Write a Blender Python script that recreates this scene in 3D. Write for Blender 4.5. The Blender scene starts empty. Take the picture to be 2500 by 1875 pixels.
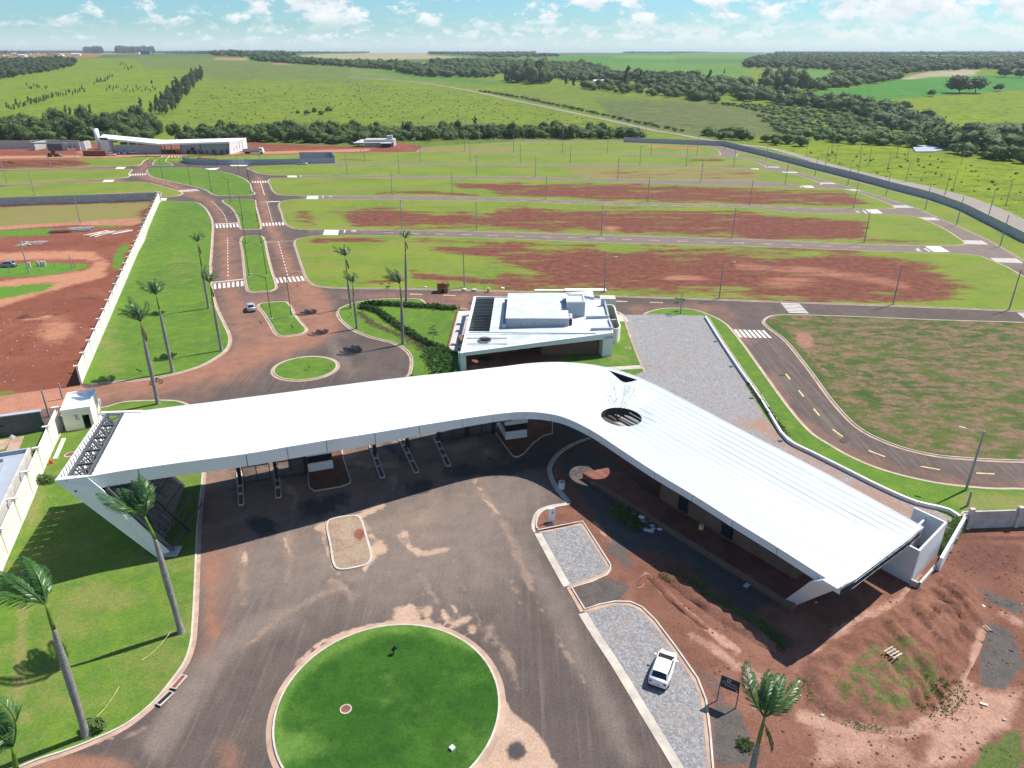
import bpy, bmesh, math, random
import numpy as np
from mathutils import Vector, Matrix, geometry
# ------------------------------------------------------------------ camera, light, sky
SC = bpy.context.scene
COL = SC.collection
F, H, HY = 1750.0, 50.0, 128.0
PITCH = math.atan((937.5 - HY) / F)
S_, C_ = math.sin(PITCH), math.cos(PITCH)
cd = bpy.data.cameras.new('camera')
cam = bpy.data.objects.new('camera', cd)
COL.objects.link(cam)
cam.location = (0, 0, H)
cam.rotation_euler = (math.pi / 2 - PITCH, 0, 0)
cd.sensor_width = 36.0
cd.lens = F / 2500 * 36.0
cd.clip_start = 0.5
cd.clip_end = 40000
SC.camera = cam
SUN_AZ = math.radians(30)      # measured from +X towards +Y
SUN_EL = math.radians(54.2)
sd = Vector((math.cos(SUN_AZ) * math.cos(SUN_EL), math.sin(SUN_AZ) * math.cos(SUN_EL), math.sin(SUN_EL)))
sl = bpy.data.lights.new('sun', 'SUN')
sl.energy = 5.0
sl.angle = math.radians(0.55)
sl.color = (1.0, 0.95, 0.87)
so = bpy.data.objects.new('sun', sl)
COL.objects.link(so)
so.rotation_euler = sd.to_track_quat('Z', 'Y').to_euler()
SC.view_settings.view_transform = 'Standard'
SC.view_settings.look = 'None'
SC.view_settings.exposure = 0.45
SC.view_settings.gamma = 1.0
SC.view_settings.use_curve_mapping = False
class NT:
 def __init__(s, tree):
  s.t = tree
  s.x = 0
 def n(s, typ, props=None, **ins):
  nd = s.t.nodes.new(typ)
  s.x += 40
  nd.location = (s.x, 0)
  for k, v in (props or {}).items():
   setattr(nd, k, v)
  for k, v in ins.items():
   key = int(k[1:]) if (k[0] == 'i' and k[1:].isdigit()) else k.replace('_', ' ')
   s.set(nd, key, v)
  return nd
 def set(s, nd, key, v):
  sock = nd.inputs[key]
  if isinstance(v, bpy.types.NodeSocket):
   s.t.links.new(v, sock)
  elif isinstance(v, bpy.types.Node):
   s.t.links.new(v.outputs[0], sock)
  else:
   if isinstance(v, (tuple, list)) and len(v) == 3 and sock.type == 'RGBA':
    v = tuple(v) + (1,)
   sock.default_value = v
 def m(s, op, a, b=0.0, c=None, clamp=False):
  nd = s.n('ShaderNodeMath', {'operation': op, 'use_clamp': clamp}, i0=a, i1=b)
  if c is not None:
   s.set(nd, 2, c)
  return nd.outputs[0]
 def mix(s, f, a, b, mode='MIX'):
  nd = s.n('ShaderNodeMix', {'data_type': 'RGBA', 'blend_type': mode})
  s.set(nd, 0, f); s.set(nd, 6, a); s.set(nd, 7, b)
  return nd.outputs[2]
 def noise(s, vec, scale, detail=4, rough=0.55, dist=0.0):
  nd = s.n('ShaderNodeTexNoise', None, Vector=vec, Scale=scale, Detail=detail, Roughness=rough, Distortion=dist)
  return nd.outputs[0]
 def ramp(s, v, lo, hi, a=0.0, b=1.0):
  nd = s.n('ShaderNodeMapRange', {'clamp': True, 'interpolation_type': 'SMOOTHSTEP'})
  for i, q in enumerate((v, lo, hi, a, b)):
   s.set(nd, i, q)
  return nd.outputs[0]
 def attr(s, name):
  return s.n('ShaderNodeAttribute', {'attribute_name': name}).outputs['Fac']
 def mapv(s, vec, scale, loc=(0, 0, 0)):
  nd = s.n('ShaderNodeMapping')
  s.set(nd, 0, vec)
  nd.inputs['Scale'].default_value = scale
  nd.inputs['Location'].default_value = loc
  return nd.outputs[0]
def build_world():
 w = bpy.data.worlds.new('World')
 SC.world = w
 w.use_nodes = True
 t = w.node_tree
 t.nodes.clear()
 q = NT(t)
 sky = q.n('ShaderNodeTexSky', {'sky_type': 'NISHITA'})
 sky.sun_disc = False
 sky.sun_elevation = SUN_EL
 sky.sun_rotation = math.pi / 2 - SUN_AZ
 sky.altitude = 500
 sky.air_density = 1.0
 sky.dust_density = 0.4
 sky.ozone_density = 2.0
 g = q.n('ShaderNodeTexCoord').outputs['Generated']
 sp = q.n('ShaderNodeSeparateXYZ', None, i0=g)
 X, Y, Zc = sp.outputs
 az = q.m('ARCTAN2', X, Y)
 el = q.m('ARCSINE', Zc)
 def dens(eo, sc, seed, th):
  e2 = q.m('ADD', el, eo)
  v = q.n('ShaderNodeCombineXYZ', None, i0=q.m('MULTIPLY', az, sc), i1=q.m('MULTIPLY', e2, sc * 1.9), i2=seed).outputs[0]
  big = q.noise(v, 0.35, 2, 0.5)
  d = q.noise(v, 1.0, 8, 0.62, 0.15)
  # more cloud towards the right (+azimuth) as in the photograph's weather
  right = q.ramp(az, -0.5, 0.7, -0.03, 0.055)
  d = q.m('SUBTRACT', d, q.ramp(el, 0.10, 0.6, 0.0, 0.12))
  return q.m('ADD', q.m('ADD', d, q.m('MULTIPLY', q.m('SUBTRACT', big, 0.5), 0.35)), right)
 d1 = dens(0.0, 22.0, 3.7, .5)
 d1u = dens(0.010, 22.0, 3.7, .5)
 d2 = dens(0.0, 46.0, 9.1, .5)
 d2u = dens(0.005, 46.0, 9.1, .5)
 hi = q.ramp(el, 0.018, 0.042)
 c1 = q.m('MULTIPLY', q.ramp(d1, 0.47, 0.585), hi)
 c2 = q.m('MULTIPLY', q.ramp(d2, 0.475, 0.61), q.m('SUBTRACT', 1.0, hi))
 sh1 = q.m('ADD', 0.62, q.m('MULTIPLY', q.m('SUBTRACT', d1, d1u), 2.6), clamp=True)
 sh2 = q.m('ADD', 0.68, q.m('MULTIPLY', q.m('SUBTRACT', d2, d2u), 2.6), clamp=True)
 cl1 = q.mix(sh1, (10.0, 11.0, 11.8), (14.6, 14.8, 15.0))
 cl2 = q.mix(sh2, (10.6, 11.8, 12.4), (13.6, 14.0, 14.2))
 lowmask = q.ramp(el, 0.0, 0.02)
 tint = q.mix(1.0, sky.outputs[0], (0.98, 1.48, 1.80), 'MULTIPLY')
 col = q.mix(q.m('MULTIPLY', c1, 0.92), tint, cl1)
 col = q.mix(q.m('MULTIPLY', q.m('MULTIPLY', c2, 0.8), lowmask), col, cl2)
 col = q.mix(q.ramp(el, 0.035, -0.005, 0.0, 0.72), col, (12.6, 14.2, 14.8))
 bg = q.n('ShaderNodeBackground', None, Color=col, Strength=0.052)
 out = q.n('ShaderNodeOutputWorld', None, Surface=bg)
build_world()
# ------------------------------------------------------------------ helpers: photo pixels to places on the ground
REG = dict(A=(0, 0, .40687), B=(850, 0, .38427), C=(1650, 0, .38427), D=(0, 300, .29385), E=(600, 300, .29385),
           F=(1200, 300, .29385), G=(1800, 300, .31646), H=(0, 600, .27125), I=(500, 550, .27125), J=(1050, 680, .24864),
           K=(1550, 700, .42948), L=(0, 900, .30136), M=(550, 1000, .36166), N=(1250, 950, .33906), O=(1850, 1150, .43712),
           Q=(0, 1300, .34653), R=(600, 1400, .31646), T=(1200, 1250, .37675), V=(1050, 690, .13863), W=(1300, 690, .13863),
           Y=(0, 900, .13259), X=(220, 300, .18987), U=(0, 0, 1.13018))
def px(reg, *pts):
 a = REG[reg]
 return [(a[0] + p[0] * a[2], a[1] + p[1] * a[2]) for p in pts]
def gnd(p, z=0.0):
 u = (p[0] - 1250) / F; v = (p[1] - 937.5) / F
 d = S_ + v * C_; f = C_ - v * S_
 t = (H - z) / d
 return (u * t, f * t)
def proj(X, Y, Zz):
 dz = Zz - H
 dep = Y * C_ - dz * S_
 up = Y * S_ + dz * C_
 return 1250 + F * X / dep, 937.5 - F * up / dep
def hgt(b, t):
 """height of a vertical thing with base pixel b and top pixel t"""
 B = gnd(b)
 v = (t[1] - 937.5) / F
 return H - (S_ + v * C_) / (C_ - v * S_) * B[1]
def terr(X, Y):
 X = np.asarray(X, float); Y = np.asarray(Y, float)
 yy = [-1000, 470, 520, 580, 640, 1000, 1500, 2500, 4000, 8000, 14000]
 zz = [0, 0, -3, -5, -3, 9, 22, 34, 43, 46, 40]
 b = np.interp(Y, yy, zz)
 # town ridge on the left, valley on the right
 r = 13 * np.exp(-((X + 1100) / 600) ** 2 - ((Y - 2100) / 700) ** 2)
 r2 = -7 * np.exp(-((X - 420) / 220) ** 2 - ((Y - 640) / 160) ** 2)
 w = np.clip((Y - 600) / 900, 0, 1) * 3.0 * np.sin(X / 210 + 1.0) * np.sin(Y / 330)
 side = np.clip((X - 170 - 0) / 80, 0, 1) * np.clip((Y - 330) / 120, 0, 1)
 return b + r + r2 * side + w - 0.22
def P(p, dz=0.0):
 """point of the terrain seen at photo pixel p"""
 u = (p[0] - 1250) / F; v = (p[1] - 937.5) / F
 d = S_ + v * C_; f = C_ - v * S_
 ts = np.geomspace(20, 14000, 700)
 z = H - d * ts
 h = terr(u * ts, f * ts)
 k = np.nonzero(z <= h)[0]
 if len(k) == 0:
  t = ts[-1]
 elif k[0] == 0:
  t = ts[0]
 else:
  i = k[0]
  a0 = z[i - 1] - h[i - 1]; a1 = z[i] - h[i]
  t = ts[i - 1] + (ts[i] - ts[i - 1]) * a0 / (a0 - a1)
 X, Y = u * t, f * t
 return Vector((X, Y, float(terr(X, Y)) + dz))
def smooth(pts, n=4, closed=True):
 pts = [np.array(p, float) for p in pts]
 N = len(pts); out = []
 rng = range(N) if closed else range(N - 1)
 for i in rng:
  if closed:
   p0, p1, p2, p3 = pts[i - 1], pts[i], pts[(i + 1) % N], pts[(i + 2) % N]
  else:
   p0, p1, p2, p3 = pts[max(i - 1, 0)], pts[i], pts[i + 1], pts[min(i + 2, N - 1)]
  # centripetal Catmull-Rom
  t0 = 0.0; t1 = t0 + max(np.linalg.norm(p1 - p0), 1e-4) ** .5
  t2 = t1 + max(np.linalg.norm(p2 - p1), 1e-4) ** .5; t3 = t2 + max(np.linalg.norm(p3 - p2), 1e-4) ** .5
  for k in range(n):
   t = t1 + (t2 - t1) * k / n
   A1 = (t1 - t) / (t1 - t0) * p0 + (t - t0) / (t1 - t0) * p1
   A2 = (t2 - t) / (t2 - t1) * p1 + (t - t1) / (t2 - t1) * p2
   A3 = (t3 - t) / (t3 - t2) * p2 + (t - t2) / (t3 - t2) * p3
   B1 = (t2 - t) / (t2 - t0) * A1 + (t - t0) / (t2 - t0) * A2
   B2 = (t3 - t) / (t3 - t1) * A2 + (t - t1) / (t3 - t1) * A3
   out.append((t2 - t) / (t2 - t1) * B1 + (t - t1) / (t2 - t1) * B2)
 if not closed:
  out.append(pts[-1])
 return [tuple(p) for p in out]
def area(pts):
 a = 0
 for i in range(len(pts)):
  x0, y0 = pts[i - 1][:2]; x1, y1 = pts[i][:2]
  a += x0 * y1 - x1 * y0
 return a / 2
def ccw(pts):
 return list(pts) if area(pts) > 0 else list(pts)[::-1]
def offset(pts, d):
 """offset a ccw polygon outwards by d"""
 N = len(pts); out = []
 for i in range(N):
  p0, p1, p2 = Vector(pts[i - 1][:2]), Vector(pts[i][:2]), Vector(pts[(i + 1) % N][:2])
  a = (p1 - p0); b = (p2 - p1)
  if a.length < 1e-6: a = b
  if b.length < 1e-6: b = a
  a.normalize(); b.normalize()
  na = Vector((a.y, -a.x)); nb = Vector((b.y, -b.x))
  m = na + nb
  if m.length < 1e-4: m = na.copy()
  m.normalize()
  c = max(m.dot(na), 0.45)
  q = p1 + m * (d / c)
  out.append((q.x, q.y))
 return out
def inside(x, y, poly):
 x = np.asarray(x, float); y = np.asarray(y, float)
 r = np.zeros(x.shape, bool)
 n = len(poly)
 for i in range(n):
  x0, y0 = poly[i - 1][:2]; x1, y1 = poly[i][:2]
  if y0 == y1: continue
  c = ((y0 > y) != (y1 > y)) & (x < (x1 - x0) * (y - y0) / (y1 - y0) + x0)
  r ^= c
 return r
def segdist(x, y, pts, closed=False):
 d = np.full(x.shape, 1e9)
 n = len(pts)
 for i in range(0 if closed else 1, n):
  ax, ay = pts[i - 1][:2]; bx, by = pts[i][:2]
  L = (bx - ax) ** 2 + (by - ay) ** 2 + 1e-9
  t = np.clip(((x - ax) * (bx - ax) + (y - ay) * (by - ay)) / L, 0, 1)
  d = np.minimum(d, np.hypot(x - ax - t * (bx - ax), y - ay - t * (by - ay)))
 return d
# ------------------------------------------------------------------ objects
def link(name, me, mat=None, parent=None):
 o = bpy.data.objects.new(name, me)
 COL.objects.link(o)
 if mat is not None and me is not None:
  for mm in (mat if isinstance(mat, (list, tuple)) else [mat]):
   me.materials.append(mm)
 if parent is not None:
  o.parent = parent
 return o
def mesh(verts, faces, name='m', mats=None, smooth_=False):
 me = bpy.data.meshes.new(name)
 me.from_pydata([tuple(v) for v in verts], [], faces)
 if mats is not None:
  me.polygons.foreach_set('material_index', mats)
 if smooth_:
  me.polygons.foreach_set('use_smooth', [True] * len(me.polygons))
 me.update()
 return me
def thing(name, label, cat, loc=(0, 0, 0), rz=0.0, group=None):
 o = bpy.data.objects.new(name, None)
 COL.objects.link(o)
 o.empty_display_size = .3
 o.location = loc
 o.rotation_euler = (0, 0, rz)
 o['label'] = label; o['category'] = cat
 if group: o['group'] = group
 return o
def tag(o, label, cat, group=None, kind=None):
 o['label'] = label; o['category'] = cat
 if group: o['group'] = group
 if kind: o['kind'] = kind
 return o
def struct(o):
 o['kind'] = 'structure'
 return o
def stuff(o):
 o['kind'] = 'stuff'
 return o
class MB:
 def __init__(s):
  s.v = []; s.f = []; s.mi = []
 def add(s, vs, fs, mi=0):
  b = len(s.v)
  s.v += [tuple(v) for v in vs]
  s.f += [tuple(i + b for i in f) for f in fs]
  s.mi += [mi] * len(fs)
  return s
 def box(s, x0, x1, y0, y1, z0, z1, mi=0):
  vs = [(x0, y0, z0), (x1, y0, z0), (x1, y1, z0), (x0, y1, z0), (x0, y0, z1), (x1, y0, z1), (x1, y1, z1), (x0, y1, z1)]
  return s.add(vs, [(0, 3, 2, 1), (4, 5, 6, 7), (0, 1, 5, 4), (1, 2, 6, 5), (2, 3, 7, 6), (3, 0, 4, 7)], mi)
 def cbox(s, c, sx, sy, sz, rz=0, mi=0):
  """box standing on point c"""
  co, si = math.cos(rz), math.sin(rz)
  vs = []
  for z in (0, sz):
   for x, y in ((-sx / 2, -sy / 2), (sx / 2, -sy / 2), (sx / 2, sy / 2), (-sx / 2, sy / 2)):
    vs.append((c[0] + x * co - y * si, c[1] + x * si + y * co, c[2] + z))
  return s.add(vs, [(0, 3, 2, 1), (4, 5, 6, 7), (0, 1, 5, 4), (1, 2, 6, 5), (2, 3, 7, 6), (3, 0, 4, 7)], mi)
 def prism(s, poly, z0, z1, mi=0):
  """poly: ccw list of xy; z0/z1 numbers or lists per vertex"""
  n = len(poly)
  a = z0 if isinstance(z0, (list, tuple)) else [z0] * n
  b = z1 if isinstance(z1, (list, tuple)) else [z1] * n
  vs = [(p[0], p[1], a[i]) for i, p in enumerate(poly)] + [(p[0], p[1], b[i]) for i, p in enumerate(poly)]
  fs = [(i, (i + 1) % n, n + (i + 1) % n, n + i) for i in range(n)]
  fs += [tuple(range(n - 1, -1, -1)), tuple(range(n, 2 * n))]
  return s.add(vs, fs, mi)
 def beam(s, a, b, w, h=None, mi=0, up=(0, 0, 1)):
  h = h or w
  a = Vector(a); b = Vector(b)
  d = (b - a)
  if d.length < 1e-6: return s
  d.normalize()
  upv = Vector(up)
  if abs(d.dot(upv)) > .98: upv = Vector((1, 0, 0))
  r = d.cross(upv).normalized(); u = r.cross(d).normalized()
  vs = []
  for p in (a, b):
   for i, j in ((-1, -1), (1, -1), (1, 1), (-1, 1)):
    vs.append(p + r * (i * w / 2) + u * (j * h / 2))
  return s.add(vs, [(0, 3, 2, 1), (4, 5, 6, 7), (0, 1, 5, 4), (1, 2, 6, 5), (2, 3, 7, 6), (3, 0, 4, 7)], mi)
 def tube(s, pts, rad, n=8, mi=0, caps=True):
  pts = [Vector(p) for p in pts]
  rr = rad if isinstance(rad, (list, tuple)) else [rad] * len(pts)
  vs = []; fs = []
  prev = None
  for i, p in enumerate(pts):
   d = (pts[min(i + 1, len(pts) - 1)] - pts[max(i - 1, 0)])
   if d.length < 1e-8: d = Vector((0, 0, 1))
   d.normalize()
   if prev is None:
    a = Vector((1, 0, 0)) if abs(d.x) < .9 else Vector((0, 1, 0))
    r = (a - d * a.dot(d)).normalized()
   else:
    r = (prev - d * prev.dot(d)).normalized()
   prev = r
   u = d.cross(r)
   for k in range(n):
    t = 2 * math.pi * k / n
    vs.append(p + (r * math.cos(t) + u * math.sin(t)) * rr[i])
  for i in range(len(pts) - 1):
   for k in range(n):
    a = i * n + k; b = i * n + (k + 1) % n
    fs.append((a, b, b + n, a + n))
  if caps:
   fs.append(tuple(range(n - 1, -1, -1)))
   fs.append(tuple(range((len(pts) - 1) * n, len(pts) * n)))
  return s.add(vs, fs, mi)
 def build(s, name, mat, parent=None, sm=False):
  me = mesh(s.v, s.f, name, s.mi, sm)
  return link(name, me, mat, parent)
def cdt(outline, holes, step):
 """triangulated verts (xy) and faces for polygon with holes and inner points"""
 vs = [Vector(p[:2]) for p in outline]
 es = [(i, (i + 1) % len(vs)) for i in range(len(vs))]
 for h in holes:
  b = len(vs)
  vs += [Vector(p[:2]) for p in h]
  es += [(b + i, b + (i + 1) % len(h)) for i in range(len(h))]
 if step:
  o = np.array([p[:2] for p in outline])
  x0, y0 = o.min(0); x1, y1 = o.max(0)
  rows = []; y = y0
  pts = []
  k = 0
  rnd = np.random.default_rng(5)
  while y < y1:
   s = step if not isinstance(step, tuple) else max(step[0], y * step[1])
   xs = np.arange(x0 + (k % 2) * s / 2, x1, s)
   pts.append(np.stack([xs + rnd.uniform(-.2, .2, len(xs)) * s, np.full(len(xs), y) + rnd.uniform(-.2, .2, len(xs)) * s], 1))
   y += s * .87; k += 1
  pts = np.concatenate(pts)
  m = inside(pts[:, 0], pts[:, 1], outline)
  for h in holes:
   m &= ~inside(pts[:, 0], pts[:, 1], h)
  pts = pts[m]
  d = segdist(pts[:, 0], pts[:, 1], outline, True)
  s = step if not isinstance(step, tuple) else np.maximum(step[0], pts[:, 1] * step[1])
  pts = pts[d > .4 * s]
  vs += [Vector(p) for p in pts]
 r = geometry.delaunay_2d_cdt(vs, es, [], 0, 1e-5)
 V = [(v.x, v.y) for v in r[0]]
 A = np.array(V); T = np.array([f for f in r[2]])
 c = A[T].mean(1)
 m = inside(c[:, 0], c[:, 1], outline)
 for h in holes:
  m &= ~inside(c[:, 0], c[:, 1], h)
 T = T[m]
 # ccw
 a = A[T]
 ar = (a[:, 1, 0] - a[:, 0, 0]) * (a[:, 2, 1] - a[:, 0, 1]) - (a[:, 2, 0] - a[:, 0, 0]) * (a[:, 1, 1] - a[:, 0, 1])
 T[ar < 0] = T[ar < 0][:, ::-1]
 return V, [tuple(int(i) for i in t) for t in T]
def paint(me, spec, seed=0):
 """float attributes on the mesh from strokes given in photo pixels: (attr, kind, pts, radius, value)"""
 n = len(me.vertices)
 co = np.empty(n * 3); me.vertices.foreach_get('co', co); co = co.reshape(-1, 3)
 x, y = proj(co[:, 0], np.maximum(co[:, 1], 8), co[:, 2])
 acc = {}
 for a, kind, pts, r, val in spec:
  if a not in acc: acc[a] = np.zeros(n)
  if kind == 'line':
   d = segdist(x, y, pts)
   f = np.clip(1 - d / r, 0, 1)
   f = f * f * (3 - 2 * f)
  elif kind == 'poly':
   d = segdist(x, y, pts, True)
   ins = inside(x, y, pts)
   sd_ = np.where(ins, d, -d)
   f = np.clip(sd_ / max(r, 1e-3) * .5 + .5, 0, 1)
  elif kind == 'ell':
   (cx, cy), (rx, ry), ang = pts
   ca, sa = math.cos(math.radians(ang)), math.sin(math.radians(ang))
   u = ((x - cx) * ca + (y - cy) * sa) / rx; v = (-(x - cx) * sa + (y - cy) * ca) / ry
   dd = np.hypot(u, v)
   f = np.clip((1.25 - dd) / .9, 0, 1)
  elif kind == 'all':
   f = np.ones(n)
  if kind == 'all':
   acc[a] = acc[a] + val
  elif val >= 0:
   acc[a] = np.maximum(acc[a], f * val) if a != 'mound' else acc[a] + f * val
  else:
   acc[a] = acc[a] + f * val
 for a, v in acc.items():
  at = me.attributes.new(a, 'FLOAT', 'POINT')
  at.data.foreach_set('value', v.astype(np.float32))
 return acc
def sheet(name, outline, z, mat, holes=(), step=None, spec=None, parent=None, kind='structure'):
 outline = ccw(outline)
 V, T = cdt(outline, holes, step)
 me = mesh([(x, y, z) for x, y in V], T, name)
 if spec: paint(me, spec)
 o = link(name, me, mat, parent)
 if kind and parent is None: o['kind'] = kind
 return o
def ring(outer, inner, z0, z1, mb=None, side=None, mi=0):
 """flat ring between two loops of equal length; optional outer skirt down to z 'side'"""
 mb = mb or MB()
 n = len(outer)
 vs = [(p[0], p[1], z0) for p in outer] + [(p[0], p[1], z1) for p in inner]
 fs = [(i, (i + 1) % n, n + (i + 1) % n, n + i) for i in range(n)]
 mb.add(vs, fs, mi)
 if side is not None:
  vs = [(p[0], p[1], z0) for p in outer] + [(p[0], p[1], side) for p in outer]
  fs = [(i + n, (i + 1) % n + n, (i + 1) % n, i) for i in range(n)]
  mb.add(vs, fs, mi)
 return mb
# ------------------------------------------------------------------ materials
def mat(name, col, rough=0.7, metal=0.0, var=0.12, scale=1.5, bump=0.0, bscale=20, spec=0.4):
 m = bpy.data.materials.new(name)
 m.use_nodes = True
 t = m.node_tree; t.nodes.clear(); q = NT(t)
 tc = q.n('ShaderNodeTexCoord').outputs['Object']
 n1 = q.noise(tc, scale, 5, 0.6)
 k = q.ramp(n1, 0.3, 0.7, 1 - var, 1 + var)
 c = q.mix(1.0, tuple(col), q.n('ShaderNodeCombineColor', None, i0=k, i1=k, i2=k).outputs[0], 'MULTIPLY')
 b = q.n('ShaderNodeBsdfPrincipled', None, Base_Color=c, Roughness=rough, Metallic=metal)
 b.inputs['Specular IOR Level'].default_value = spec
 if bump:
  bn = q.n('ShaderNodeBump', None, Strength=bump, Distance=0.05, Height=q.noise(tc, bscale, 4, 0.6))
  q.set(b, 'Normal', bn.outputs[0])
 q.n('ShaderNodeOutputMaterial', None, Surface=b)
 return m
def ground_mat(name, base, layers, bump=0.3, bscale=6.0, rough=0.95, spec=0.15):
 """base: (c1,c2,c3) ; layers: (attr, offset, noise scale xy, amp, width, colA, colB, colour noise scale)"""
 m = bpy.data.materials.new(name)
 m.use_nodes = True
 t = m.node_tree; t.nodes.clear(); q = NT(t)
 tc = q.n('ShaderNodeNewGeometry').outputs['Position']
 nb = q.noise(tc, 0.05, 4, 0.6)
 nm = q.noise(tc, 0.45, 5, 0.65)
 nf = q.noise(tc, 5.0, 4, 0.75)
 c = q.mix(q.ramp(nb, 0.35, 0.65), base[0], base[1])
 c = q.mix(q.m('MULTIPLY', q.ramp(nm, 0.42, 0.68), 0.6), c, base[2])
 for (at, off, sc, amp, wid, ca, cb, cs) in layers:
  v = q.mapv(tc, (sc[0], sc[1], 1), (3.1 * sc[0] * 7, 1.7, 0))
  n1 = q.noise(v, 1.0, 6, 0.62, 0.4)
  n2 = q.noise(v, 6.0, 4, 0.7)
  s = q.m('ADD', q.m('MULTIPLY', q.m('SUBTRACT', n1, 0.5), amp * 2.2), q.m('MULTIPLY', q.m('SUBTRACT', n2, 0.5), amp * 0.9))
  a = q.m('ADD', q.attr(at), off)
  fac = q.ramp(q.m('ADD', a, s), 0.5 - wid, 0.5 + wid)
  cc = q.mix(q.ramp(q.noise(tc, cs, 5, 0.65), 0.3, 0.7), ca, cb)
  c = q.mix(fac, c, cc)
 g = q.ramp(nf, 0.2, 0.8, 0.72, 1.28)
 c = q.mix(1.0, c, q.n('ShaderNodeCombineColor', None, i0=g, i1=g, i2=g).outputs[0], 'MULTIPLY')
 b = q.n('ShaderNodeBsdfPrincipled', None, Base_Color=c, Roughness=rough)
 b.inputs['Specular IOR Level'].default_value = spec
 h = q.m('ADD', q.m('MULTIPLY', q.noise(tc, bscale, 5, 0.7), 1.0), q.m('MULTIPLY', q.noise(tc, bscale * 0.15, 3, 0.6), 2.0))
 bn = q.n('ShaderNodeBump', None, Strength=bump, Distance=0.08, Height=h)
 q.set(b, 'Normal', bn.outputs[0])
 q.n('ShaderNodeOutputMaterial', None, Surface=b)
 return m
SOIL = ((.23, .070, .042), (.34, .125, .078))
SOILD = ((.115, .038, .026), (.190, .070, .047))
M = {}
# lawns: soil, dry
M['lawn'] = ground_mat('lawn_grass', ((.095, .180, .024), (.075, .150, .024), (.150, .225, .024)),
                       [('dry', 0.12, (.16, .22), .62, .34, (.165, .205, .045), (.215, .185, .075), 1.2),
      ('soil', -0.40, (.5, .5), .62, .16, SOIL[0], SOIL[1], 1.0)], bump=.45)
M['island'] = ground_mat('island_grass', ((.026, .088, .010), (.042, .12, .014), (.016, .058, .008)),
                         [('dry', 0.16, (.16, .16), .75, .4, (.085, .185, .03), (.12, .20, .04), 1.2)], bump=.5, bscale=9)
M['lot'] = ground_mat('lot_grass', ((.110, .185, .022), (.160, .220, .025), (.200, .225, .038)),
                      [('dry', 0.30, (.06, .26), .75, .3, (.20, .185, .060), (.235, .16, .080), .6),
                       ('soil', -0.02, (.06, .24), .95, .2, SOILD[0], SOILD[1], .5),
                       ('pale', -0.1, (.06, .25), .4, .25, (.33, .14, .09), (.38, .18, .12), .8)], bump=.25)
M['rough'] = ground_mat('rough_grass', ((.040, .078, .015), (.070, .102, .022), (.105, .118, .034)),
      [('dry', 0.50, (.26, .46), 1.3, .3, (.140, .095, .055), (.22, .145, .095), .9),
                         ('soil', -0.2, (.25, .5), .4, .16, (.25, .12, .085), (.33, .17, .125), 1.2)], bump=.5)
M['asphalt'] = ground_mat('asphalt', ((.088, .069, .062), (.112, .086, .076), (.070, .058, .055)),
                          [('wear', 0.12, (.35, .10), .40, .5, (.205, .160, .135), (.165, .132, .114), .5),
                           ('film', 0.10, (.20, .22), .60, .22, (.215, .155, .122), (.285, .205, .16), .5),
                           ('streak', 0.0, (2.0, .05), .85, .45, (.215, .172, .148), (.19, .155, .132), .5),
                           ('red', 0.0, (.22, .16), .40, .42, (.235, .115, .078), (.30, .150, .100), .4),
                           ('sand', 0.0, (.30, .30), .50, .20, (.40, .27, .195), (.46, .32, .235), .6),
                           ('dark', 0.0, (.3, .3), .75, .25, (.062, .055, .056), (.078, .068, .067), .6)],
                          bump=.12, bscale=25, rough=.85)
M['dirt'] = ground_mat('red_dirt', ((.175, .078, .053), (.245, .120, .084), (.125, .054, .040)),
                       [('pale', 0.06, (.35, .35), .5, .25, (.33, .185, .135), (.42, .255, .19), .8),
      ('asph', 0.0, (.35, .35), .3, .15, (.085, .078, .074), (.12, .10, .090), .8),
      ('weed', -0.1, (.8, .8), .5, .12, (.06, .11, .022), (.12, .13, .045), 2.0),
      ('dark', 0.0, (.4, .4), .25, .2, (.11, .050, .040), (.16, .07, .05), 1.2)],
                       bump=1.0, bscale=3.0)
M['bed'] = ground_mat('stony_bed_soil', ((.30, .225, .17), (.36, .27, .20), (.22, .15, .105)), [('dark', 0.0, (.4, .4), .25, .2, (.20, .075, .045), (.26, .10, .06), 1.2)], bump=1.0, bscale=3)
M['reddirt'] = ground_mat('neighbour_dirt', ((.19, .062, .038), (.245, .088, .055), (.145, .050, .034)),
                          [('pale', 0.0, (.25, .35), .3, .25, (.38, .17, .10), (.44, .215, .13), .8),
                           ('weed', 0.0, (.5, .8), .4, .12, (.08, .18, .02), (.11, .22, .03), 2.0),
                           ('dark', 0.0, (.4, .4), .25, .2, (.15, .055, .04), (.2, .07, .05), 1.2)],
                          bump=.6, bscale=2.2)
M['gravelroad'] = ground_mat('grey_gravel', ((.27, .235, .205), (.31, .27, .235), (.22, .195, .17)), [], bump=.3)
M['sandroad'] = ground_mat('orange_dirt_road', ((.36, .165, .105), (.42, .20, .13), (.30, .13, .08)), [('pale', -.3, (.2, .4), .5, .3, (.48, .28, .20), (.52, .33, .25), 1)], bump=.3)
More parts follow.
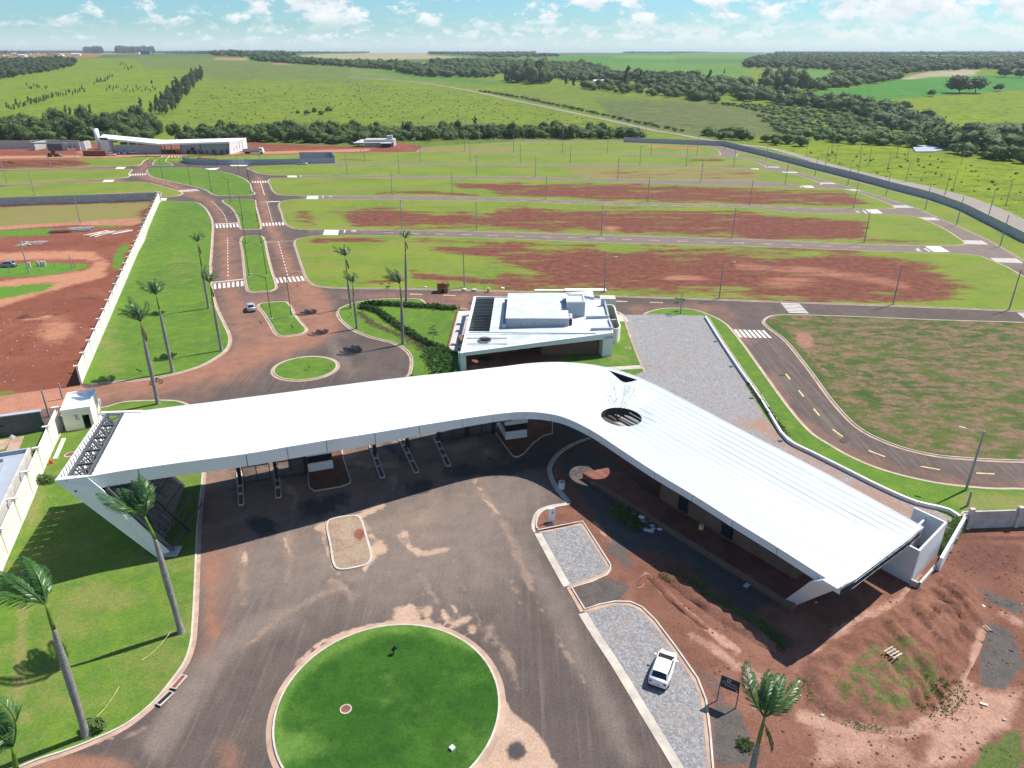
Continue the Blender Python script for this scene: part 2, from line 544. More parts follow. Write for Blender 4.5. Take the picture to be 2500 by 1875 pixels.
def cobble():
 m = bpy.data.materials.new('granite_setts')
 m.use_nodes = True
 t = m.node_tree; t.nodes.clear(); q = NT(t)
 tc = q.n('ShaderNodeNewGeometry').outputs['Position']
 v = q.n('ShaderNodeTexVoronoi', {'feature': 'F1'}, Vector=q.mapv(tc, (1.15, 1.0, 1)), Scale=5.2)
 cellc = v.outputs['Color']
 sep = q.n('ShaderNodeSeparateColor', None, i0=cellc)
 e = q.n('ShaderNodeTexVoronoi', {'feature': 'DISTANCE_TO_EDGE'}, Vector=q.mapv(tc, (1.15, 1.0, 1)), Scale=5.2)
 c = q.mix(sep.outputs[0], (.17, .165, .17), (.33, .325, .33))
 c = q.mix(q.m('MULTIPLY', q.ramp(q.noise(tc, .22, 5, .65), .42, .65), .4), c, (.28, .235, .215))
 c = q.mix(q.ramp(q.noise(q.mapv(tc, (1, .5, 1)), .9, 6, .7), .52, .80), c, (.35, .345, .345))
 c = q.mix(q.m('MULTIPLY', q.ramp(q.attr('red'), .0, 1), q.ramp(q.noise(tc, .5, 5, .65), .3, .55)), c, (.32, .17, .115))
 c = q.mix(q.ramp(e.outputs[0], 0.0, 0.05, .55, 0.0), c, (.10, .085, .08))
 b = q.n('ShaderNodeBsdfPrincipled', None, Base_Color=c, Roughness=.85)
 bn = q.n('ShaderNodeBump', None, Strength=.5, Distance=.03, Height=q.ramp(e.outputs[0], 0, .12))
 q.set(b, 'Normal', bn.outputs[0])
 q.n('ShaderNodeOutputMaterial', None, Surface=b)
 return m
M['cobble'] = cobble()
M['kerb'] = mat('kerb_concrete', (.50, .46, .40), .9, var=.14, scale=.8)
M['gutter'] = mat('gutter_concrete', (.42, .285, .215), .9, var=.2, scale=.5)
M['gutterw'] = mat('pale_gutter_concrete', (.47, .42, .36), .9, var=.18, scale=.6)
M['paint'] = mat('road_paint', (.62, .60, .56), .8, var=.1, scale=1.2)
M['paintr'] = mat('dusty_road_paint', (.60, .42, .33), .8, var=.22, scale=.4)
M['painty'] = mat('faded_yellow_paint', (.62, .50, .22), .8, var=.15, scale=1.2)
M['white'] = mat('white_coated_metal', (.80, .81, .82), .45, var=.02, scale=.4)
M['fascia'] = mat('pale_blue_fascia_panel', (.66, .70, .73), .5, var=.04, scale=.3)
M['wallw'] = mat('cream_painted_concrete', (.78, .73, .66), .85, var=.07, scale=.5)
M['concrete'] = mat('grey_concrete', (.43, .43, .43), .9, var=.15, scale=.8)
M['concl'] = mat('light_concrete', (.50, .48, .45), .9, var=.12, scale=.8)
M['concb'] = mat('blue_grey_render', (.34, .38, .44), .85, var=.06, scale=.6)
M['pole'] = mat('pole_concrete', (.30, .30, .31), .85, var=.12, scale=1.0)
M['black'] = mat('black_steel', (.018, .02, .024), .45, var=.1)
M['steel'] = mat('dark_grey_steel', (.10, .105, .115), .55, var=.15)
M['brownw'] = mat('brown_render', (.17, .105, .078), .9, var=.1, scale=.5)
M['porch'] = mat('red_porch_floor', (.20, .075, .055), .8, var=.25, scale=.5)
M['glass'] = mat('dark_window_glass', (.015, .02, .028), .08, var=.05, spec=.8)
M['trunk'] = mat('palm_trunk_bark', (.26, .245, .235), .95, var=.22, scale=2.5, bump=.5, bscale=8)
def trunk_rings():
 m = M['trunk']; q = NT(m.node_tree)
 b = [n for n in m.node_tree.nodes if n.type == 'BSDF_PRINCIPLED'][0]
 old = b.inputs['Base Color'].links[0].from_socket
 z = q.n('ShaderNodeSeparateXYZ', None, i0=q.n('ShaderNodeTexCoord').outputs['Object']).outputs[2]
 n_ = q.noise(q.n('ShaderNodeTexCoord').outputs['Object'], 1.3, 3, .6)
 w = q.m('FRACT', q.m('MULTIPLY', q.m('ADD', z, q.m('MULTIPLY', n_, .12)), 3.4))
 q.set(b, 'Base Color', q.mix(q.m('MULTIPLY', q.ramp(w, .75, 1.0), .6), old, (.10, .09, .085)))
trunk_rings()
M['shaft'] = mat('palm_crownshaft', (.115, .20, .022), .5, var=.12, scale=1.5)
M['wood'] = mat('weathered_wood', (.33, .24, .17), .9, var=.25, scale=2)
M['rust'] = mat('rusty_sheet', (.22, .085, .045), .8, var=.4, scale=1.5)
M['orange'] = mat('orange_plastic', (.62, .11, .03), .5)
M['tyre'] = mat('tyre_rubber', (.02, .02, .02), .9)
def leaf_mat(name, c1, c2, trans=0.35, rough=.55, scale=.25, spec=.3):
 m = bpy.data.materials.new(name)
 m.use_nodes = True
 t = m.node_tree; t.nodes.clear(); q = NT(t)
 tc = q.n('ShaderNodeNewGeometry').outputs['Position']
 oi = q.n('ShaderNodeObjectInfo').outputs['Random']
 n = q.noise(tc, scale, 4, .7)
 c = q.mix(q.ramp(n, .35, .65), c1, c2)
 k = q.ramp(oi, 0, 1, .78, 1.25)
 c = q.mix(1.0, c, q.n('ShaderNodeCombineColor', None, i0=k, i1=k, i2=k).outputs[0], 'MULTIPLY')
 b = q.n('ShaderNodeBsdfPrincipled', None, Base_Color=c, Roughness=rough)
 b.inputs['Specular IOR Level'].default_value = spec
 tr = q.n('ShaderNodeBsdfTranslucent', None, Color=c)
 mx = q.n('ShaderNodeMixShader', None, i0=trans, i1=b.outputs[0], i2=tr.outputs[0])
 q.n('ShaderNodeOutputMaterial', None, Surface=mx)
 return m
M['frond'] = leaf_mat('palm_frond', (.030, .095, .016), (.060, .145, .026), .25, .38, .8, .6)
M['leafd'] = leaf_mat('dark_foliage', (.036, .072, .020), (.088, .138, .034), .3, .7, .12)
M['leafm'] = leaf_mat('mid_foliage', (.060, .115, .025), (.125, .185, .042), .35, .7, .12)
M['leafl'] = leaf_mat('light_foliage', (.095, .155, .040), (.125, .185, .055), .3, .7, .12)
M['leafe'] = leaf_mat('grey_green_foliage', (.095, .140, .055), (.145, .185, .075), .4, .7, .12)
M['hedge'] = leaf_mat('hedge_foliage', (.030, .090, .014), (.075, .150, .022), .3, .6, 1.0)
M['bark'] = mat('tree_bark', (.12, .09, .07), .95)
M['car_w'] = mat('white_car_paint', (.76, .80, .82), .22, var=.01, spec=.6)
M['car_s'] = mat('silver_car_paint', (.50, .52, .54), .3, .3, var=.02, spec=.6)
M['car_b'] = mat('blue_grey_car_paint', (.20, .25, .32), .3, .3, var=.02, spec=.6)
M['lampred'] = mat('red_lamp_lens', (.55, .02, .05), .2)
M['lampw'] = mat('clear_lamp_lens', (.7, .72, .74), .15)
# ------------------------------------------------------------------ terrain
def build_terrain():
 nu, nv = 430, 400
 U = np.linspace(-1.25, 1.25, nu)
 Yv = np.concatenate([[-60, -20], np.geomspace(12, 900, nv - 110), np.geomspace(908, 15000, 108)])
 UU, YY = np.meshgrid(U, Yv)
 XX = UU * (np.abs(YY) * 0.95 + 90)
 ZZ = terr(XX, YY)
 # a true hole in the site is not needed: sheets lie 0.2 m above
 v = np.stack([XX, YY, ZZ], -1).reshape(-1, 3)
 nr = len(Yv)
 idx = np.arange(nr * nu).reshape(nr, nu)
 q = np.stack([idx[:-1, :-1], idx[:-1, 1:], idx[1:, 1:], idx[1:, :-1]], -1).reshape(-1, 4)
 me = bpy.data.meshes.new('terrain')
 me.vertices.add(len(v)); me.vertices.foreach_set('co', v.ravel())
 me.loops.add(q.size); me.loops.foreach_set('vertex_index', q.ravel().astype(np.int32))
 me.polygons.add(len(q)); me.polygons.foreach_set('loop_start', np.arange(0, q.size, 4, dtype=np.int32))
 me.polygons.foreach_set('use_smooth', np.ones(len(q), bool))
 me.update(calc_edges=True)
 x, y = proj(v[:, 0], np.maximum(v[:, 1], 8), v[:, 2])
 rnd = np.random.default_rng(3)
 col = np.tile(np.array([.165, .220, .026]), (len(v), 1))
 def fill(poly, c, soft=3.0, amt=1.0):
  ins = inside(x, y, poly); d = segdist(x, y, poly, True)
  f = np.clip(np.where(ins, d, -d) / soft * .5 + .5, 0, 1) * amt
  col[:] = col * (1 - f[:, None]) + np.array(c) * f[:, None]
 far = v[:, 1] > 1900
 col[far] = (.085, .135, .040)
 OL = (.125, .165, .042); BR = (.165, .150, .060); YG = (.185, .245, .020); GR = (.070, .205, .032); GR2 = (.115, .235, .050)
 fill(px('A', (780, 340), (1480, 345), (2212, 380), (2212, 500), (1250, 470), (1210, 430), (880, 400)), (.135, .175, .052), 8)
 fill(px('A', (1150, 400), (1600, 420), (1500, 450), (1260, 440)), BR, 8, .6)
 fill(px('A', (0, 300), (470, 310), (620, 330), (560, 345), (0, 350)), (.33, .155, .10), 2)
 fill(px('A', (600, 312), (1000, 316), (990, 322), (600, 326)), (.30, .26, .22), 1)
 fill(px('A', (1290, 345), (1490, 350), (1470, 362), (1300, 358)), (.45, .24, .15), 1.5)
 fill(px('A', (1620, 372), (1760, 376), (1740, 388), (1640, 386)), (.40, .22, .14), 1.5)
 fill(px('A', (0, 500), (240, 440), (470, 400), (800, 400), (1090, 470), (1080, 540), (900, 680), (0, 690)), (.165, .240, .022), 10)
 fill(px('B', (0, 430), (240, 450), (500, 495), (930, 500), (1000, 530), (1200, 545), (700, 530), (0, 490)), (.155, .20, .065), 4)
 fill(px('B', (120, 452), (260, 450), (900, 510), (1100, 545), (900, 538), (500, 508)), (.075, .20, .032), 2)
 fill(px('B', (0, 322), (510, 325), (512, 350), (780, 366), (500, 374), (130, 385), (0, 375)), (.38, .335, .215), 1.5)
 fill(px('A', (1740, 335), (2000, 322), (2212, 320), (2212, 362), (2000, 352)), (.36, .33, .20), 1.5)
 fill(px('B', (990, 386), (1400, 355), (1750, 338), (2300, 335), (2300, 500), (1900, 482), (1650, 440), (1400, 412), (1150, 400)), GR, 2)
 fill(px('B', (1500, 440), (1700, 400), (2300, 398), (2300, 500), (1900, 482)), GR2, 3)
 fill(px('B', (1700, 352), (2300, 350), (2300, 385), (1680, 368)), (.135, .27, .07), 2)
 fill(px('C', (0, 336), (620, 340), (430, 380), (420, 430), (470, 480), (220, 500), (0, 490)), GR2, 2)
 fill(px('C', (0, 372), (470, 372), (420, 400), (0, 405)), (.06, .185, .035), 3)
 fill(px('C', (620, 430), (800, 438), (1070, 452), (980, 480), (900, 502), (700, 500)), (.115, .235, .055), 2)
 fill(px('C', (1270, 352), (1500, 356), (1450, 372), (1300, 368)), GR2, 1.5)
 fill(px('C', (1600, 370), (1900, 355), (2180, 346), (2190, 358), (1880, 372), (1650, 384)), GR2, 1.5)
 fill(px('C', (800, 590), (1050, 562), (1430, 505), (1700, 488), (2300, 465), (2300, 570), (1900, 590), (1500, 622), (1200, 640), (1000, 628), (820, 608)), (.055, .21, .035), 2)
 fill(px('C', (1430, 500), (1600, 455), (1800, 440), (1920, 445), (1900, 478), (1600, 488), (1500, 505)), (.42, .345, .26), 1.5)
 fill(px('C', (1150, 650), (1500, 625), (1900, 595), (2300, 568), (2300, 800), (1800, 840), (1660, 750), (1450, 700)), YG, 4)
 fill(px('C', (2000, 780), (2212, 785), (2212, 800), (2000, 795)), (.06, .07, .03), 2)
 fill(px('C', (280, 530), (460, 528), (440, 560), (330, 590), (280, 580)), (.17, .25, .03), 3)
 fill(px('B', (840, 590), (1200, 560), (1700, 590), (2212, 640), (2212, 870), (1700, 760), (1200, 660)), (.150, .195, .038), 6)
 fill(px('C', (-500, 640), (0, 640), (250, 650), (700, 740), (800, 860), (300, 880), (0, 840), (-400, 760)), (.115, .135, .052), 8)
 fill(px('C', (-330, 730), (0, 690), (330, 700), (700, 780), (500, 820), (0, 815)), (.135, .135, .070), 30, .6)
 fill(px('C', (600, 930), (1000, 915), (1500, 930), (1750, 990), (2300, 1040), (2300, 1300), (1900, 1300), (1400, 1150), (900, 1010)), YG, 4)
 fill(px('E', (0, 20), (700, 5), (1300, 10), (1900, 40), (2212, 30), (2212, 180), (0, 200)), (.085, .12, .032), 8, .6)
 fill(px('B', (500, 790), (880, 780), (840, 830), (400, 830)), (.17, .135, .085), 6, .7)
 fill(px('B', (1280, 790), (1500, 785), (1420, 825), (1250, 820)), (.17, .14, .085), 6, .6)
 ca = me.attributes.new('fcol', 'FLOAT_COLOR', 'POINT')
 ca.data.foreach_set('color', np.concatenate([col, np.ones((len(v), 1))], 1).astype(np.float32).ravel())
 m = bpy.data.materials.new('field_grass')
 m.use_nodes = True
 t = m.node_tree; t.nodes.clear(); q2 = NT(t)
 tc = q2.n('ShaderNodeNewGeometry').outputs['Position']
 base = q2.n('ShaderNodeAttribute', {'attribute_name': 'fcol'}).outputs['Color']
 n1 = q2.noise(tc, .02, 5, .6)
 n2 = q2.noise(q2.mapv(tc, (.5, 1.0, 1)), .17, 7, .8)
 n3 = q2.noise(tc, .7, 4, .75)
 c = q2.mix(q2.m('MULTIPLY', q2.ramp(n1, .4, .7), .35), base, (.105, .135, .045))
 c = q2.mix(q2.m('MULTIPLY', q2.ramp(n2, .49, .64), .85), c, (.048, .095, .020))
 c = q2.mix(q2.m('MULTIPLY', q2.ramp(n2, .48, .32), .5), c, (.235, .270, .040))
 n4 = q2.noise(q2.mapv(tc, (.6, 1.0, 1)), .045, 7, .75)
 c = q2.mix(q2.m('MULTIPLY', q2.ramp(n4, .52, .66), .6), c, (.085, .125, .035))
 c = q2.mix(q2.m('MULTIPLY', q2.ramp(n4, .44, .34), .5), c, (.22, .235, .055))
 k = q2.ramp(n3, .25, .75, .66, 1.3)
 c = q2.mix(1.0, c, q2.n('ShaderNodeCombineColor', None, i0=k, i1=k, i2=k).outputs[0], 'MULTIPLY')
 b = q2.n('ShaderNodeBsdfPrincipled', None, Base_Color=c, Roughness=1.0)
 b.inputs['Specular IOR Level'].default_value = .05
 q2.set(b, 'Normal', q2.n('ShaderNodeBump', None, Strength=.5, Distance=.6, Height=n2).outputs[0])
 q2.n('ShaderNodeOutputMaterial', None, Surface=b)
 struct(link('terrain', me, m))
build_terrain()
def draped(name, line, width, mat_, dz=.12, n=6, kind='structure'):
 pts = smooth(line, n, False)
 dense = []
 for i in range(len(pts) - 1):
  a, b = np.array(pts[i]), np.array(pts[i + 1])
  k = max(1, int(np.linalg.norm(b - a) / 12))
  for j in range(k): dense.append(a + (b - a) * j / k)
 dense.append(np.array(pts[-1]))
 w = width if callable(width) else (lambda s: width)
 vs = []; fs = []
 N = len(dense)
 for i, p in enumerate(dense):
  d = dense[min(i + 1, N - 1)] - dense[max(i - 1, 0)]
  d = d / (np.linalg.norm(d) + 1e-9)
  nn = np.array([-d[1], d[0]])
  ww = w(i / (N - 1)) / 2
  for sgn in (-1, 0, 1):
   q = p + nn * ww * sgn
   vs.append((q[0], q[1], float(terr(q[0], q[1])) + dz))
 for i in range(N - 1):
  for k in range(2):
   a = i * 3 + k
   fs.append((a, a + 1, a + 4, a + 3))
 o = link(name, mesh(vs, fs, name), mat_)
 o['kind'] = kind
 return o
def TP(pts):
 return [tuple(P(p)[:2]) for p in pts]
draped('gravel_road', TP(px('B', (0, 492), (400, 519), (640, 553), (880, 600), (1100, 648), (1300, 690), (1500, 733), (1700, 775)) +
                         px('C', (0, 852), (300, 906))) + [gnd(p) for p in px('G', (250, 195), (500, 262), (700, 322), (1000, 400), (1400, 490), (1700, 570), (1950, 665), (2212, 790))] + [(158, 180), (164, 140), (166, 90)],
       lambda s: 6.0 + 3 * min(1, max(0, (s - .55) * 6)), M['gravelroad'], .16)
# ------------------------------------------------------------------ the site: asphalt, lots, lawns, kerbs
ASPH = [gnd(p) for p in px('F', (-2600, 330), (-2200, 262), (-1000, 232), (300, 145), (1100, 152), (1930, 172))] + \
       [gnd(p) for p in px('G', (300, 282), (600, 362), (900, 440), (1200, 520), (1500, 598), (1750, 690), (2000, 820), (2212, 925))] + \
       [(152, 160), (150, 100), (110, 60), (90, 20), (-60, 14), (-62, 62), (-80, 100), (-190, 120), (-230, 200), (-260, 300), (-330, 400), (-330, 430)]
ell = lambda reg, c, r, ang=0: (px(reg, c)[0], (r[0] * REG[reg][2], r[1] * REG[reg][2]), ang)
asp_spec = [
 # red dust on the boulevard behind the canopy
 ('red', 'poly', px('I', (90, 0), (330, 0), (335, 100), (380, 560), (640, 600), (600, 0), (700, 0), (900, 450), (1180, 760), (1230, 900), (900, 1060), (600, 1180), (500, 1350), (200, 1500), (-900, 1700), (-1900, 1600), (-1800, 1420), (-800, 1300), (0, 1230), (200, 1060), (90, 700)), 45, .62),
 ('red', 'line', px('I', (900, 560), (1050, 760), (1100, 880), (950, 990), (600, 1110), (300, 1220), (-200, 1340), (-1000, 1500), (-1900, 1620)), 62, .95),
 ('red', 'line', px('I', (180, 100), (200, 600), (330, 900), (330, 1100)), 40, .7),
 ('red', 'line', px('E', (100, 480), (180, 800), (350, 1200), (480, 1500)), 26, .8),
 ('red', 'line', px('D', (1250, 300), (1150, 420), (1450, 530), (1750, 650), (1870, 850), (1880, 1361)), 22, .66),
 ('red', 'line', px('D', (-200, 390), (1000, 378)), 5, .8), ('red', 'line', px('D', (-200, 520), (1000, 480)), 5, .8),
 ('red', 'line', px('J', (0, 230), (600, 160), (1600, 140)), 22, .55),
 ('red', 'poly', px('J', (0, 180), (400, 200), (400, 340), (0, 290)), 30, .85),
 ('red', 'line', px('K', (0, 130), (500, 130), (650, 330)), 30, .50),
 ('red', 'line', px('K', (760, 520), (900, 760), (1300, 1000), (1800, 1100), (2300, 1130)), 36, .42),
 ('red', 'line', px('E', (1000, 240), (2212, 250)), 7, .5),
 ('red', 'line', px('E', (800, 1430), (2000, 1440)), 20, .45),
 ('red', 'line', px('Q', (1500, 0), (1480, 300), (1500, 700)), 42, .74), ('red', 'line', px('L', (1750, 850), (1750, 1500)), 80, .55),
 ('red', 'ell', ell('Q', (500, 1640), (480, 90)), 0, .9), ('red', 'ell', ell('Q', (1600, 1560), (120, 200)), 0, .5),
 ('red', 'poly', px('M', (-200, 420), (500, 380), (1300, 180), (1900, 120), (1850, 300), (1300, 480), (600, 640), (-250, 830)), 90, .52),
 ('wear', 'poly', [(700, 300), (2500, 300), (2500, 655), (2100, 640), (760, 560)], 20, .9),
 ('wear', 'poly', px('M', (-200, 960), (600, 730), (1300, 560), (1800, 450), (2100, 560), (1900, 900), (1200, 1000), (-200, 1200)), 110, 1.0), ('red', 'poly', px('Q', (1440, 0), (1700, 0), (1650, 400), (1450, 900)), 60, .6),
 ('wear', 'poly', px('M', (-100, 1000), (800, 760), (1500, 560), (1900, 500), (2000, 900), (1900, 1300), (600, 1350), (0, 1380)), 90, .75),
 ('streak', 'poly', px('U', (440, 1000), (1180, 960), (1200, 1080), (1170, 1150), (1250, 1350), (1400, 1640), (1420, 1659), (1080, 1659), (1080, 1480), (960, 1370), (760, 1360), (600, 1500), (560, 1659), (200, 1659), (380, 1480), (430, 1300)), 70, .14),
 ('streak', 'poly', px('K', (560, 260), (780, 250), (1300, 860), (2212, 1000), (2212, 1130), (1500, 1020), (1050, 880), (700, 440)), 20, .25), ('streak', 'poly', px('I', (90, 0), (330, 0), (360, 560), (1200, 760), (900, 1500), (0, 1500), (200, 1000)), 30, .22),
 ('film', 'poly', px('M', (-150, 420), (500, 330), (1300, 160), (1850, 80), (1900, 260), (1700, 430), (1200, 560), (900, 690), (450, 840), (-200, 980)), 60, .60),
 ('film', 'poly', px('M', (600, 780), (1100, 620), (1500, 520), (1700, 560), (1500, 900), (1100, 1000), (1000, 1120), (600, 1000)), 80, .46),
 ('film', 'line', px('M', (100, 930), (130, 1300)), 24, .5), ('film', 'line', px('M', (420, 860), (430, 1200)), 26, .5), ('film', 'line', px('M', (1690, 480), (1900, 800), (2050, 1150)), 18, .55),
 ('film', 'line', px('M', (1260, 1000), (1430, 1300)), 12, .5), ('film', 'line', px('M', (1500, 900), (1680, 1380)), 9, .55), ('film', 'line', px('T', (130, 250), (330, 640), (600, 1100)), 9, .5), ('film', 'line', px('T', (60, 300), (200, 620)), 8, .5), ('film', 'line', px('R', (1610, 0), (1760, 300), (1880, 560)), 10, .55), ('film', 'line', px('R', (1100, 1), (820, 210)), 12, .5),
 ('film', 'line', px('R', (0, 560), (280, 320), (600, 150), (760, 90)), 15, .6), ('film', 'line', px('R', (650, 60), (760, 100), (830, 210)), 18, .6), ('film', 'ell', ell('R', (900, 30), (200, 60)), 0, .5), ('film', 'line', px('R', (1880, 420), (2050, 700), (2100, 900)), 24, .5), ('film', 'line', px('Q', (760, 1400), (900, 1440), (1030, 1370)), 14, .6),
 ('wear', 'line', px('Q', (1100, 1500), (1500, 900), (1800, 650), (2020, 560)), 60, .85),
 ('wear', 'line', px('T', (100, 100), (350, 500), (600, 1000), (900, 1600)), 50, .55),
 # pale sand puddles
 ('sand', 'line', px('M', (620, 800), (900, 720), (1050, 650)), 17, .86),
 ('sand', 'line', px('M', (650, 780), (700, 960), (760, 1100)), 15, .74),
 ('sand', 'ell', ell('M', (1040, 930), (75, 60)), 0, .84), ('sand', 'line', px('M', (930, 760), (1000, 900), (1000, 990), (940, 1080)), 16, .8),
 ('sand', 'line', px('M', (1180, 830), (1240, 930), (1330, 975), (1500, 945)), 15, .74), ('sand', 'ell', ell('M', (1200, 860), (55, 60)), 0, .8),
 ('sand', 'ell', ell('M', (130, 1010), (38, 80)), 0, .8), ('sand', 'line', px('M', (400, 870), (420, 960)), 12, .7),
 ('sand', 'line', px('M', (1690, 480), (1740, 600), (1850, 700)), 15, .62), ('sand', 'ell', ell('M', (1950, 455), (60, 15)), 0, .7),
 ('sand', 'line', px('M', (900, 360), (1130, 380), (1140, 560)), 26, .58), ('sand', 'ell', ell('M', (1300, 230), (50, 40)), 0, .62),
 ('sand', 'line', px('M', (1500, 260), (1700, 230), (1800, 330)), 40, .55),
 ('sand', 'line', px('M', (350, 480), (470, 560), (450, 700)), 30, .55),
 ('sand', 'line', px('R', (400, 700), (600, 520), (860, 430), (1100, 380), (1400, 380), (1600, 450), (1850, 640), (1990, 950)), 11, .86),
 ('sand', 'ell', ell('R', (1240, 320), (140, 90)), 0, .9), ('sand', 'line', px('R', (1270, 240), (1290, 330)), 14, .8),
 ('sand', 'ell', ell('R', (1400, 290), (60, 80), 30), 0, .72), ('sand', 'line', px('R', (1520, 300), (1600, 400), (1720, 340)), 19, .80),
 ('sand', 'line', px('R', (1590, 240), (1660, 320)), 9, .72), ('sand', 'ell', ell('R', (1750, 430), (60, 60)), 0, .76),
 ('sand', 'poly', px('R', (1990, 960), (2060, 1070), (2212, 1180), (2330, 1350), (2400, 1600), (1700, 1600), (1850, 1450), (1950, 1250)), 9, .95),
 ('sand', 'line', px('R', (2212, 1200), (2400, 1500)), 14, .7),
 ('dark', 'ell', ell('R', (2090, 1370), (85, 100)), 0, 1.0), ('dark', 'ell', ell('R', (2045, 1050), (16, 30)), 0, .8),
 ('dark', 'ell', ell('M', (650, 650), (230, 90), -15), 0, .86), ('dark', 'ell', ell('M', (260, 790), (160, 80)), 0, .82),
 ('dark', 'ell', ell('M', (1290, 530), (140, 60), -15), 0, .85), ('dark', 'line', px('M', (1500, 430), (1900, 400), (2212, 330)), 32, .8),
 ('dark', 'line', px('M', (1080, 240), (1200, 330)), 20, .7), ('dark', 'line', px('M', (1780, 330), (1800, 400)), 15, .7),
 ('wear', 'line', px('I', (1100, 1000), (1200, 1150), (1300, 1300)), 30, .5),
 ('sand', 'line', px('Q', (680, 1480), (780, 1450)), 9, .7),
]
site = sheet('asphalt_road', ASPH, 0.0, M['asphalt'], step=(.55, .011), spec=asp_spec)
kerbs = []
def block(name, pts, mt, spec=None, z=.13, step=(1.0, .014), world=False, sm=4, gutter=.42, gmat=None, kw=.16, holes=(), smoothit=True, zmin=None):
 out = pts if world else [gnd(p) for p in pts]
 if smoothit: out = smooth(out, sm)
 out = ccw(out)
 inner = offset(out, -kw)
 ring(out, inner, z, z + .002, side=-.02).build('kerb', M['kerb'])['kind'] = 'structure'
 if gutter:
  o2 = offset(out, gutter)
  o = ring(o2, out, .012, .014).build('gutter', gmat or M['gutter'])
  o['kind'] = 'structure'
 return sheet(name, inner, z - .004, mt, step=step, spec=spec, holes=holes)
# big roundabout in front
RB = [(-10.4 + 9.4 * math.cos(2 * math.pi * i / 72), 43.5 + 9.4 * math.sin(2 * math.pi * i / 72)) for i in range(72)]
block('roundabout_lawn', RB, M['island'], [('dry', 'line', px('R', (250, 1500), (200, 1100), (330, 850), (600, 620), (1000, 430), (1400, 400), (1750, 560)), 34, .75),
                                          ('dry', 'ell', ell('R', (400, 1350), (220, 130)), 0, .6)], world=True, smoothit=False, gutter=.5, step=.7)
RB2 = [(-36.0 + 5.35 * math.cos(2 * math.pi * i / 48), 114.6 + 5.1 * math.sin(2 * math.pi * i / 48)) for i in range(48)]
block('small_roundabout_lawn', RB2, M['lawn'], world=True, smoothit=False, step=1.2, gutter=.55)
# bare planted island in front of the canopy
isl = px('M', (682, 780), (700, 748), (760, 728), (860, 716), (905, 722), (930, 760), (960, 860), (988, 960), (990, 1010), (960, 1050), (890, 1070), (800, 1085), (750, 1078), (725, 1040), (705, 920))
block('planting_bed', isl, M['bed'], [('dark', 'ell', ell('M', (905, 840), (50, 50)), 0, .9),
                                       ('dark', 'ell', ell('M', (775, 830), (20, 20)), 0, .7), ('weed', 'ell', ell('M', (800, 1040), (60, 20)), 0, .5)], gutter=.0, kw=.22, step=.6)
# lawn around the left leg
lawnL = [gnd(p) for p in px('Q', (1392, 0), (1383, 250), (1363, 650), (1348, 790), (1300, 925), (1215, 1045), (1110, 1175), (990, 1285), (870, 1370), (690, 1455), (490, 1535), (250, 1615), (100, 1680))] + \
  [(-42, 34.5), (-49, 35), (-50.5, 44), (-52.3, 55), (-55.1, 63.2), (-57.2, 69), (-59.3, 74.7), (-61.6, 80.6), (-63.7, 86.4), (-65.5, 91.6)] + \
  [gnd(p) for p in px('L', (560, 215 + 105), (830, 318), (1000, 275), (1200, 262), (1400, 263), (1480, 280), (1560, 330), (1590, 500), (1630, 700), (1645, 860), (1620, 1100))]
block('entrance_lawn', lawnL, M['lawn'],
      [('dry', 'all', None, 0, .22), ('dry', 'ell', ell('Q', (700, 450), (500, 130)), 0, .55), ('soil', 'line', px('Q', (560, 380), (560, 450)), 10, .9), ('soil', 'line', px('Q', (390, 420), (420, 480)), 12, .8), ('dry', 'ell', ell('Q', (600, 700), (400, 200)), 0, .3), ('soil', 'ell', ell('Q', (250, 900), (60, 300)), 0, .42), ('soil', 'ell', ell('Q', (560, 220), (170, 240)), 0, .52),
       ('dry', 'line', px('Q', (170, 520), (150, 900), (150, 1300)), 26, .85), ('dry', 'ell', ell('L', (280, 1150), (60, 300), 20), 0, .6),
       ('soil', 'ell', ell('Q', (330, 1200), (130, 200)), 0, .38), ('soil', 'ell', ell('Q', (620, 1180), (40, 20)), 0, .6), ('soil', 'ell', ell('Q', (1040, 1230), (50, 50)), 0, .7),
       ('soil', 'ell', ell('L', (560, 530), (70, 12)), 0, .7)], world=True, gutter=.4, step=(.8, .012))
# long lawn between the white wall and the boulevard
lawnB = [gnd(p) for p in px('D', (1345, 652), (1500, 655), (1620, 662), (1690, 698), (1742, 770), (1765, 840), (1762, 950), (1752, 1100), (1745, 1190)) +
         px('H', (1893, 180), (1890, 300), (1905, 420), (1950, 570), (2010, 700), (2060, 815), (2062, 880), (2028, 945), (1950, 1005), (1800, 1085), (1600, 1147), (1350, 1197), (1000, 1228), (742, 1250),
   (928, 770), (1035, 490), (1150, 215)) + px('D', (1200, 980))]
block('boulevard_lawn', lawnB, M['lawn'], [('dry', 'ell', ell('H', (1000, 900), (200, 300)), 0, .3), ('dry', 'ell', ell('D', (1500, 1200), (200, 200)), 0, .25), ('soil', 'line', px('H', (1250, 0), (1090, 380)), 7, .62)], gutter=.5, world=True)
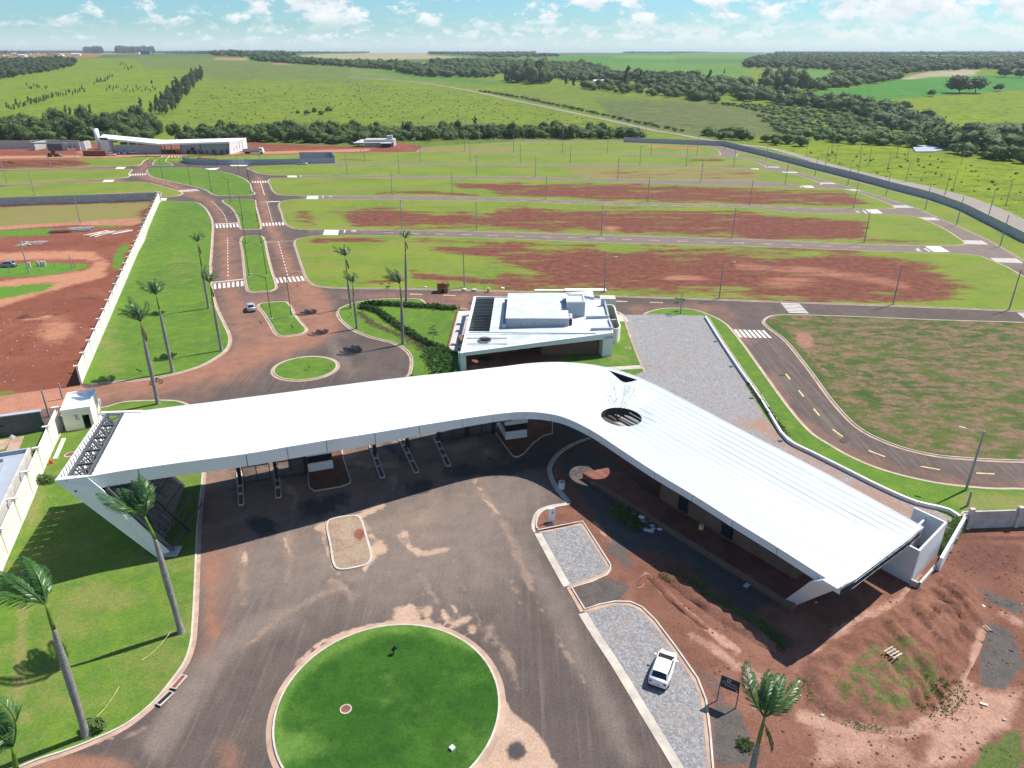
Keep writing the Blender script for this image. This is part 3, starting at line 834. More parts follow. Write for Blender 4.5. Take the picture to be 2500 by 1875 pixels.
# medians
med = [('median_lawn', px('I', (487, 722), (530, 702), (630, 694), (720, 692), (758, 718), (800, 800), (860, 880), (908, 935), (905, 955), (865, 980), (780, 994), (700, 1000), (655, 985), (600, 900), (540, 800))),
       ('median_lawn', px('I', (335, 115), (365, 100), (430, 97), (500, 99), (525, 115), (560, 260), (600, 420), (638, 545), (632, 575), (590, 592), (500, 598), (425, 600), (395, 588), (377, 540), (360, 400), (345, 250))),
       ('median_lawn', px('D', (1858, 642), (1930, 637), (2030, 636), (2105, 640), (2120, 680), (2148, 780), (2166, 870), (2155, 884), (2090, 885), (2015, 885), (1998, 865), (1980, 790), (1930, 710))),
       ('median_lawn', px('D', (1228, 390), (1260, 380), (1400, 372), (1560, 372), (1700, 385), (1900, 420), (2020, 462), (2070, 500), (2090, 560), (2104, 598), (1980, 604), (1805, 604), (1700, 552), (1500, 505), (1350, 472), (1255, 442))),
       ('median_lawn', px('D', (1275, 352), (1360, 282), (1388, 285), (1376, 318), (1430, 353), (1350, 356)))]
for nm, pt in med:
 block(nm, pt, M['lawn'], [('soil', 'ell', ell('D', (1840, 505), (60, 22)), 0, .85), ('soil', 'ell', ell('D', (1980, 575), (70, 12)), 0, .7), ('soil', 'line', px('D', (1960, 650), (2040, 700), (2090, 850)), 14, .8)], gutter=.5)
# lawn right of the boulevard, round the club building
lawnR = [gnd(p) for p in px('I', (1820, 1385), (1850, 1340), (1868, 1250), (1858, 1180), (1800, 1112), (1700, 1060), (1500, 1008), (1370, 958), (1280, 900), (1212, 825), (1202, 780), (1240, 742), (1350, 700), (1500, 676), (1600, 667), (1780, 665), (1930, 668), (1970, 695)) +
         px('J', (0, 288), (270, 292), (500, 330), (1700, 300), (1830, 330), (1898, 372), (1960, 560), (2060, 820), (2108, 915), (2000, 1010), (1200, 1080), (0, 1150))]
block('clubhouse_lawn', lawnR, M['lawn'], [('soil', 'line', px('I', (1430, 780), (1500, 860), (1700, 980), (1900, 1060), (2080, 1150), (2120, 1300)), 16, .95), ('dry', 'all', None, 0, .0),
                                          ('dry', 'ell', ell('J', (1900, 780), (140, 60)), 0, .5), ('soil', 'poly', px('J', (320, 760), (1500, 740), (1300, 860), (900, 960), (320, 960)), 5, .9)], gutter=.5, world=True)
# lots of the subdivision: strips of grass and red earth
def lot(name, pts, soil, extra=(), dry=.0):
 sp = [('soil', 'all', None, 0, soil), ('dry', 'all', None, 0, dry)] + list(extra)
 return block(name, pts, M['lot'], sp, step=(2.0, .012), gutter=.45, sm=3, gmat=M['gutter'])
lot('grass_lot', px('E', (410, 985), (432, 1080), (470, 1195), (512, 1300), (550, 1335), (605, 1358), (800, 1374), (1200, 1378), (1550, 1386), (2212, 1402)) +
 px('F', (1000, 1440), (1800, 1468)) + px('G', (300, 1382), (900, 1402), (1600, 1428), (2212, 1455), (2500, 1465), (2700, 1420), (2500, 1330), (2212, 1190), (2080, 1115), (1950, 1060), (1850, 1025), (1650, 1012), (1400, 1003), (800, 982)) +
 px('F', (2212, 1030), (1000, 1000), (400, 975)) + px('E', (2212, 966), (1500, 945), (900, 935), (650, 936), (520, 948), (440, 965)), -.25,
 [('soil', 'line', px('E', (560, 970), (900, 975), (1500, 980), (2212, 1000)), 12, .62), ('soil', 'ell', ell('E', (640, 990), (120, 26)), 0, .6), ('soil', 'poly', px('E', (1500, 1060), (1700, 990), (2300, 990), (2300, 1180), (1900, 1120)), 12, .76),
     ('soil', 'line', px('E', (900, 1335), (1300, 1310)), 8, .55), ('soil', 'line', px('E', (1370, 1250), (1650, 1300), (2300, 1330)), 16, .76),
     ('soil', 'poly', px('F', (0, 1000), (2212, 1040), (2212, 1440), (0, 1400)), 30, .84), ('soil', 'poly', px('G', (0, 980), (1300, 1000), (1500, 1080), (1700, 1200), (1850, 1300), (1600, 1400), (0, 1370)), 30, .88),
     ('pale', 'line', px('G', (0, 1100), (500, 1140), (1000, 1200), (1300, 1260)), 30, .62), ('pale', 'ell', ell('F', (1600, 1290), (350, 40)), 0, .7), ('pale', 'ell', ell('G', (400, 1230), (420, 60)), 0, .66),
     ('soil', 'ell', ell('F', (150, 1215), (300, 45)), 0, -.5), ('soil', 'ell', ell('F', (1080, 1040), (190, 30)), 0, -.6)])
lot('grass_lot', px('E', (283, 668), (300, 750), (330, 835), (378, 868), (450, 884), (700, 886), (1500, 895), (2212, 910)) + px('F', (1000, 935), (2212, 970)) +
 px('G', (900, 935), (1500, 948), (1700, 945), (1755, 933), (1700, 888), (1600, 822), (1450, 752), (1370, 725), (1250, 712), (1000, 705), (400, 692)) +
 px('F', (2212, 712), (1000, 684)) + px('E', (2212, 655), (1200, 642), (500, 635), (350, 642)), -.12,
 [('soil', 'poly', px('E', (380, 690), (560, 740), (600, 860), (430, 860)), 12, .55), ('soil', 'poly', px('E', (700, 740), (1100, 700), (1600, 730), (2300, 760), (2300, 880), (900, 870)), 14, .78),
     ('soil', 'poly', px('F', (0, 700), (2212, 730), (2212, 960), (0, 890)), 14, .76), ('soil', 'poly', px('G', (0, 690), (1050, 770), (980, 900), (0, 900)), 10, .95), ('soil', 'line', px('G', (1000, 905), (1600, 920)), 10, .7),
     ('soil', 'ell', ell('G', (1250, 830), (250, 60)), 0, -.8), ('pale', 'ell', ell('F', (1000, 880), (120, 40)), 0, .7)])
lot('grass_lot', px('E', (197, 470), (210, 530), (240, 578), (300, 600), (700, 605), (1500, 612), (2212, 628)) + px('F', (1000, 660), (2212, 688)) +
 px('G', (700, 662), (1150, 665), (1215, 655), (1200, 642), (1000, 562), (850, 518), (700, 506), (0, 490)) + px('F', (1000, 492)) + px('E', (2212, 470), (1200, 457), (700, 453), (400, 456), (230, 462)), -.18,
 [('soil', 'poly', px('E', (1700, 510), (2300, 500), (2300, 570), (1800, 550)), 4, .95), ('soil', 'line', px('E', (1100, 580), (1500, 575), (1950, 600)), 7, .8),
     ('soil', 'poly', px('F', (0, 515), (1100, 500), (2212, 540), (2212, 670), (1000, 650), (0, 600)), 8, .78), ('soil', 'poly', px('G', (0, 500), (800, 520), (1100, 640), (0, 630)), 8, .74)])
lot('grass_lot', px('E', (20, 372), (60, 398), (110, 420), (200, 434), (700, 437), (1500, 444), (2212, 450)) + px('F', (1000, 470), (2212, 488)) + px('G', (480, 480), (635, 480), (640, 468), (400, 392), (250, 372)) +
 px('F', (2212, 388), (1000, 358)) + px('E', (2212, 350), (1200, 350), (300, 352)), -.38,
 [('soil', 'line', px('F', (-400, 368), (400, 372)), 4, .4), ('soil', 'poly', px('F', (700, 385), (2212, 400), (2212, 490), (1000, 460)), 6, .38), ('dry', 'poly', px('F', (600, 370), (2212, 390), (2212, 490), (800, 460)), 8, .4)])
lot('grass_lot', px('E', (748, 258), (748, 330), (1500, 335), (2212, 340)) + px('F', (1000, 345), (2212, 372)) + px('G', (190, 350), (225, 344), (100, 292), (0, 275)) + px('F', (1900, 288), (1000, 260), (0, 248)) + px('E', (1500, 245), (1000, 250)), -.42,
 [('soil', 'line', px('F', (1650, 310), (1950, 310)), 6, .75), ('soil', 'line', px('E', (750, 300), (1100, 310)), 4, .6), ('soil', 'line', px('F', (1500, 350), (2200, 360)), 3, .6), ('soil', 'line', px('E', (900, 255), (1500, 262)), 3, .4)])
lot('grass_lot', px('E', (1440, 240), (1500, 208), (1800, 182), (2212, 168)) + px('F', (0, 166), (800, 162), (1300, 172), (1700, 188), (1830, 207), (1900, 255), (1880, 270), (1500, 260), (600, 248), (0, 239)), -.42,
 [('pale', 'line', px('F', (1300, 195), (1750, 215)), 6, .9), ('soil', 'line', px('F', (1350, 200), (1750, 215)), 6, .8), ('dry', 'line', px('E', (1500, 225), (2212, 215)), 6, .7)])
# verge between the right road and the wall
lot('grass_verge', px('G', (0, 262), (90, 272), (320, 336), (470, 382), (760, 466), (950, 522), (1360, 652), (1570, 742), (1940, 907), (2212, 1063), (2500, 1200), (2700, 1130), (2500, 1080), (2212, 928), (2000, 828), (1750, 700), (1500, 608), (1200, 528), (900, 450), (600, 372), (300, 295), (40, 232)), -.6)
# block with rough grass on the right
block('rough_grass_lot', px('K', (735, 205), (752, 180), (790, 166), (900, 162), (1200, 170), (1700, 190), (2212, 205), (2600, 215), (2800, 600), (2800, 990), (2212, 992), (1900, 978), (1700, 958), (1500, 910), (1300, 822), (1150, 682), (1000, 482), (850, 300), (770, 240)), M['rough'],
      [('soil', 'ell', ell('K', (970, 310), (100, 70), 30), 0, .95), ('soil', 'line', px('K', (900, 230), (1000, 400), (1080, 480)), 14, .8), ('soil', 'ell', ell('K', (1850, 910), (60, 25)), 0, .9), ('soil', 'line', px('K', (1550, 870), (1800, 940)), 10, .6),
       ('dry', 'line', px('K', (740, 200), (860, 300), (1150, 680), (1300, 820), (1500, 905)), 18, -.5), ('soil', 'line', px('K', (1250, 650), (1300, 720)), 8, .6)], gutter=.5, step=(.9, .012))
# lawn between the parking and the curved road
block('curved_lawn', px('K', (60, 157), (130, 132), (200, 124), (330, 132), (430, 165), (505, 205), (560, 262), (620, 340), (700, 452), (850, 662), (920, 750), (1010, 842), (1110, 905), (1210, 962), (1400, 1042), (1700, 1116), (2000, 1150), (2300, 1168), (2400, 1300), (1870, 1285), (1860, 1360), (1790, 1430), (1700, 1350), (1400, 1200), (1100, 1060), (860, 930), (740, 800), (500, 420), (390, 185), (250, 165)), M['lawn'],
      [('dry', 'poly', px('K', (1800, 1170), (2300, 1180), (2300, 1290), (1870, 1280)), 14, .6), ('soil', 'ell', ell('K', (1950, 1240), (60, 20)), 0, .6)], gutter=.45, sm=4)
# left subdivision strips and neighbouring plots (walls divide them)
def flat(name, pts, mt, z, spec=None, sm=0, step=(1.2, .014), world=False):
 out = pts if world else [gnd(p, z) for p in pts]
 if sm: out = smooth(out, sm)
 return sheet(name, out, z, mt, step=step, spec=spec)
lot('grass_lot', px('D', (-60, 318), (300, 305), (700, 300), (1215, 288), (1190, 320), (1140, 355), (1000, 362), (600, 372), (-60, 388)), -.3,
 [('soil', 'poly', px('D', (-60, 320), (100, 310), (650, 305), (740, 345), (650, 358), (100, 375), (-60, 375)), 6, 1.3), ('soil', 'poly', px('D', (760, 300), (1300, 288), (1200, 360), (760, 360)), 5, -.4)])
lot('grass_lot', px('D', (-60, 410), (500, 395), (900, 392), (1060, 385), (1095, 388), (1068, 425), (1070, 448), (1000, 462), (900, 470), (500, 485), (-60, 512)), -.16)
lot('grass_lot', px('D', (-60, 545), (500, 500), (1000, 492), (1180, 492), (1350, 530), (1500, 575), (1515, 590), (1470, 608), (1345, 618), (1325, 575), (900, 590), (-60, 625)), -.08)
flat('fallow_ground', px('D', (-300, 690), (0, 688), (700, 670), (1290, 640), (1180, 820), (1150, 800), (0, 880), (-300, 900)), M['lot'], .05,
     [('dry', 'all', None, 0, .35), ('soil', 'all', None, 0, -.45), ('soil', 'line', px('D', (0, 690), (1290, 645)), 6, 1.1), ('soil', 'line', px('D', (1200, 720), (1170, 800)), 12, .9)])
flat('dirt_track', px('D', (-300, 870), (0, 858), (600, 825), (1150, 790), (1180, 830), (1100, 855), (600, 850), (0, 890), (-300, 900)), M['sandroad'], .07)
YARD = px('D', (-300, 930), (0, 885), (600, 845), (1100, 850), (1190, 850), (1100, 1060), (1000, 1230), (930, 1361)) + px('H', (970, 640), (850, 900), (740, 1100), (720, 1262), (500, 1290), (0, 1360), (-900, 1440), (-900, 0))
flat('building_plot', YARD, M['reddirt'], .04,
     [('weed', 'poly', px('D', (-100, 890), (450, 870), (430, 935), (100, 945), (-100, 950)), 10, .9), ('weed', 'poly', px('D', (700, 830), (1150, 800), (1090, 870), (800, 880)), 10, .8),
      ('weed', 'ell', ell('D', (930, 1040), (45, 25)), 0, 1.0), ('weed', 'poly', px('D', (980, 990), (1090, 1010), (1000, 1220), (915, 1210), (960, 1100)), 8, .9),
      ('weed', 'poly', px('D', (-100, 1180), (400, 1160), (740, 1175), (730, 1210), (400, 1265), (-100, 1290)), 9, 1.0), ('weed', 'poly', px('H', (-100, 370), (300, 340), (560, 330), (400, 410), (0, 490), (-100, 490)), 10, .85),
      ('weed', 'poly', px('H', (-100, 1310), (180, 1310), (100, 1345), (-100, 1360)), 8, .9),
      ('pale', 'line', px('D', (-100, 1120), (400, 1100), (750, 1100), (870, 1180), (700, 1260), (300, 1310), (-100, 1361)), 22, .85),
      ('pale', 'line', px('H', (930, 250), (600, 330), (200, 450), (-100, 540)), 22, .85), ('pale', 'ell', ell('H', (500, 760), (260, 170), -20), 0, .62), ('pale', 'ell', ell('H', (330, 640), (200, 40), -10), 0, .75),
      ('dark', 'line', px('H', (480, 520), (930, 450)), 10, .7), ('dark', 'line', px('H', (120, 660), (460, 610)), 9, .8), ('dark', 'poly', px('H', (0, 520), (600, 330), (960, 330), (900, 560), (300, 620), (0, 680)), 24, .4)])
flat('dirt_street', [gnd(p) for p in px('H', (740, 1262), (900, 1440), (560, 1330 + 120), (0, 1530), (-900, 1640), (-900, 1470), (0, 1355), (500, 1285))], M['sandroad'], .05, world=True)
# dirt yard of the far white building
flat('construction_ground', px('A', (-60, 850), (300, 855), (560, 850), (600, 880), (1400, 830), (1600, 862), (2212, 880), (2260, 868)) + px('B', (330, 905), (480, 930), (420, 965), (0, 970)) +
     px('A', (2212, 915), (1600, 925), (1180, 930), (1110, 935), (1000, 938), (880, 935), (560, 955), (300, 960), (-60, 965)), M['reddirt'], .05,
     [('pale', 'line', px('A', (-60, 945), (800, 935), (1500, 920), (2212, 900)), 7, .9), ('pale', 'line', px('A', (950, 930), (1010, 905)), 7, .9), ('pale', 'ell', ell('A', (500, 915), (50, 15)), 0, .9), ('dark', 'line', px('A', (1200, 900), (1600, 885), (2000, 880)), 5, .6)])
flat('fallow_ground', px('A', (1200, 935), (1800, 925), (2010, 920), (2212, 918), (2212, 975), (2010, 975), (2005, 960), (1400, 962), (1180, 950)), M['lot'], .06, [('soil', 'all', None, 0, -.3), ('soil', 'ell', ell('A', (1170, 945), (60, 18)), 0, 1.0), ('soil', 'line', px('A', (1190, 935), (1800, 945)), 2, .5)])
# ---- granite sett car park behind the canopy
CB = [gnd(p) for p in px('K', (-60, 163), (390, 167), (470, 290), (600, 500), (740, 742), (850, 882), (1100, 1010), (1400, 1155), (1700, 1272), (1822, 1332), (1782, 1397), (1600, 1500))] + [(34.5, 62)] + [gnd(p) for p in px('N', (2212, 900), (1700, 700), (900, 300), (500, 60))] + \
     [gnd(p) for p in px('J', (2108, 915), (2060, 820), (1960, 560), (1900, 370))]
flat('sett_car_park', CB, M['cobble'], .145, [('red', 'poly', px('K', (560, 760), (760, 740), (900, 900), (1300, 1120), (1800, 1330), (1760, 1400), (1300, 1200), (760, 860)), 16, .9), ('red', 'line', px('K', (60, 470), (330, 460)), 10, .5)], world=True)
# ---- right-hand earth yard and the two sett bays in front
EARTH = [gnd(p) for p in px('N', (585, 352), (480, 390), (385, 440), (320, 500), (288, 560), (292, 610), (330, 700), (380, 762), (415, 828), (300, 850), (215, 880), (172, 940), (165, 1000), (170, 1040))] + \
  [gnd(p) for p in px('T', (305, 130), (590, 68), (650, 140), (705, 232), (760, 330), (772, 365), (740, 410), (650, 450), (505, 492), (600, 640), (700, 606), (800, 585), (900, 590), (970, 620), (1060, 705), (1200, 890), (1330, 1085), (1385, 1220), (1415, 1450), (1430, 1659), (1440, 1900))] + \
  [(9, 22), (60, 20), (90, 30), (108, 60)] + [gnd(p) for p in px('K', (2600, 1320), (2212, 1300), (1875, 1290), (1860, 1370), (1780, 1400))] + [(34.5, 60), (26, 66)] + [gnd(p) for p in px('N', (1700, 700), (900, 300))]
flat('bare_earth', EARTH, M['dirt'], .024,
     [('asph', 'poly', px('N', (400, 430), (560, 380), (900, 640), (1400, 1000), (1900, 1500), (1700, 1640), (1300, 1300), (1000, 1160), (760, 1180), (660, 1000), (480, 740), (330, 560)), 26, .95),
      ('asph', 'poly', px('T', (620, 100), (760, 160), (1000, 300), (900, 420), (780, 330)), 20, .6), ('asph', 'poly', px('T', (520, 490), (760, 430), (900, 480), (820, 580), (610, 630)), 9, .95),
      ('asph', 'poly', px('T', (900, 480), (1200, 760), (1500, 1060), (1560, 1250), (1700, 1659), (1430, 1659), (1390, 1220), (1200, 880), (1000, 620)), 24, .52),
      ('asph', 'poly', px('T', (1420, 1230), (1600, 1250), (1700, 1500), (1690, 1659), (1430, 1659)), 16, .75), ('asph', 'poly', px('O', (1250, 820), (1440, 900), (1487, 1100), (1380, 1230), (1240, 1200), (1230, 1000)), 12, .85),
      ('asph', 'poly', px('O', (1180, 610), (1487, 740), (1487, 830), (1300, 760)), 14, .7),
      ('pale', 'line', px('T', (960, 470), (1010, 400), (1120, 520), (1400, 760), (1600, 900)), 12, .95), ('pale', 'line', px('T', (1300, 800), (1700, 1060), (1858, 1160)), 24, .6),
      ('pale', 'line', px('N', (600, 960), (660, 1050), (780, 1180)), 9, .8), ('pale', 'line', px('O', (380, 940), (560, 820), (800, 720), (900, 600)), 24, .7),
      ('pale', 'line', px('O', (250, 1370), (500, 1450), (850, 1480), (1050, 1350), (1170, 1200)), 30, .8), ('pale', 'poly', px('O', (1180, 1220), (1480, 1240), (1400, 1400), (1100, 1659), (900, 1659), (1000, 1400)), 26, .85),
      ('pale', 'poly', px('O', (300, 1400), (900, 1500), (900, 1700), (300, 1700)), 30, .55), ('pale', 'poly', px('O', (1350, 750), (1487, 830), (1487, 900), (1330, 800)), 10, .6),
      ('weed', 'line', px('T', (1110, 420), (1330, 500), (1560, 640), (1780, 780)), 14, .62), ('weed', 'line', px('N', (760, 870), (900, 960)), 16, .55), ('weed', 'poly', px('O', (320, 1160), (560, 980), (760, 860), (900, 900), (1080, 1080), (1000, 1330), (700, 1410), (480, 1330)), 26, .56),
      ('weed', 'poly', px('O', (1260, 1520), (1487, 1400), (1487, 1700), (1150, 1700)), 20, .9), ('weed', 'ell', ell('O', (680, 935), (38, 25)), 0, 1.1), ('weed', 'line', px('O', (30, 880), (150, 960)), 10, .7), ('weed', 'ell', ell('T', (1640, 1520), (45, 40)), 0, .9),
      ('dark', 'poly', px('O', (1100, 380), (1487, 380), (1487, 560), (1300, 600), (1050, 520)), 20, .66), ('dark', 'line', px('O', (1150, 365), (1487, 378)), 9, 1.0), ('dark', 'ell', ell('O', (1120, 680), (90, 50), 30), 0, .9),
      ('dark', 'line', px('O', (200, 1060), (230, 1180), (240, 1300), (300, 1340)), 5, .8), ('dark', 'line', px('O', (1040, 1340), (1200, 1020), (1250, 980)), 7, .8), ('dark', 'line', px('O', (1170, 1200), (1310, 940)), 6, .7)], world=True, step=(.55, .010))
bay1 = px('T', (312, 136), (330, 130), (578, 82), (596, 100), (690, 245), (752, 350), (735, 398), (640, 440), (490, 478), (400, 310))
bay2 = px('T', (595, 655), (700, 622), (800, 602), (890, 605), (950, 632), (1040, 715), (1180, 900), (1305, 1090), (1360, 1225), (1390, 1450), (1400, 1659), (1410, 1900), (1350, 1900), (1215, 1659), (1000, 1290), (800, 960), (690, 790))
for i, (b, gm) in enumerate(((bay1, 0), (bay2, 1))):
 flat('sett_parking_bay', b, M['cobble'], .03, None, step=(1.0, .02))
def strip(name, pts, width, z, mt, h=None, world=False, sm=4, closed=False, reg=None):
 """flat (or raised, h) strip along a line"""
 l = pts if world else [gnd(p, z) for p in pts]
 if sm: l = smooth(l, sm, closed)
 n = len(l)
 L = []; R_ = []
 for i in range(n):
  a = Vector(l[max(i - 1, 0)]); b = Vector(l[min(i + 1, n - 1)])
  d = (b - a); d.normalize()
  nn = Vector((-d.y, d.x)) * width / 2
  p = Vector(l[i])
  L.append(p + nn); R_.append(p - nn)
 mb = MB()
 zt = z + (h or 0)
 vs = [(p.x, p.y, zt) for p in L] + [(p.x, p.y, zt) for p in R_]
 fs = [(n + i, n + i + 1, i + 1, i) for i in range(n - 1)]
 mb.add(vs, fs)
 if h:
  vs = [(p.x, p.y, zz) for zz in (z - .01, zt) for p in L]; mb.add(vs, [(i + n, i + n + 1, i + 1, i) for i in range(n - 1)])
  vs = [(p.x, p.y, zz) for zz in (z - .01, zt) for p in R_]; mb.add(vs, [(i, i + 1, i + n + 1, i + n) for i in range(n - 1)])
 o = mb.build(name, mt)
 o['kind'] = 'structure'
 return o
# kerb and gutter lines of the bays
strip('gutter', px('T', (312, 128), (582, 76)), .5, .036, M['gutter'], sm=0)
strip('gutter', px('T', (585, 76), (600, 95), (695, 240), (758, 350), (758, 375), (735, 403), (640, 445), (500, 484)), .55, .038, M['gutter'])
strip('kerb', px('T', (300, 120), (590, 62), (700, 232), (771, 345), (768, 375), (745, 412), (650, 455), (520, 494), (604, 632), (700, 602), (800, 582), (900, 585), (975, 618), (1060, 700), (1200, 885), (1335, 1080), (1390, 1220), (1418, 1450), (1435, 1659), (1440, 1900)), .16, .03, M['kerb'], h=.12, sm=0)
strip('gutter', px('T', (600, 642), (700, 612), (800, 592), (895, 596), (962, 625), (1050, 710), (1190, 893), (1320, 1085), (1375, 1222), (1404, 1450), (1418, 1659), (1424, 1900)), .55, .038, M['gutter'])
strip('gutter', px('T', (500, 486), (590, 645)), .5, .036, M['gutter'], sm=0)
strip('pale_gutter', px('T', (300, 136), (400, 320), (490, 480)), .8, .034, M['gutterw'], sm=3)
strip('pale_gutter', px('T', (590, 655), (680, 800), (800, 980), (1000, 1310), (1200, 1640), (1330, 1880)), .85, .034, M['gutterw'], sm=3)
strip('kerb', px('N', (585, 350), (480, 388), (385, 438), (320, 498), (286, 560), (286, 612), (326, 702), (376, 764), (418, 828), (300, 855), (215, 885), (180, 940), (178, 1000), (190, 1010)), .16, .02, M['kerb'], h=.12, sm=3)
strip('gutter', px('N', (575, 345), (470, 380), (372, 430), (305, 492), (270, 555), (272, 615), (312, 706), (362, 770), (395, 822), (300, 838), (200, 872), (162, 935), (158, 1000), (175, 1030)), .5, .02, M['gutterw'], sm=3)
strip('gutter', px('N', (190, 1018), (340, 990), (500, 955)), .4, .036, M['gutter'], sm=0)
# edging of the car park
strip('kerb', px('J', (1900, 372), (1960, 560), (2060, 820), (2110, 922)), .35, .15, M['gutter'], h=.03, sm=3)
strip('concrete_path', px('J', (1640, 890), (1850, 880), (2090, 866)), 1.5, .15, M['gutterw'], sm=0)
strip('concrete_path', px('J', (1830, 350), (1880, 390), (1900, 420)), 2.2, .15, M['gutterw'], sm=0)
# ------------------------------------------------------------------ markings
def decal(name, polys, z, mt):
 mb = MB()
 for p in polys:
  w = ccw([gnd(q, z) for q in p])
  mb.add([(a, b, z) for a, b in w], [tuple(range(len(w)))])
 o = mb.build(name, mt); o['kind'] = 'structure'
 return o
def zebra(a, b, c, d, n, mt=None, fillr=.55, z=.01):
 """crossing inside quad a,b (far/near ends of the first side), d,c the other side; n stripes"""
 A, B, Cc, D = [np.array(gnd(p)) for p in (a, b, c, d)]
 mb = MB()
 for i in range(n):
  t0 = (i + .5 - fillr / 2) / n; t1 = (i + .5 + fillr / 2) / n
  q = [A + (D - A) * t0, A + (D - A) * t1, B + (Cc - B) * t1, B + (Cc - B) * t0]
  q = ccw([tuple(v) for v in q])
  mb.add([(x, y, z) for x, y in q], [(0, 1, 2, 3)])
 o = mb.build('zebra_crossing', mt or M['paint']); o['kind'] = 'structure'
def dashes(line, n0, ln, gap, w, mt, z=.011, world=False):
 pts = line if world else [gnd(p) for p in line]
 pts = smooth(pts, 8, False)
 L = [0]
 for a, b in zip(pts, pts[1:]): L.append(L[-1] + math.dist(a, b))
 def at(s):
  s = min(max(s, 0), L[-1] - 1e-6)
  i = max(j for j in range(len(L) - 1) if L[j] <= s)
  t = (s - L[i]) / (L[i + 1] - L[i])
  a, b = Vector(pts[i]), Vector(pts[i + 1])
  return a.lerp(b, t), (b - a).normalized()
 mb = MB(); s = n0
 while s + ln < L[-1]:
  p, d = at(s); p2, d2 = at(s + ln)
  n1 = Vector((-d.y, d.x)) * w / 2; n2 = Vector((-d2.y, d2.x)) * w / 2
  q = [p - n1, p2 - n2, p2 + n2, p + n1]
  mb.add([(v.x, v.y, z) for v in q], [(0, 1, 2, 3)])
  s += ln + gap
 o = mb.build('centre_line', mt); o['kind'] = 'structure'
zebra(*px('I', (70, 528), (72, 575), (357, 545), (355, 500)), 7, M['paint'])
zebra(*px('I', (620, 475), (640, 522), (908, 497), (885, 457)), 7, M['paint'])
decal('stop_line', [px('I', (60, 512), (62, 518), (358, 486), (358, 480)), px('I', (540, 150), (541, 155), (790, 144), (790, 139))], .012, M['paint'])
zebra(*px('D', (1785, 845), (1790, 875), (1990, 865), (1985, 838)), 7)
decal('stop_line', [px('D', (1785, 838), (1785, 842), (1988, 833), (1988, 828)), px('D', (2120, 655), (2120, 660), (2240, 660), (2240, 655)), px('E', (160, 988), (160, 992), (390, 983), (390, 978)), px('E', (90, 655), (90, 660), (285, 655), (285, 650))], .012, M['paint'])
zebra(*px('D', (1475, 560), (1510, 575), (1665, 565), (1630, 548)), 8)
zebra(*px('D', (1070, 423), (1080, 440), (1218, 432), (1215, 420)), 7)
zebra(*px('E', (130, 832), (138, 858), (325, 850), (318, 825)), 7)
zebra(*px('E', (45, 485), (50, 498), (198, 497), (192, 480)), 7)
zebra(*px('A', (965, 938), (965, 944), (1100, 944), (1100, 938)), 7)
for a in ((30, 262, 90, 272, 0, 274), (230, 337, 325, 346), (340, 376, 465, 388), (635, 460, 760, 472), (800, 511, 950, 526)):
 x0, y0, x1, y1 = a[:4]
 zebra(*px('G', (x0, y0), (x0 + 14, y1 - 2), (x1 + 6, y1), (x1 - 12, y0 + 1)), 7, fillr=.62)
zebra(*px('G', (1196, 636), (1225, 655), (1360, 655), (1325, 637)), 9, fillr=.6)
zebra(*px('G', (1375, 728), (1425, 750), (1568, 752), (1520, 730)), 9, fillr=.6)
zebra(*px('G', (1722, 905), (1775, 935), (1942, 940), (1888, 908)), 9, fillr=.6)
zebra(*px('G', (1948, 1042), (2000, 1075), (2212, 1082), (2150, 1045)), 9, fillr=.6)
zebra(*px('K', (828, 92), (935, 95), (990, 153), (876, 149)), 7, fillr=.55)
zebra(*px('K', (556, 243), (590, 288), (785, 292), (740, 248)), 7, fillr=.6)
zebra(*px('K', (2170, 146), (2300, 150), (2330, 200), (2230, 195)), 7, fillr=.55)
SLW = [px('E', (655, 888), (775, 890), (765, 932), (640, 930)), px('E', (512, 604), (606, 604), (598, 634), (503, 633)), px('E', (342, 436), (420, 436), (428, 452), (350, 452)),
       px('G', (1448, 952), (1560, 950), (1640, 995), (1520, 996)), px('G', (985, 664), (1075, 664), (1122, 698), (1030, 698)), px('G', (498, 484), (570, 484), (600, 502), (528, 502)), px('G', (105, 352), (160, 352), (180, 365), (120, 365)),
       px('D', (975, 366), (1048, 366), (1030, 382), (955, 382)), px('D', (868, 474), (955, 472), (930, 494), (842, 495)), px('D', (1335, 625), (1388, 625), (1380, 645), (1335, 645)), px('D', (1700, 380), (1830, 372), (1800, 388), (1700, 392)),
       px('A', (1380, 988), (1490, 988), (1480, 996), (1385, 996))]
decal('painted_hatch', SLW, .012, M['paint'])
decal('painted_word', [px('E', (820, 887), (832, 887), (825, 912), (812, 912)), px('E', (640, 602), (650, 602), (645, 620), (636, 620)), px('E', (452, 434), (464, 434), (462, 446), (452, 446)),
                       px('G', (1435, 968), (1450, 968), (1495, 992), (1478, 992)), px('G', (964, 675), (976, 675), (1005, 698), (992, 698)), px('G', (482, 488), (492, 488), (506, 500), (496, 500))], .012, M['paint'])
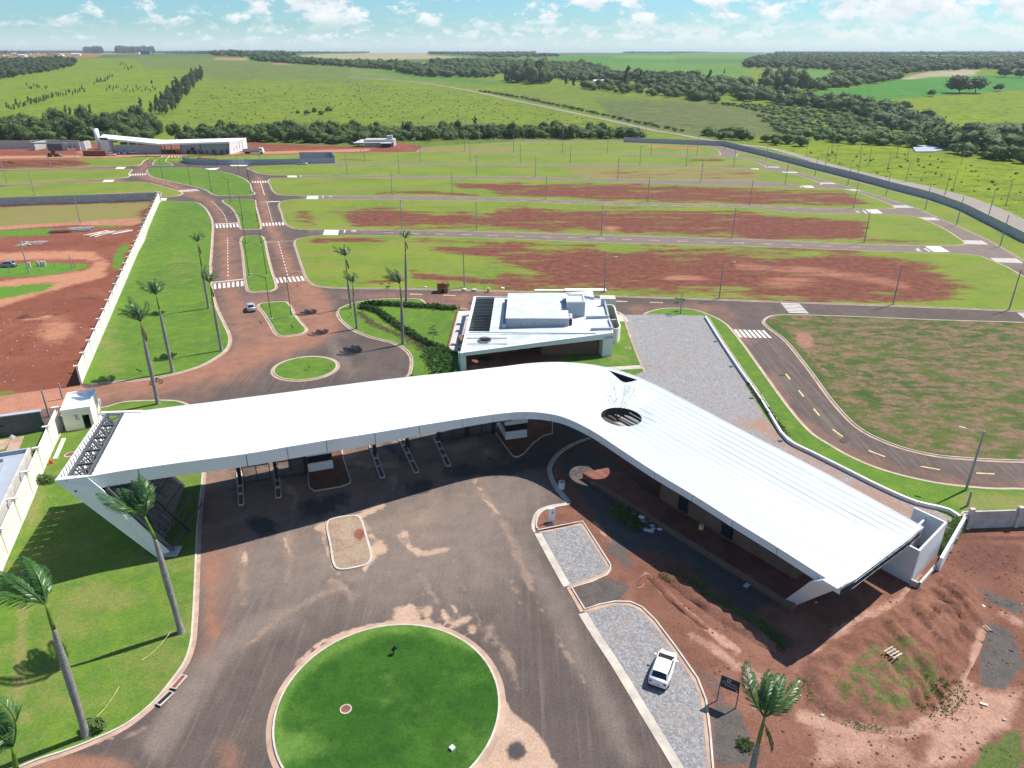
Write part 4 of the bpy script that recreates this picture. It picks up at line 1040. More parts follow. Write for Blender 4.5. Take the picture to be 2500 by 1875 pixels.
def road_word(quad, letters, mt):
 """block letters painted on the road inside the quad (a,b,c,d: near-left, near-right, far-right, far-left)"""
 A, B, Cc, D = [np.array(gnd(p)) for p in quad]
 GL = {'S': [(0, 0, 1, .15), (0, .42, 1, .57), (0, .85, 1, 1), (0, .5, .25, .9), (.75, .1, 1, .5)], 'T': [(0, .84, 1, 1), (.38, 0, .62, .84)], 'O': [(0, 0, .25, 1), (.75, 0, 1, 1), (.25, 0, .75, .15), (.25, .85, .75, 1)],
          'P': [(0, 0, .25, 1), (.25, .84, 1, 1), (.25, .42, 1, .57), (.75, .57, 1, .84)], 'A': [(0, 0, .25, 1), (.75, 0, 1, 1), (.25, .84, .75, 1), (.25, .42, .75, .57)], 'R': [(0, 0, .25, 1), (.25, .84, 1, 1), (.25, .42, 1, .57), (.75, .57, 1, .84), (.6, 0, .9, .42)], 'E': [(0, 0, .25, 1), (.25, 0, 1, .15), (.25, .42, .8, .57), (.25, .85, 1, 1)]}
 mb = MB(); n = len(letters)
 for i, ch in enumerate(letters):
  for (x0, y0, x1, y1) in GL[ch]:
   q = []
   for x, y in ((x0, y0), (x1, y0), (x1, y1), (x0, y1)):
    s = (i + .1 + x * .8) / n
    p = (A * (1 - s) + B * s) * (1 - y) + (D * (1 - s) + Cc * s) * y
    q.append(tuple(p))
   q = ccw(q)
   mb.add([(a, b, .012) for a, b in q], [(0, 1, 2, 3)])
 mb.build('painted_word', mt)['kind'] = 'structure'
road_word(px('E', (875, 906), (918, 908), (925, 888), (882, 886)), 'PARE', M['paint'])
road_word(px('E', (686, 614), (722, 614), (726, 603), (690, 603)), 'PARE', M['paint'])
road_word(px('G', (1372, 966), (1400, 966), (1425, 990), (1385, 990))[::1], 'PARE', M['paint'])
road_word(px('G', (905, 678), (930, 678), (950, 692), (922, 692)), 'PARE', M['paint'])
dashes(px('I', (205, 110), (207, 300), (210, 470)), 0, 1.6, 1.6, .22, M['paint'])
dashes(px('I', (663, 150), (705, 300), (750, 460)), 0, 1.6, 1.6, .22, M['paint'])
dashes(px('E', (178, 665), (222, 828)), 0, 1.6, 1.6, .22, M['paint']); dashes(px('E', (125, 500), (157, 605)), 0, 30, 1.0, .22, M['paint'])
dashes(px('D', (1755, 648), (1810, 700), (1860, 760), (1885, 825)), 0, 1.8, 1.8, .25, M['paint'])
dashes(px('D', (1255, 470), (1400, 510), (1480, 545)), 0, 2.5, 3, .25, M['paintr'])
dashes(px('E', (1365, 1422), (1900, 1440)) + px('F', (1000, 1480), (1660, 1503)), 0, 2.9, 4.8, .42, M['paintr'])
dashes(px('E', (1150, 912), (2212, 940)) + px('F', (1000, 965), (2212, 1003)) + px('G', (500, 945), (980, 960)), 0, 3, 5, .35, M['paintr'])
dashes(px('E', (1050, 622), (2212, 642)) + px('F', (1000, 675), (2212, 697)) + px('G', (640, 668)), 0, 3, 5, .3, M['paintr'])
dashes(px('G', (1030, 960), (1370, 968)), 0, 48, 5, .3, M['paint']); dashes(px('E', (660, 620), (985, 620)), 0, 44, 2, .25, M['paintr'])
dashes(px('K', (858, 495), (928, 585), (1005, 680), (1092, 780), (1155, 835), (1245, 890), (1350, 940), (1480, 985), (1620, 1020), (1760, 1044), (1900, 1057), (2040, 1064), (2170, 1071), (2330, 1075)), 0, 2.3, 4.35, .26, M['painty'])
# ------------------------------------------------------------------ precast walls
def wall(name, label, base, hh, mp, mpost, spacing=None, ptop=.35, pw=.28, panel_rows=1, cap=True, nside=1, group=None, z=0.0, caplen=.9):
 """base: list of post xy positions"""
 t = thing(name, label, 'wall', (base[0][0], base[0][1], z), 0, group)
 ox, oy = base[0]
 cache = {}
 for i, p in enumerate(base):
  a = base[max(i - 1, 0)]; b = base[min(i + 1, len(base) - 1)]
  ang = math.atan2(b[1] - a[1], b[0] - a[0])
  key = 'p'
  if key not in cache:
   mb = MB(); mb.box(-pw / 2, pw / 2, -pw / 2, pw / 2, -.3, hh + ptop)
   if cap: mb.box(-pw * .62, pw * .62, -caplen / 2, caplen / 2, hh + ptop, hh + ptop + .12)
   cache[key] = mesh(mb.v, mb.f, 'post')
   cache[key].materials.append(mpost)
  o = link('post', cache[key], None, t)
  o.location = (p[0] - ox, p[1] - oy, 0); o.rotation_euler = (0, 0, ang)
  if i < len(base) - 1:
   q = base[i + 1]
   L = math.dist(p, q); ang2 = math.atan2(q[1] - p[1], q[0] - p[0])
   for r in range(panel_rows):
    key = ('w', round(L, 1), r)
    z0 = -.25 if r == 0 else hh * r / panel_rows + .02
    z1 = hh * (r + 1) / panel_rows
    if key not in cache:
     mb = MB(); mb.box(pw / 2 + .01, L - pw / 2 - .01, -.06, .06, z0, z1)
     if r == panel_rows - 1: mb.box(pw / 2 + .01, L - pw / 2 - .01, -.10, .10, z1, z1 + .07)
     cache[key] = mesh(mb.v, mb.f, 'wall_panel'); cache[key].materials.append(mp)
    o = link('wall_panel', cache[key], None, t)
    o.location = (p[0] - ox, p[1] - oy, 0); o.rotation_euler = (0, 0, ang2)
 return t
def divide(a, b, n):
 return [(a[0] + (b[0] - a[0]) * i / n, a[1] + (b[1] - a[1]) * i / n) for i in range(n + 1)]
def along(pts, step):
 out = [pts[0]]; acc = 0
 for a, b in zip(pts, pts[1:]):
  L = math.dist(a, b); s = step - acc
  while s <= L:
   out.append((a[0] + (b[0] - a[0]) * s / L, a[1] + (b[1] - a[1]) * s / L)); s += step
  acc = (acc + L) % step if L + acc >= step else acc + L
 return out
wa = gnd(px('H', (735, 1250))[0]); wb = gnd(px('D', (1330, 652))[0])
nn_ = round(math.dist(wa, wb) / 6.2)
wall('boundary_wall', 'long cream precast wall running from the dirt street to the far grey wall', divide(wa, wb, nn_), 3.0, M['wallw'], M['wallw'], caplen=1.0)
wc = gnd(px('D', (1322, 645))[0]); wd = gnd(px('D', (0, 690))[0]); we = (wc[0] + (wd[0] - wc[0]) * 1.25, wc[1] + (wd[1] - wc[1]) * 1.25)
wall('boundary_wall', 'grey precast wall along the north side of the fallow plot', divide((wc[0] - .4, wc[1]), we, 10), 2.9, M['concrete'], M['concl'], panel_rows=2, caplen=.5, ptop=.3)
wall('boundary_wall', 'cream precast wall behind the grey roofed houses beside the gateway lawn', divide((-66.2, 92.8), (-46.7, 40.2), 9), 2.95, M['wallw'], M['wallw'], caplen=1.0)
RW = [gnd(p) for p in px('F', (1100, 158), (1930, 190))] + [gnd(p) for p in px('G', (300, 276), (600, 356), (900, 428), (1200, 512), (1500, 590), (1750, 684), (2000, 812), (2212, 922))] + [(150, 190)]
wall('boundary_wall', 'long curving grey precast wall between the subdivision and the gravel road', along(RW, 6.0), 2.6, M['concrete'], M['concl'], panel_rows=1, cap=False, ptop=.12)
wr0 = gnd(px('K', (1885, 1375))[0])
wall('boundary_wall', 'short grey block wall at the right edge beside the red earth yard', [(wr0[0], wr0[1]), (wr0[0] + 5.8, wr0[1] + .35), (wr0[0] + 11.6, wr0[1] + .7), (wr0[0] + 17.4, wr0[1] + 1.0)], 2.3, M['concrete'], M['concl'], panel_rows=3, caplen=.45, pw=.45)
# ------------------------------------------------------------------ the canopy gateway
def roofh(x):
 return float(np.interp(x, [100, 400, 700, 800, 900, 1000, 1100, 1200, 1311, 1400, 2060, 2300], [11.0, 10.9, 10.55, 10.25, 9.9, 9.5, 8.95, 8.35, 7.75, 7.5, 6.8, 6.8]))
def RP(p, dz=0):
 h = roofh(p[0]); g = gnd(p, h)
 return (g[0], g[1], h + dz)
front_px = [(134, 1174), (211, 1165), (301, 1150), (450, 1129), (600, 1109), (700, 1092), (796, 1076), (915, 1057.5), (1024, 1039.5), (1129, 1023.5), (1180, 1016), (1225, 1010), (1265, 1006.5), (1300, 1006.5), (1335, 1010), (1375, 1019), (1440, 1049), (1514, 1097), (1599, 1153), (1691, 1208), (1789, 1270), (1898, 1337), (2000, 1402), (2053, 1433)]
fascia_dz = {134: 1.55, 2053: .85}
rear_px = [(2254, 1287), (2194, 1254), (2065, 1183), (1937, 1115), (1829, 1060), (1722, 1003), (1614, 947), (1560, 922), (1522, 908), (1490, 899), (1455, 892), (1423, 888), (1386, 885), (1350, 884.5), (1300, 887), (1224, 896), (1125, 907.5), (1017, 918.5), (900, 932), (791, 946), (600, 971), (450, 990), (304, 1008)]
end_px = [(2226, 1312), (2156, 1364), (2090, 1414)]
left_px = (224, 1160)
gate = thing('entrance_canopy', 'huge white boomerang shaped canopy spanning the entrance lanes on one slanting leg', 'canopy', (0, 0, 0))
fr = [RP(p) for p in front_px]
rr = [RP(p) for p in rear_px]
FR2 = [(p[0], p[1], p[2] - (1.5 if front_px[i][0] < 900 else 1.5 - .45 * min(1, (front_px[i][0] - 900) / 300) if front_px[i][0] < 1200 else 1.05 - .2 * min(1, (front_px[i][0] - 1200) / 500))) for i, p in enumerate(fr)]
def smooth3(pts, n):
 xy = smooth([p[:2] for p in pts], n, False)
 s = [i / n for i in range(len(xy))]
 z = np.interp(s, range(len(pts)), [p[2] for p in pts])
 return [(a[0], a[1], float(b)) for a, b in zip(xy, z)]
frs = smooth3(fr[:], 4); fr2s = smooth3(FR2, 4); rrs = smooth3(rr, 4)
# roof sheet: everything right of the open truss
front_roof = [p for i, p in enumerate(frs) if i >= 4 * 1]
outline = [RP(left_px)] + front_roof + [RP(p) for p in end_px][::-1] + rrs
el_hole = [RP((1517 + 50 * math.cos(t) - 6 * math.sin(t) * 0, 1018 + 22.5 * math.sin(t) + 5 * math.cos(t))) for t in [2 * math.pi * i / 40 for i in range(40)]]
tri_hole = [RP(p) for p in ((1486, 904), (1557, 927.5), (1540, 932), (1522, 935))]
def zroof(x, y):
 # height field of the roof by inverse-distance from both edges
 A = np.array(frs + rrs)
 d = (A[:, 0] - x) ** 2 + (A[:, 1] - y) ** 2 + 1e-6
 w = 1 / d ** 1.5
 return float((A[:, 2] * w).sum() / w.sum())
oxy = ccw([p[:2] for p in outline])
hx = [[p[:2] for p in el_hole], [p[:2] for p in tri_hole]]
V2, T2 = cdt(oxy, hx, 2.0)
edge = {(round(p[0], 3), round(p[1], 3)): p[2] for p in outline + el_hole + tri_hole}
VZ = [(x, y, edge.get((round(x, 3), round(y, 3)), None) or zroof(x, y)) for x, y in V2]
def roof_mat():
 m = bpy.data.materials.new('white_roof_membrane')
 m.use_nodes = True
 t = m.node_tree; t.nodes.clear(); q = NT(t)
 tc = q.n('ShaderNodeNewGeometry').outputs['Position']
 # long wing direction
 rot = q.n('ShaderNodeVectorRotate', {'rotation_type': 'Z_AXIS'}, Vector=tc, Angle=math.radians(51))
 streak = q.noise(q.mapv(rot.outputs[0], (.05, 1.1, 1)), 1.0, 8, .72)
 px_ = q.n('ShaderNodeSeparateXYZ', None, i0=tc).outputs[0]
 onr = q.ramp(px_, 6, 16)  # left wing stays whiter, right wing duller: sun glare put into the colour
 c = q.mix(q.m('MULTIPLY', q.ramp(streak, .42, .72), q.m('MULTIPLY', onr, .9)), (.74, .75, .76), (.42, .47, .49))
 sp = q.ramp(q.noise(q.mapv(rot.outputs[0], (.5, 2.2, 1)), .8, 7, .7), .64, .74)
 c = q.mix(q.m('MULTIPLY', onr, .9), c, (.47, .505, .52))
 c = q.mix(q.m('MULTIPLY', q.ramp(streak, .50, .66), q.m('MULTIPLY', onr, .5)), c, (.37, .415, .435))
 c = q.mix(q.m('MULTIPLY', sp, q.m('ADD', .15, q.m('MULTIPLY', onr, .45))), c, (.50, .40, .34))
 big = q.ramp(q.noise(tc, .12, 4, .6), .45, .75)
 c = q.mix(q.m('MULTIPLY', big, q.m('ADD', .10, q.m('MULTIPLY', onr, .45))), c, (.66, .72, .75))
 b = q.n('ShaderNodeBsdfPrincipled', None, Base_Color=c, Roughness=.5)
 q.n('ShaderNodeOutputMaterial', None, Surface=b)
 return m
M['roof'] = roof_mat()
rm = MB(); rm.add(VZ, T2); rm.add([(x, y, z - .32) for x, y, z in VZ], [f[::-1] for f in T2])
# inner skins of the openings
for hole in (el_hole, tri_hole):
 n = len(hole); top = hole; bot = [(p[0], p[1], p[2] - 1.0) for p in hole]
 rm.add(top + bot, [(i, (i + 1) % n, n + (i + 1) % n, n + i) for i in range(n)], 1)
 rm.add(top + bot, [(n + i, n + (i + 1) % n, (i + 1) % n, i) for i in range(n)], 1)
rm.build('roof', [M['roof'], M['steel']], gate)
def skin(name, top, bot, th, mt, parent, inward=1):
 """vertical band following a line, thickness th"""
 n = len(top)
 mb = MB()
 off = []
 for i in range(n):
  a = Vector(top[max(i - 1, 0)][:2]); b = Vector(top[min(i + 1, n - 1)][:2])
  d = (b - a).normalized(); off.append(Vector((-d.y, d.x)) * th * inward)
 A = [Vector(p) for p in top]; B = [Vector(p) for p in bot]
 C2 = [Vector((p[0] + off[i].x, p[1] + off[i].y, p[2])) for i, p in enumerate(top)]
 D2 = [Vector((p[0] + off[i].x, p[1] + off[i].y, p[2])) for i, p in enumerate(bot)]
 vs = A + B + D2 + C2
 fs = []
 for i in range(n - 1):
  fs += [(i, n + i, n + i + 1, i + 1), (n + i, 2 * n + i, 2 * n + i + 1, n + i + 1), (2 * n + i, 3 * n + i, 3 * n + i + 1, 2 * n + i + 1), (3 * n + i, i, i + 1, 3 * n + i + 1)]
 fs += [(0, 3 * n, 2 * n, n), (n - 1, 2 * n - 1, 3 * n - 1, 4 * n - 1)]
 mb.add(vs, fs)
 return mb.build(name, mt, parent)
# fascia panels, split where the joints show
joints = [0, 4, 9, 16, 20, 24, 28, 32, 36, 42, 50, 57, 64, 68, 72, 76, 80, 84, 88, 92]
for a, b in zip(joints, joints[1:]):
 tp = frs[a:b + 1]; bt = fr2s[a:b + 1]
 if a == 0:
  continue
 def shrink(seq):
  seq = [Vector(p) for p in seq]
  seq[0] = seq[0].lerp(seq[1], .03); seq[-1] = seq[-1].lerp(seq[-2], .03)
  return [tuple(p) for p in seq]
 tp = shrink(tp); bt = shrink(bt)
 # outward-proud panel
 skin('fascia_panel', [(p[0], p[1], p[2] + .05) for p in tp], bt, .12, M['fascia'], gate)
# dark backing seen in the joints
skin('fascia_frame', [(p[0], p[1] + .2, p[2] - .4) for p in frs[5:]], [(p[0], p[1] + .2, p[2] + .02) for p in fr2s[5:]], .1, M['steel'], gate)
rb2 = [(p[0], p[1], p[2] - 1.2) for p in rrs]
skin('rear_fascia', [(p[0], p[1], p[2] + .04) for p in rrs], rb2, .12, M['fascia'], gate)
# closing soffit
sof = MB(); s_in = [(x, y, z - (1.0 if x > 0 else 1.2)) for x, y, z in VZ]
sof.add(s_in, [f[::-1] for f in T2]); sof.build('soffit', M['steel'], gate)
# right-hand end trim
e0, e1 = Vector(fr[-1]), Vector(rr[0])
mbx = MB(); mbx.beam(e0 + Vector((0, 0, -.1)), e1 + Vector((0, 0, -.1)), .15, .3); mbx.build('end_trim', M['concl'], gate)
for k in range(9):
 t = .18 + k * .085; c = e0.lerp(e1, t)
 m_ = MB(); m_.beam(c + Vector((-.6, .1, -.45)), c + Vector((.15, -.1, -.45)), .14, .3); m_.build('rafter', M['steel'], gate)
# left slanting leg: front skin in the plane of the fascia
tip = Vector(fr[0]); jn = Vector(fr[1])
foot_r = Vector((*gnd((419, 1352)), 0.05)); foot_l = Vector((*gnd((386, 1364)), 0.05))
inner = Vector((*gnd((252, 1198), 9.45), 9.45)); foot_c = Vector((*gnd((420, 1357), .4), .4))
back = Vector((-.35, .93, 0)) * .5
poly = [tip + Vector((0, 0, .05)), foot_l, foot_r, inner, jn + Vector((0, 0, .05))]
mb = MB(); n = 5
mb.add([tuple(p) for p in poly] + [tuple(p + back * .3) for p in poly], [(0, 1, 2, 3, 4), (9, 8, 7, 6, 5)] + [(i, (i + 5), (i + 1) % n + 5, (i + 1) % n) for i in range(n)])
mb.build('leg_panel', M['fascia'], gate)
# outer side skin of the leg, slanting from roof edge to the ground over the whole depth
rl = Vector(RP((247, 1009))); bl = Vector((*gnd((440, 1180)), .05))
dvec = rl - tip
frl = foot_l + dvec * .97
side = [tip, rl, frl, foot_l]
nrm = (rl - tip).cross(foot_l - tip).normalized()
mb = MB(); nsl = 11
for k in range(nsl):
 t0, t1 = k / nsl + .004, (k + 1) / nsl - .004
 a = tip.lerp(rl, t0); b = tip.lerp(rl, t1); c = foot_l.lerp(frl, t1); d = foot_l.lerp(frl, t0)
 sc = MB(); sc.add([a, b, c, d] + [v + nrm * .06 for v in (a, b, c, d)], [(0, 1, 2, 3), (7, 6, 5, 4), (0, 4, 5, 1), (1, 5, 6, 2), (2, 6, 7, 3), (3, 7, 4, 0)])
 sc.build('leg_cladding', M['white'], gate)
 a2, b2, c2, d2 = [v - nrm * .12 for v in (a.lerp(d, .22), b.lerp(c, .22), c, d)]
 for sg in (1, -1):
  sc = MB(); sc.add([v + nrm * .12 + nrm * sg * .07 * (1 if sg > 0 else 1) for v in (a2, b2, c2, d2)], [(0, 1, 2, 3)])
  if sg == (1 if nrm.x > 0 else -1): sc.build('leg_shade_sheet', M['black'], gate)  # black sheet painting the shade inside the leg, below the white top
# open truss on top of the leg
rtf = Vector(RP(left_px)); rtr = Vector(RP((303, 1008)))
tr = MB()
dn = Vector((0, 0, -.15))
o0 = tip.lerp(rtf, .30) + dn; o1 = rl.lerp(rtr, .25) + dn
i0 = tip.lerp(rtf, .88) + dn; i1 = rl.lerp(rtr, .9) + dn
NB = 5
for (a, b) in ((o0, o1), (i0, i1)):
 m_ = MB(); m_.beam(a, b, .26, .26); m_.build('truss_chord', M['steel'], gate)
 m_ = MB(); m_.beam(a + Vector((.6, 0, -1.3)), b + Vector((.6, 0, -1.3)), .22, .22); m_.build('truss_chord', M['steel'], gate)
for k in range(NB + 1):
 a = o0.lerp(o1, k / NB); b = i0.lerp(i1, k / NB)
 m_ = MB(); m_.beam(a, b, .20, .22); m_.build('truss_strut', M['steel'], gate)
 if k < NB:
  c = o0.lerp(o1, (k + 1) / NB); d = i0.lerp(i1, (k + 1) / NB)
  for s1, s2 in ((a, d), (b, c)):
   m_ = MB(); m_.beam(s1 - Vector((0, 0, .05)), s2 - Vector((0, 0, .05)), .12, .12); m_.build('truss_brace', M['steel'], gate)
  for kk in range(3):
   e = a.lerp(c, (kk + .5) / 3); f = b.lerp(d, (kk + .5) / 3)
   m_ = MB(); m_.beam(e, e + Vector((.62, 0, -1.3)), .09, .09); m_.beam(f, f + Vector((.6, 0, -1.3)), .09, .09)
   m_.beam(e, e.lerp(foot_l.lerp(frl, (k + .5) / NB), .8), .07, .07); m_.beam(f, f.lerp(foot_r + dvec * ((k + .5) / NB), .75), .08, .08)
   m_.build('truss_web', M['steel'], gate)
tp_ = MB(); tp_.add([tip + Vector((0, 0, .05)), jn + Vector((0, 0, .05)), rtf + Vector((0, 0, .04)), tip.lerp(rl, .05) + Vector((0, 0, .04))], [(0, 1, 2, 3)]); tp_.build('front_flashing', M['white'], gate)
tp_ = MB(); a = rl; b = Vector(rr[-1]); tp_.beam(a, b + Vector((2, .3, 0)), .4, .3); tp_.build('rear_flashing', M['white'], gate)
# stubs above the side skin
for k in range(20):
 a = tip.lerp(rl, (k + .8) / 21.5) + Vector((.5, 0, -.5))
 m_ = MB(); m_.beam(a, a + Vector((0, 0, 1.0)), .05, .05); m_.build('rod', M['steel'], gate)
# inner dark frame of the leg
for k in range(7):
 t = k / 6
 a = inner.lerp(foot_r, t * .95) + Vector((.2, .5, 0))
 m_ = MB(); m_.beam(a, a + Vector((-.9 * (1 - t), 8.5, .1)), .15, .15); m_.build('truss_strut', M['steel'], gate)
m_ = MB(); m_.beam(inner + Vector((.3, .3, 0)), foot_r + Vector((.3, .3, 0)), .25, .25); m_.build('leg_chord', M['steel'], gate)
m_ = MB(); m_.beam(inner + Vector((.3, 4, -.3)), foot_r + Vector((.4, 4, 0)), .2, .2); m_.build('leg_chord', M['black'], gate)
mb = MB(); mb.cbox((foot_r.x - .2, foot_r.y + .1, 0), 2.0, 1.6, .32, .1); mb.build('foot_plinth', M['concrete'], gate)
# right-hand leg panel standing on the porch
PZ = .85
ra = Vector(fr2s[-5]); rb_ = Vector(fr[-1])
fl = Vector((*gnd((1925, 1459), PZ), PZ)); frr = Vector((*gnd((1949, 1474), .3), .3))
tl = Vector((*gnd((1986, 1415), 6.0), 6.0))
nvv = Vector((Vector(frs[-1]) - Vector(frs[-8])).normalized().yx[:] + (0,)) if False else Vector((.83, .55, 0))
poly = [v - nvv * .34 for v in (Vector(frs[-4]) + Vector((0, 0, .04)), tl, fl, frr, rb_ + Vector((0, 0, .04)))]
off_ = nvv * .5
mb = MB(); mb.add([tuple(p - off_ * .3) for p in poly] + [tuple(p + off_) for p in poly], [(0, 1, 2, 3, 4), (9, 8, 7, 6, 5)] + [(i, (i + 5), (i + 1) % 5 + 5, (i + 1) % 5) for i in range(5)])
mb.build('leg_panel', M['fascia'], gate)
# roof seams of the long wing
def wing(s, t):
 """s along the wing 0..1 (bend to end), t across 0 front ..1 rear"""
 i = 64 + s * (92 - 64); a = frs[int(i)] if int(i) == i else [frs[int(i)][k] * (1 - i % 1) + frs[min(int(i) + 1, 92)][k] * (i % 1) for k in range(3)]
 j = (1 - s) * 0 + s * 0
 return Vector(a)
A0 = Vector(fr[15]); A1 = Vector(fr[-1]); B1 = Vector(rr[0]); B0 = Vector(rr[7])
dirw = (A1 - A0)
for k in range(1, 15):
 t = k / 15
 a = A0.lerp(B0, t); b = A1.lerp(B1, t)
 if t > .45 and t < .62: a = a.lerp(b, .0)
 a = a.lerp(b, .14); b = b.lerp(a, .01)
 m_ = MB(); m_.beam(a + Vector((0, 0, zroof(a.x, a.y) - a.z + .012)), b + Vector((0, 0, .008)), .05, .02); m_.build('roof_seam', M['roof'], gate)
# columns
cols = [gnd(p) for p in px('M', (105, 500), (350, 470), (550, 430), (1010, 300), (1230, 250), (1440, 205), (1632, 180), (1812, 155))]
for c in cols:
 for dy in (0,):
  m_ = MB(); m_.cbox((c[0], c[1] + dy, 0), .45, .45, zroof(c[0], c[1]) - 1.15, .38); m_.build('column', M['black'], gate)
# right wing building under the canopy
PD = Vector((*gnd(px('N', (510, 603))[0], PZ), 0)); PE = Vector((*gnd(px('N', (2030, 1552))[0], PZ), 0))
dv = (PE - PD).normalized(); nv = Vector((-dv.y, dv.x, 0))
if nv.y < 0: nv = -nv
LL = (PE - PD).length
wing_t = thing('gatehouse_office', 'long brown office building on a raised red porch under the canopy wing', 'building', (0, 0, 0))
def wp(s, t): v = PD + dv * s + nv * t; return (v.x, v.y)
mb = MB(); mb.prism(ccw([wp(0, 0), wp(LL - .1, 0), wp(LL - .1, 3.4), wp(7, 3.4), wp(3.5, 4.6), wp(1.0, 3.4)]), 0, PZ); mb.build('porch', M['porch'], wing_t)
mb = MB(); mb.prism(ccw([wp(3, -.08), wp(LL - .05, -.08), wp(LL - .05, .16), wp(3, .16)]), .02, PZ + .02); mb.build('porch_edge', M['brownw'], wing_t)
s0 = 10.0
mb = MB(); mb.prism(ccw([wp(s0, 3.4), wp(LL - 2.5, 3.4), wp(LL - 2.5, 11.5), wp(s0, 11.5)]), 0, 5.55); mb.build('wall', M['brownw'], wing_t)
for s_, w_, zz0, zz1 in ((13.0, 1.2, PZ + .3, 4.2), (19.2, 1.3, PZ + .3, 4.2), (25.2, 4.2, 1.6, 4.2), (36.2, 1.6, PZ + .3, 4.2), (42.0, 2.2, 1.4, 3.8)):
 if s_ + w_ > LL - 2.6: continue
 fr_ = MB(); fr_.prism(ccw([wp(s_ - .1, 3.30), wp(s_ + w_ + .1, 3.30), wp(s_ + w_ + .1, 3.5), wp(s_ - .1, 3.5)]), zz0 - .1, zz1 + .1)
 f = fr_.build('window', M['black'], wing_t)
 gm = MB(); gm.prism(ccw([wp(s_, 3.24), wp(s_ + w_, 3.24), wp(s_ + w_, 3.29), wp(s_, 3.29)]), zz0, zz1); gm.build('pane', M['glass'], f)
mb = MB(); mb.tube([(*wp(17.0, 2.6), PZ), (*wp(17.0, 2.6), PZ + .6)], .3, 10)
tag(mb.build('water_drum', M['painty']), 'small yellow drum standing on the red porch', 'drum')
# tall yard walls at the end of the wing (white box)
B = [px('O', (862, 655))[0], px('O', (650, 530))[0]]
yc = Vector((*gnd(px('O', (850, 635))[0]), 0)); yl = Vector((*gnd(px('O', (650, 525))[0]), 0)); yr = Vector((*gnd(px('O', (1000, 470))[0]), 0))
yard = thing('service_yard', 'roofless white rendered service yard at the right end of the canopy', 'building', (0, 0, 0))
ua = (yr - yc); ub = (yl - yc)
yr2 = yc + ua * 1.02
yl2 = yc + ub * 1.1
def thickwall(a, b, z1, th, name, mt, parent):
 m_ = MB(); d = (b - a).normalized(); nn = Vector((-d.y, d.x, 0)) * th
 m_.prism(ccw([(a.x, a.y), (b.x, b.y), (b.x + nn.x, b.y + nn.y), (a.x + nn.x, a.y + nn.y)]), 0, z1); return m_.build(name, mt, parent)
WH = 4.3
thickwall(yc, yr2, WH, .2, 'wall', M['fascia'], yard)
thickwall(yl2, yc, WH - .003, .2, 'wall', M['fascia'], yard)
thickwall(yr2, yr2 + ub * .9, WH - .006, .2, 'wall', M['fascia'], yard)
thickwall(yc + ub * .52 + ua * .04, yr2 + ub * .52 - ua * .04, WH - .6, .2, 'wall', M['fascia'], yard)
m_ = MB(); m_.prism(ccw([(v.x, v.y) for v in (yc + ua * .02 + ub * .02, yr2 + ub * .02 - ua * .02, yr2 + ub * .5 - ua * .02, yc + ub * .5 + ua * .02)]), .03, .12); m_.build('floor', M['porch'], yard)
off2 = Vector((ua.y, -ua.x, 0)).normalized() * .9
if off2.x < 0: off2 = -off2
thickwall(yc + off2 - ua * .02, yr2 + off2 + ua * .1, .75, .22, 'low_wall', M['concl'], yard)
thickwall(yc - ua * .02, yc + off2 - ua * .02, .75, .22, 'low_wall', M['concl'], yard)
# low white retaining wall round the car park
rw = px('K', (398, 168), (480, 300), (600, 480), (700, 620), (760, 715), (868, 872), (1000, 940), (1200, 1040), (1400, 1140), (1600, 1225), (1790, 1272), (1862, 1330))
rwl = smooth([gnd(p, .5) for p in rw], 3, False)
rwt = thing('retaining_wall', 'low white kerb wall with a planted slit round the sett car park', 'wall', (0, 0, 0))
skin('coping', [(p[0], p[1], .62) for p in rwl], [(p[0], p[1], 0) for p in rwl], .3, M['white'], rwt)
skin('inner_kerb', [(p[0] + .9 * ((rwl[min(i + 1, len(rwl) - 1)][1] - rwl[max(i - 1, 0)][1]) / (math.dist(rwl[min(i + 1, len(rwl) - 1)], rwl[max(i - 1, 0)]) + 1e-6)) * -1, p[1] + .9 * ((rwl[min(i + 1, len(rwl) - 1)][0] - rwl[max(i - 1, 0)][0]) / (math.dist(rwl[min(i + 1, len(rwl) - 1)], rwl[max(i - 1, 0)]) + 1e-6)), .25) for i, p in enumerate(rwl)][::-1],
     [(p[0] + .9 * ((rwl[min(i + 1, len(rwl) - 1)][1] - rwl[max(i - 1, 0)][1]) / (math.dist(rwl[min(i + 1, len(rwl) - 1)], rwl[max(i - 1, 0)]) + 1e-6)) * -1, p[1] + .9 * ((rwl[min(i + 1, len(rwl) - 1)][0] - rwl[max(i - 1, 0)][0]) / (math.dist(rwl[min(i + 1, len(rwl) - 1)], rwl[max(i - 1, 0)]) + 1e-6)), 0) for i, p in enumerate(rwl)][::-1], .15, M['gutterw'], rwt)
ew = [gnd(p, 1.0) for p in px('O', (1145, 275), (1080, 400), (1005, 520))]
ewl = [Vector((*p, 0)) for p in ew]
thickwall(ewl[0], ewl[2], 1.9, .3, 'wall', M['fascia'], rwt)
thickwall(ewl[0] + Vector((-1.6, -.5, 0)), ewl[2] + Vector((-1.6, .3, 0)), .6, .25, 'inner_wall', M['gutterw'], rwt)
# drain inlets
for k, p in enumerate(px('K', (457, 311), (547, 454), (662, 634), (825, 878))):
 g_ = gnd(p, .15); m_ = MB(); m_.cbox((g_[0], g_[1], .10), .75, .55, .06, .3)
 tag(m_.build('drain_grate', M['black']), 'small black drain grate at the edge of the sett car park', 'drain', 'drain grates along the car park kerb')
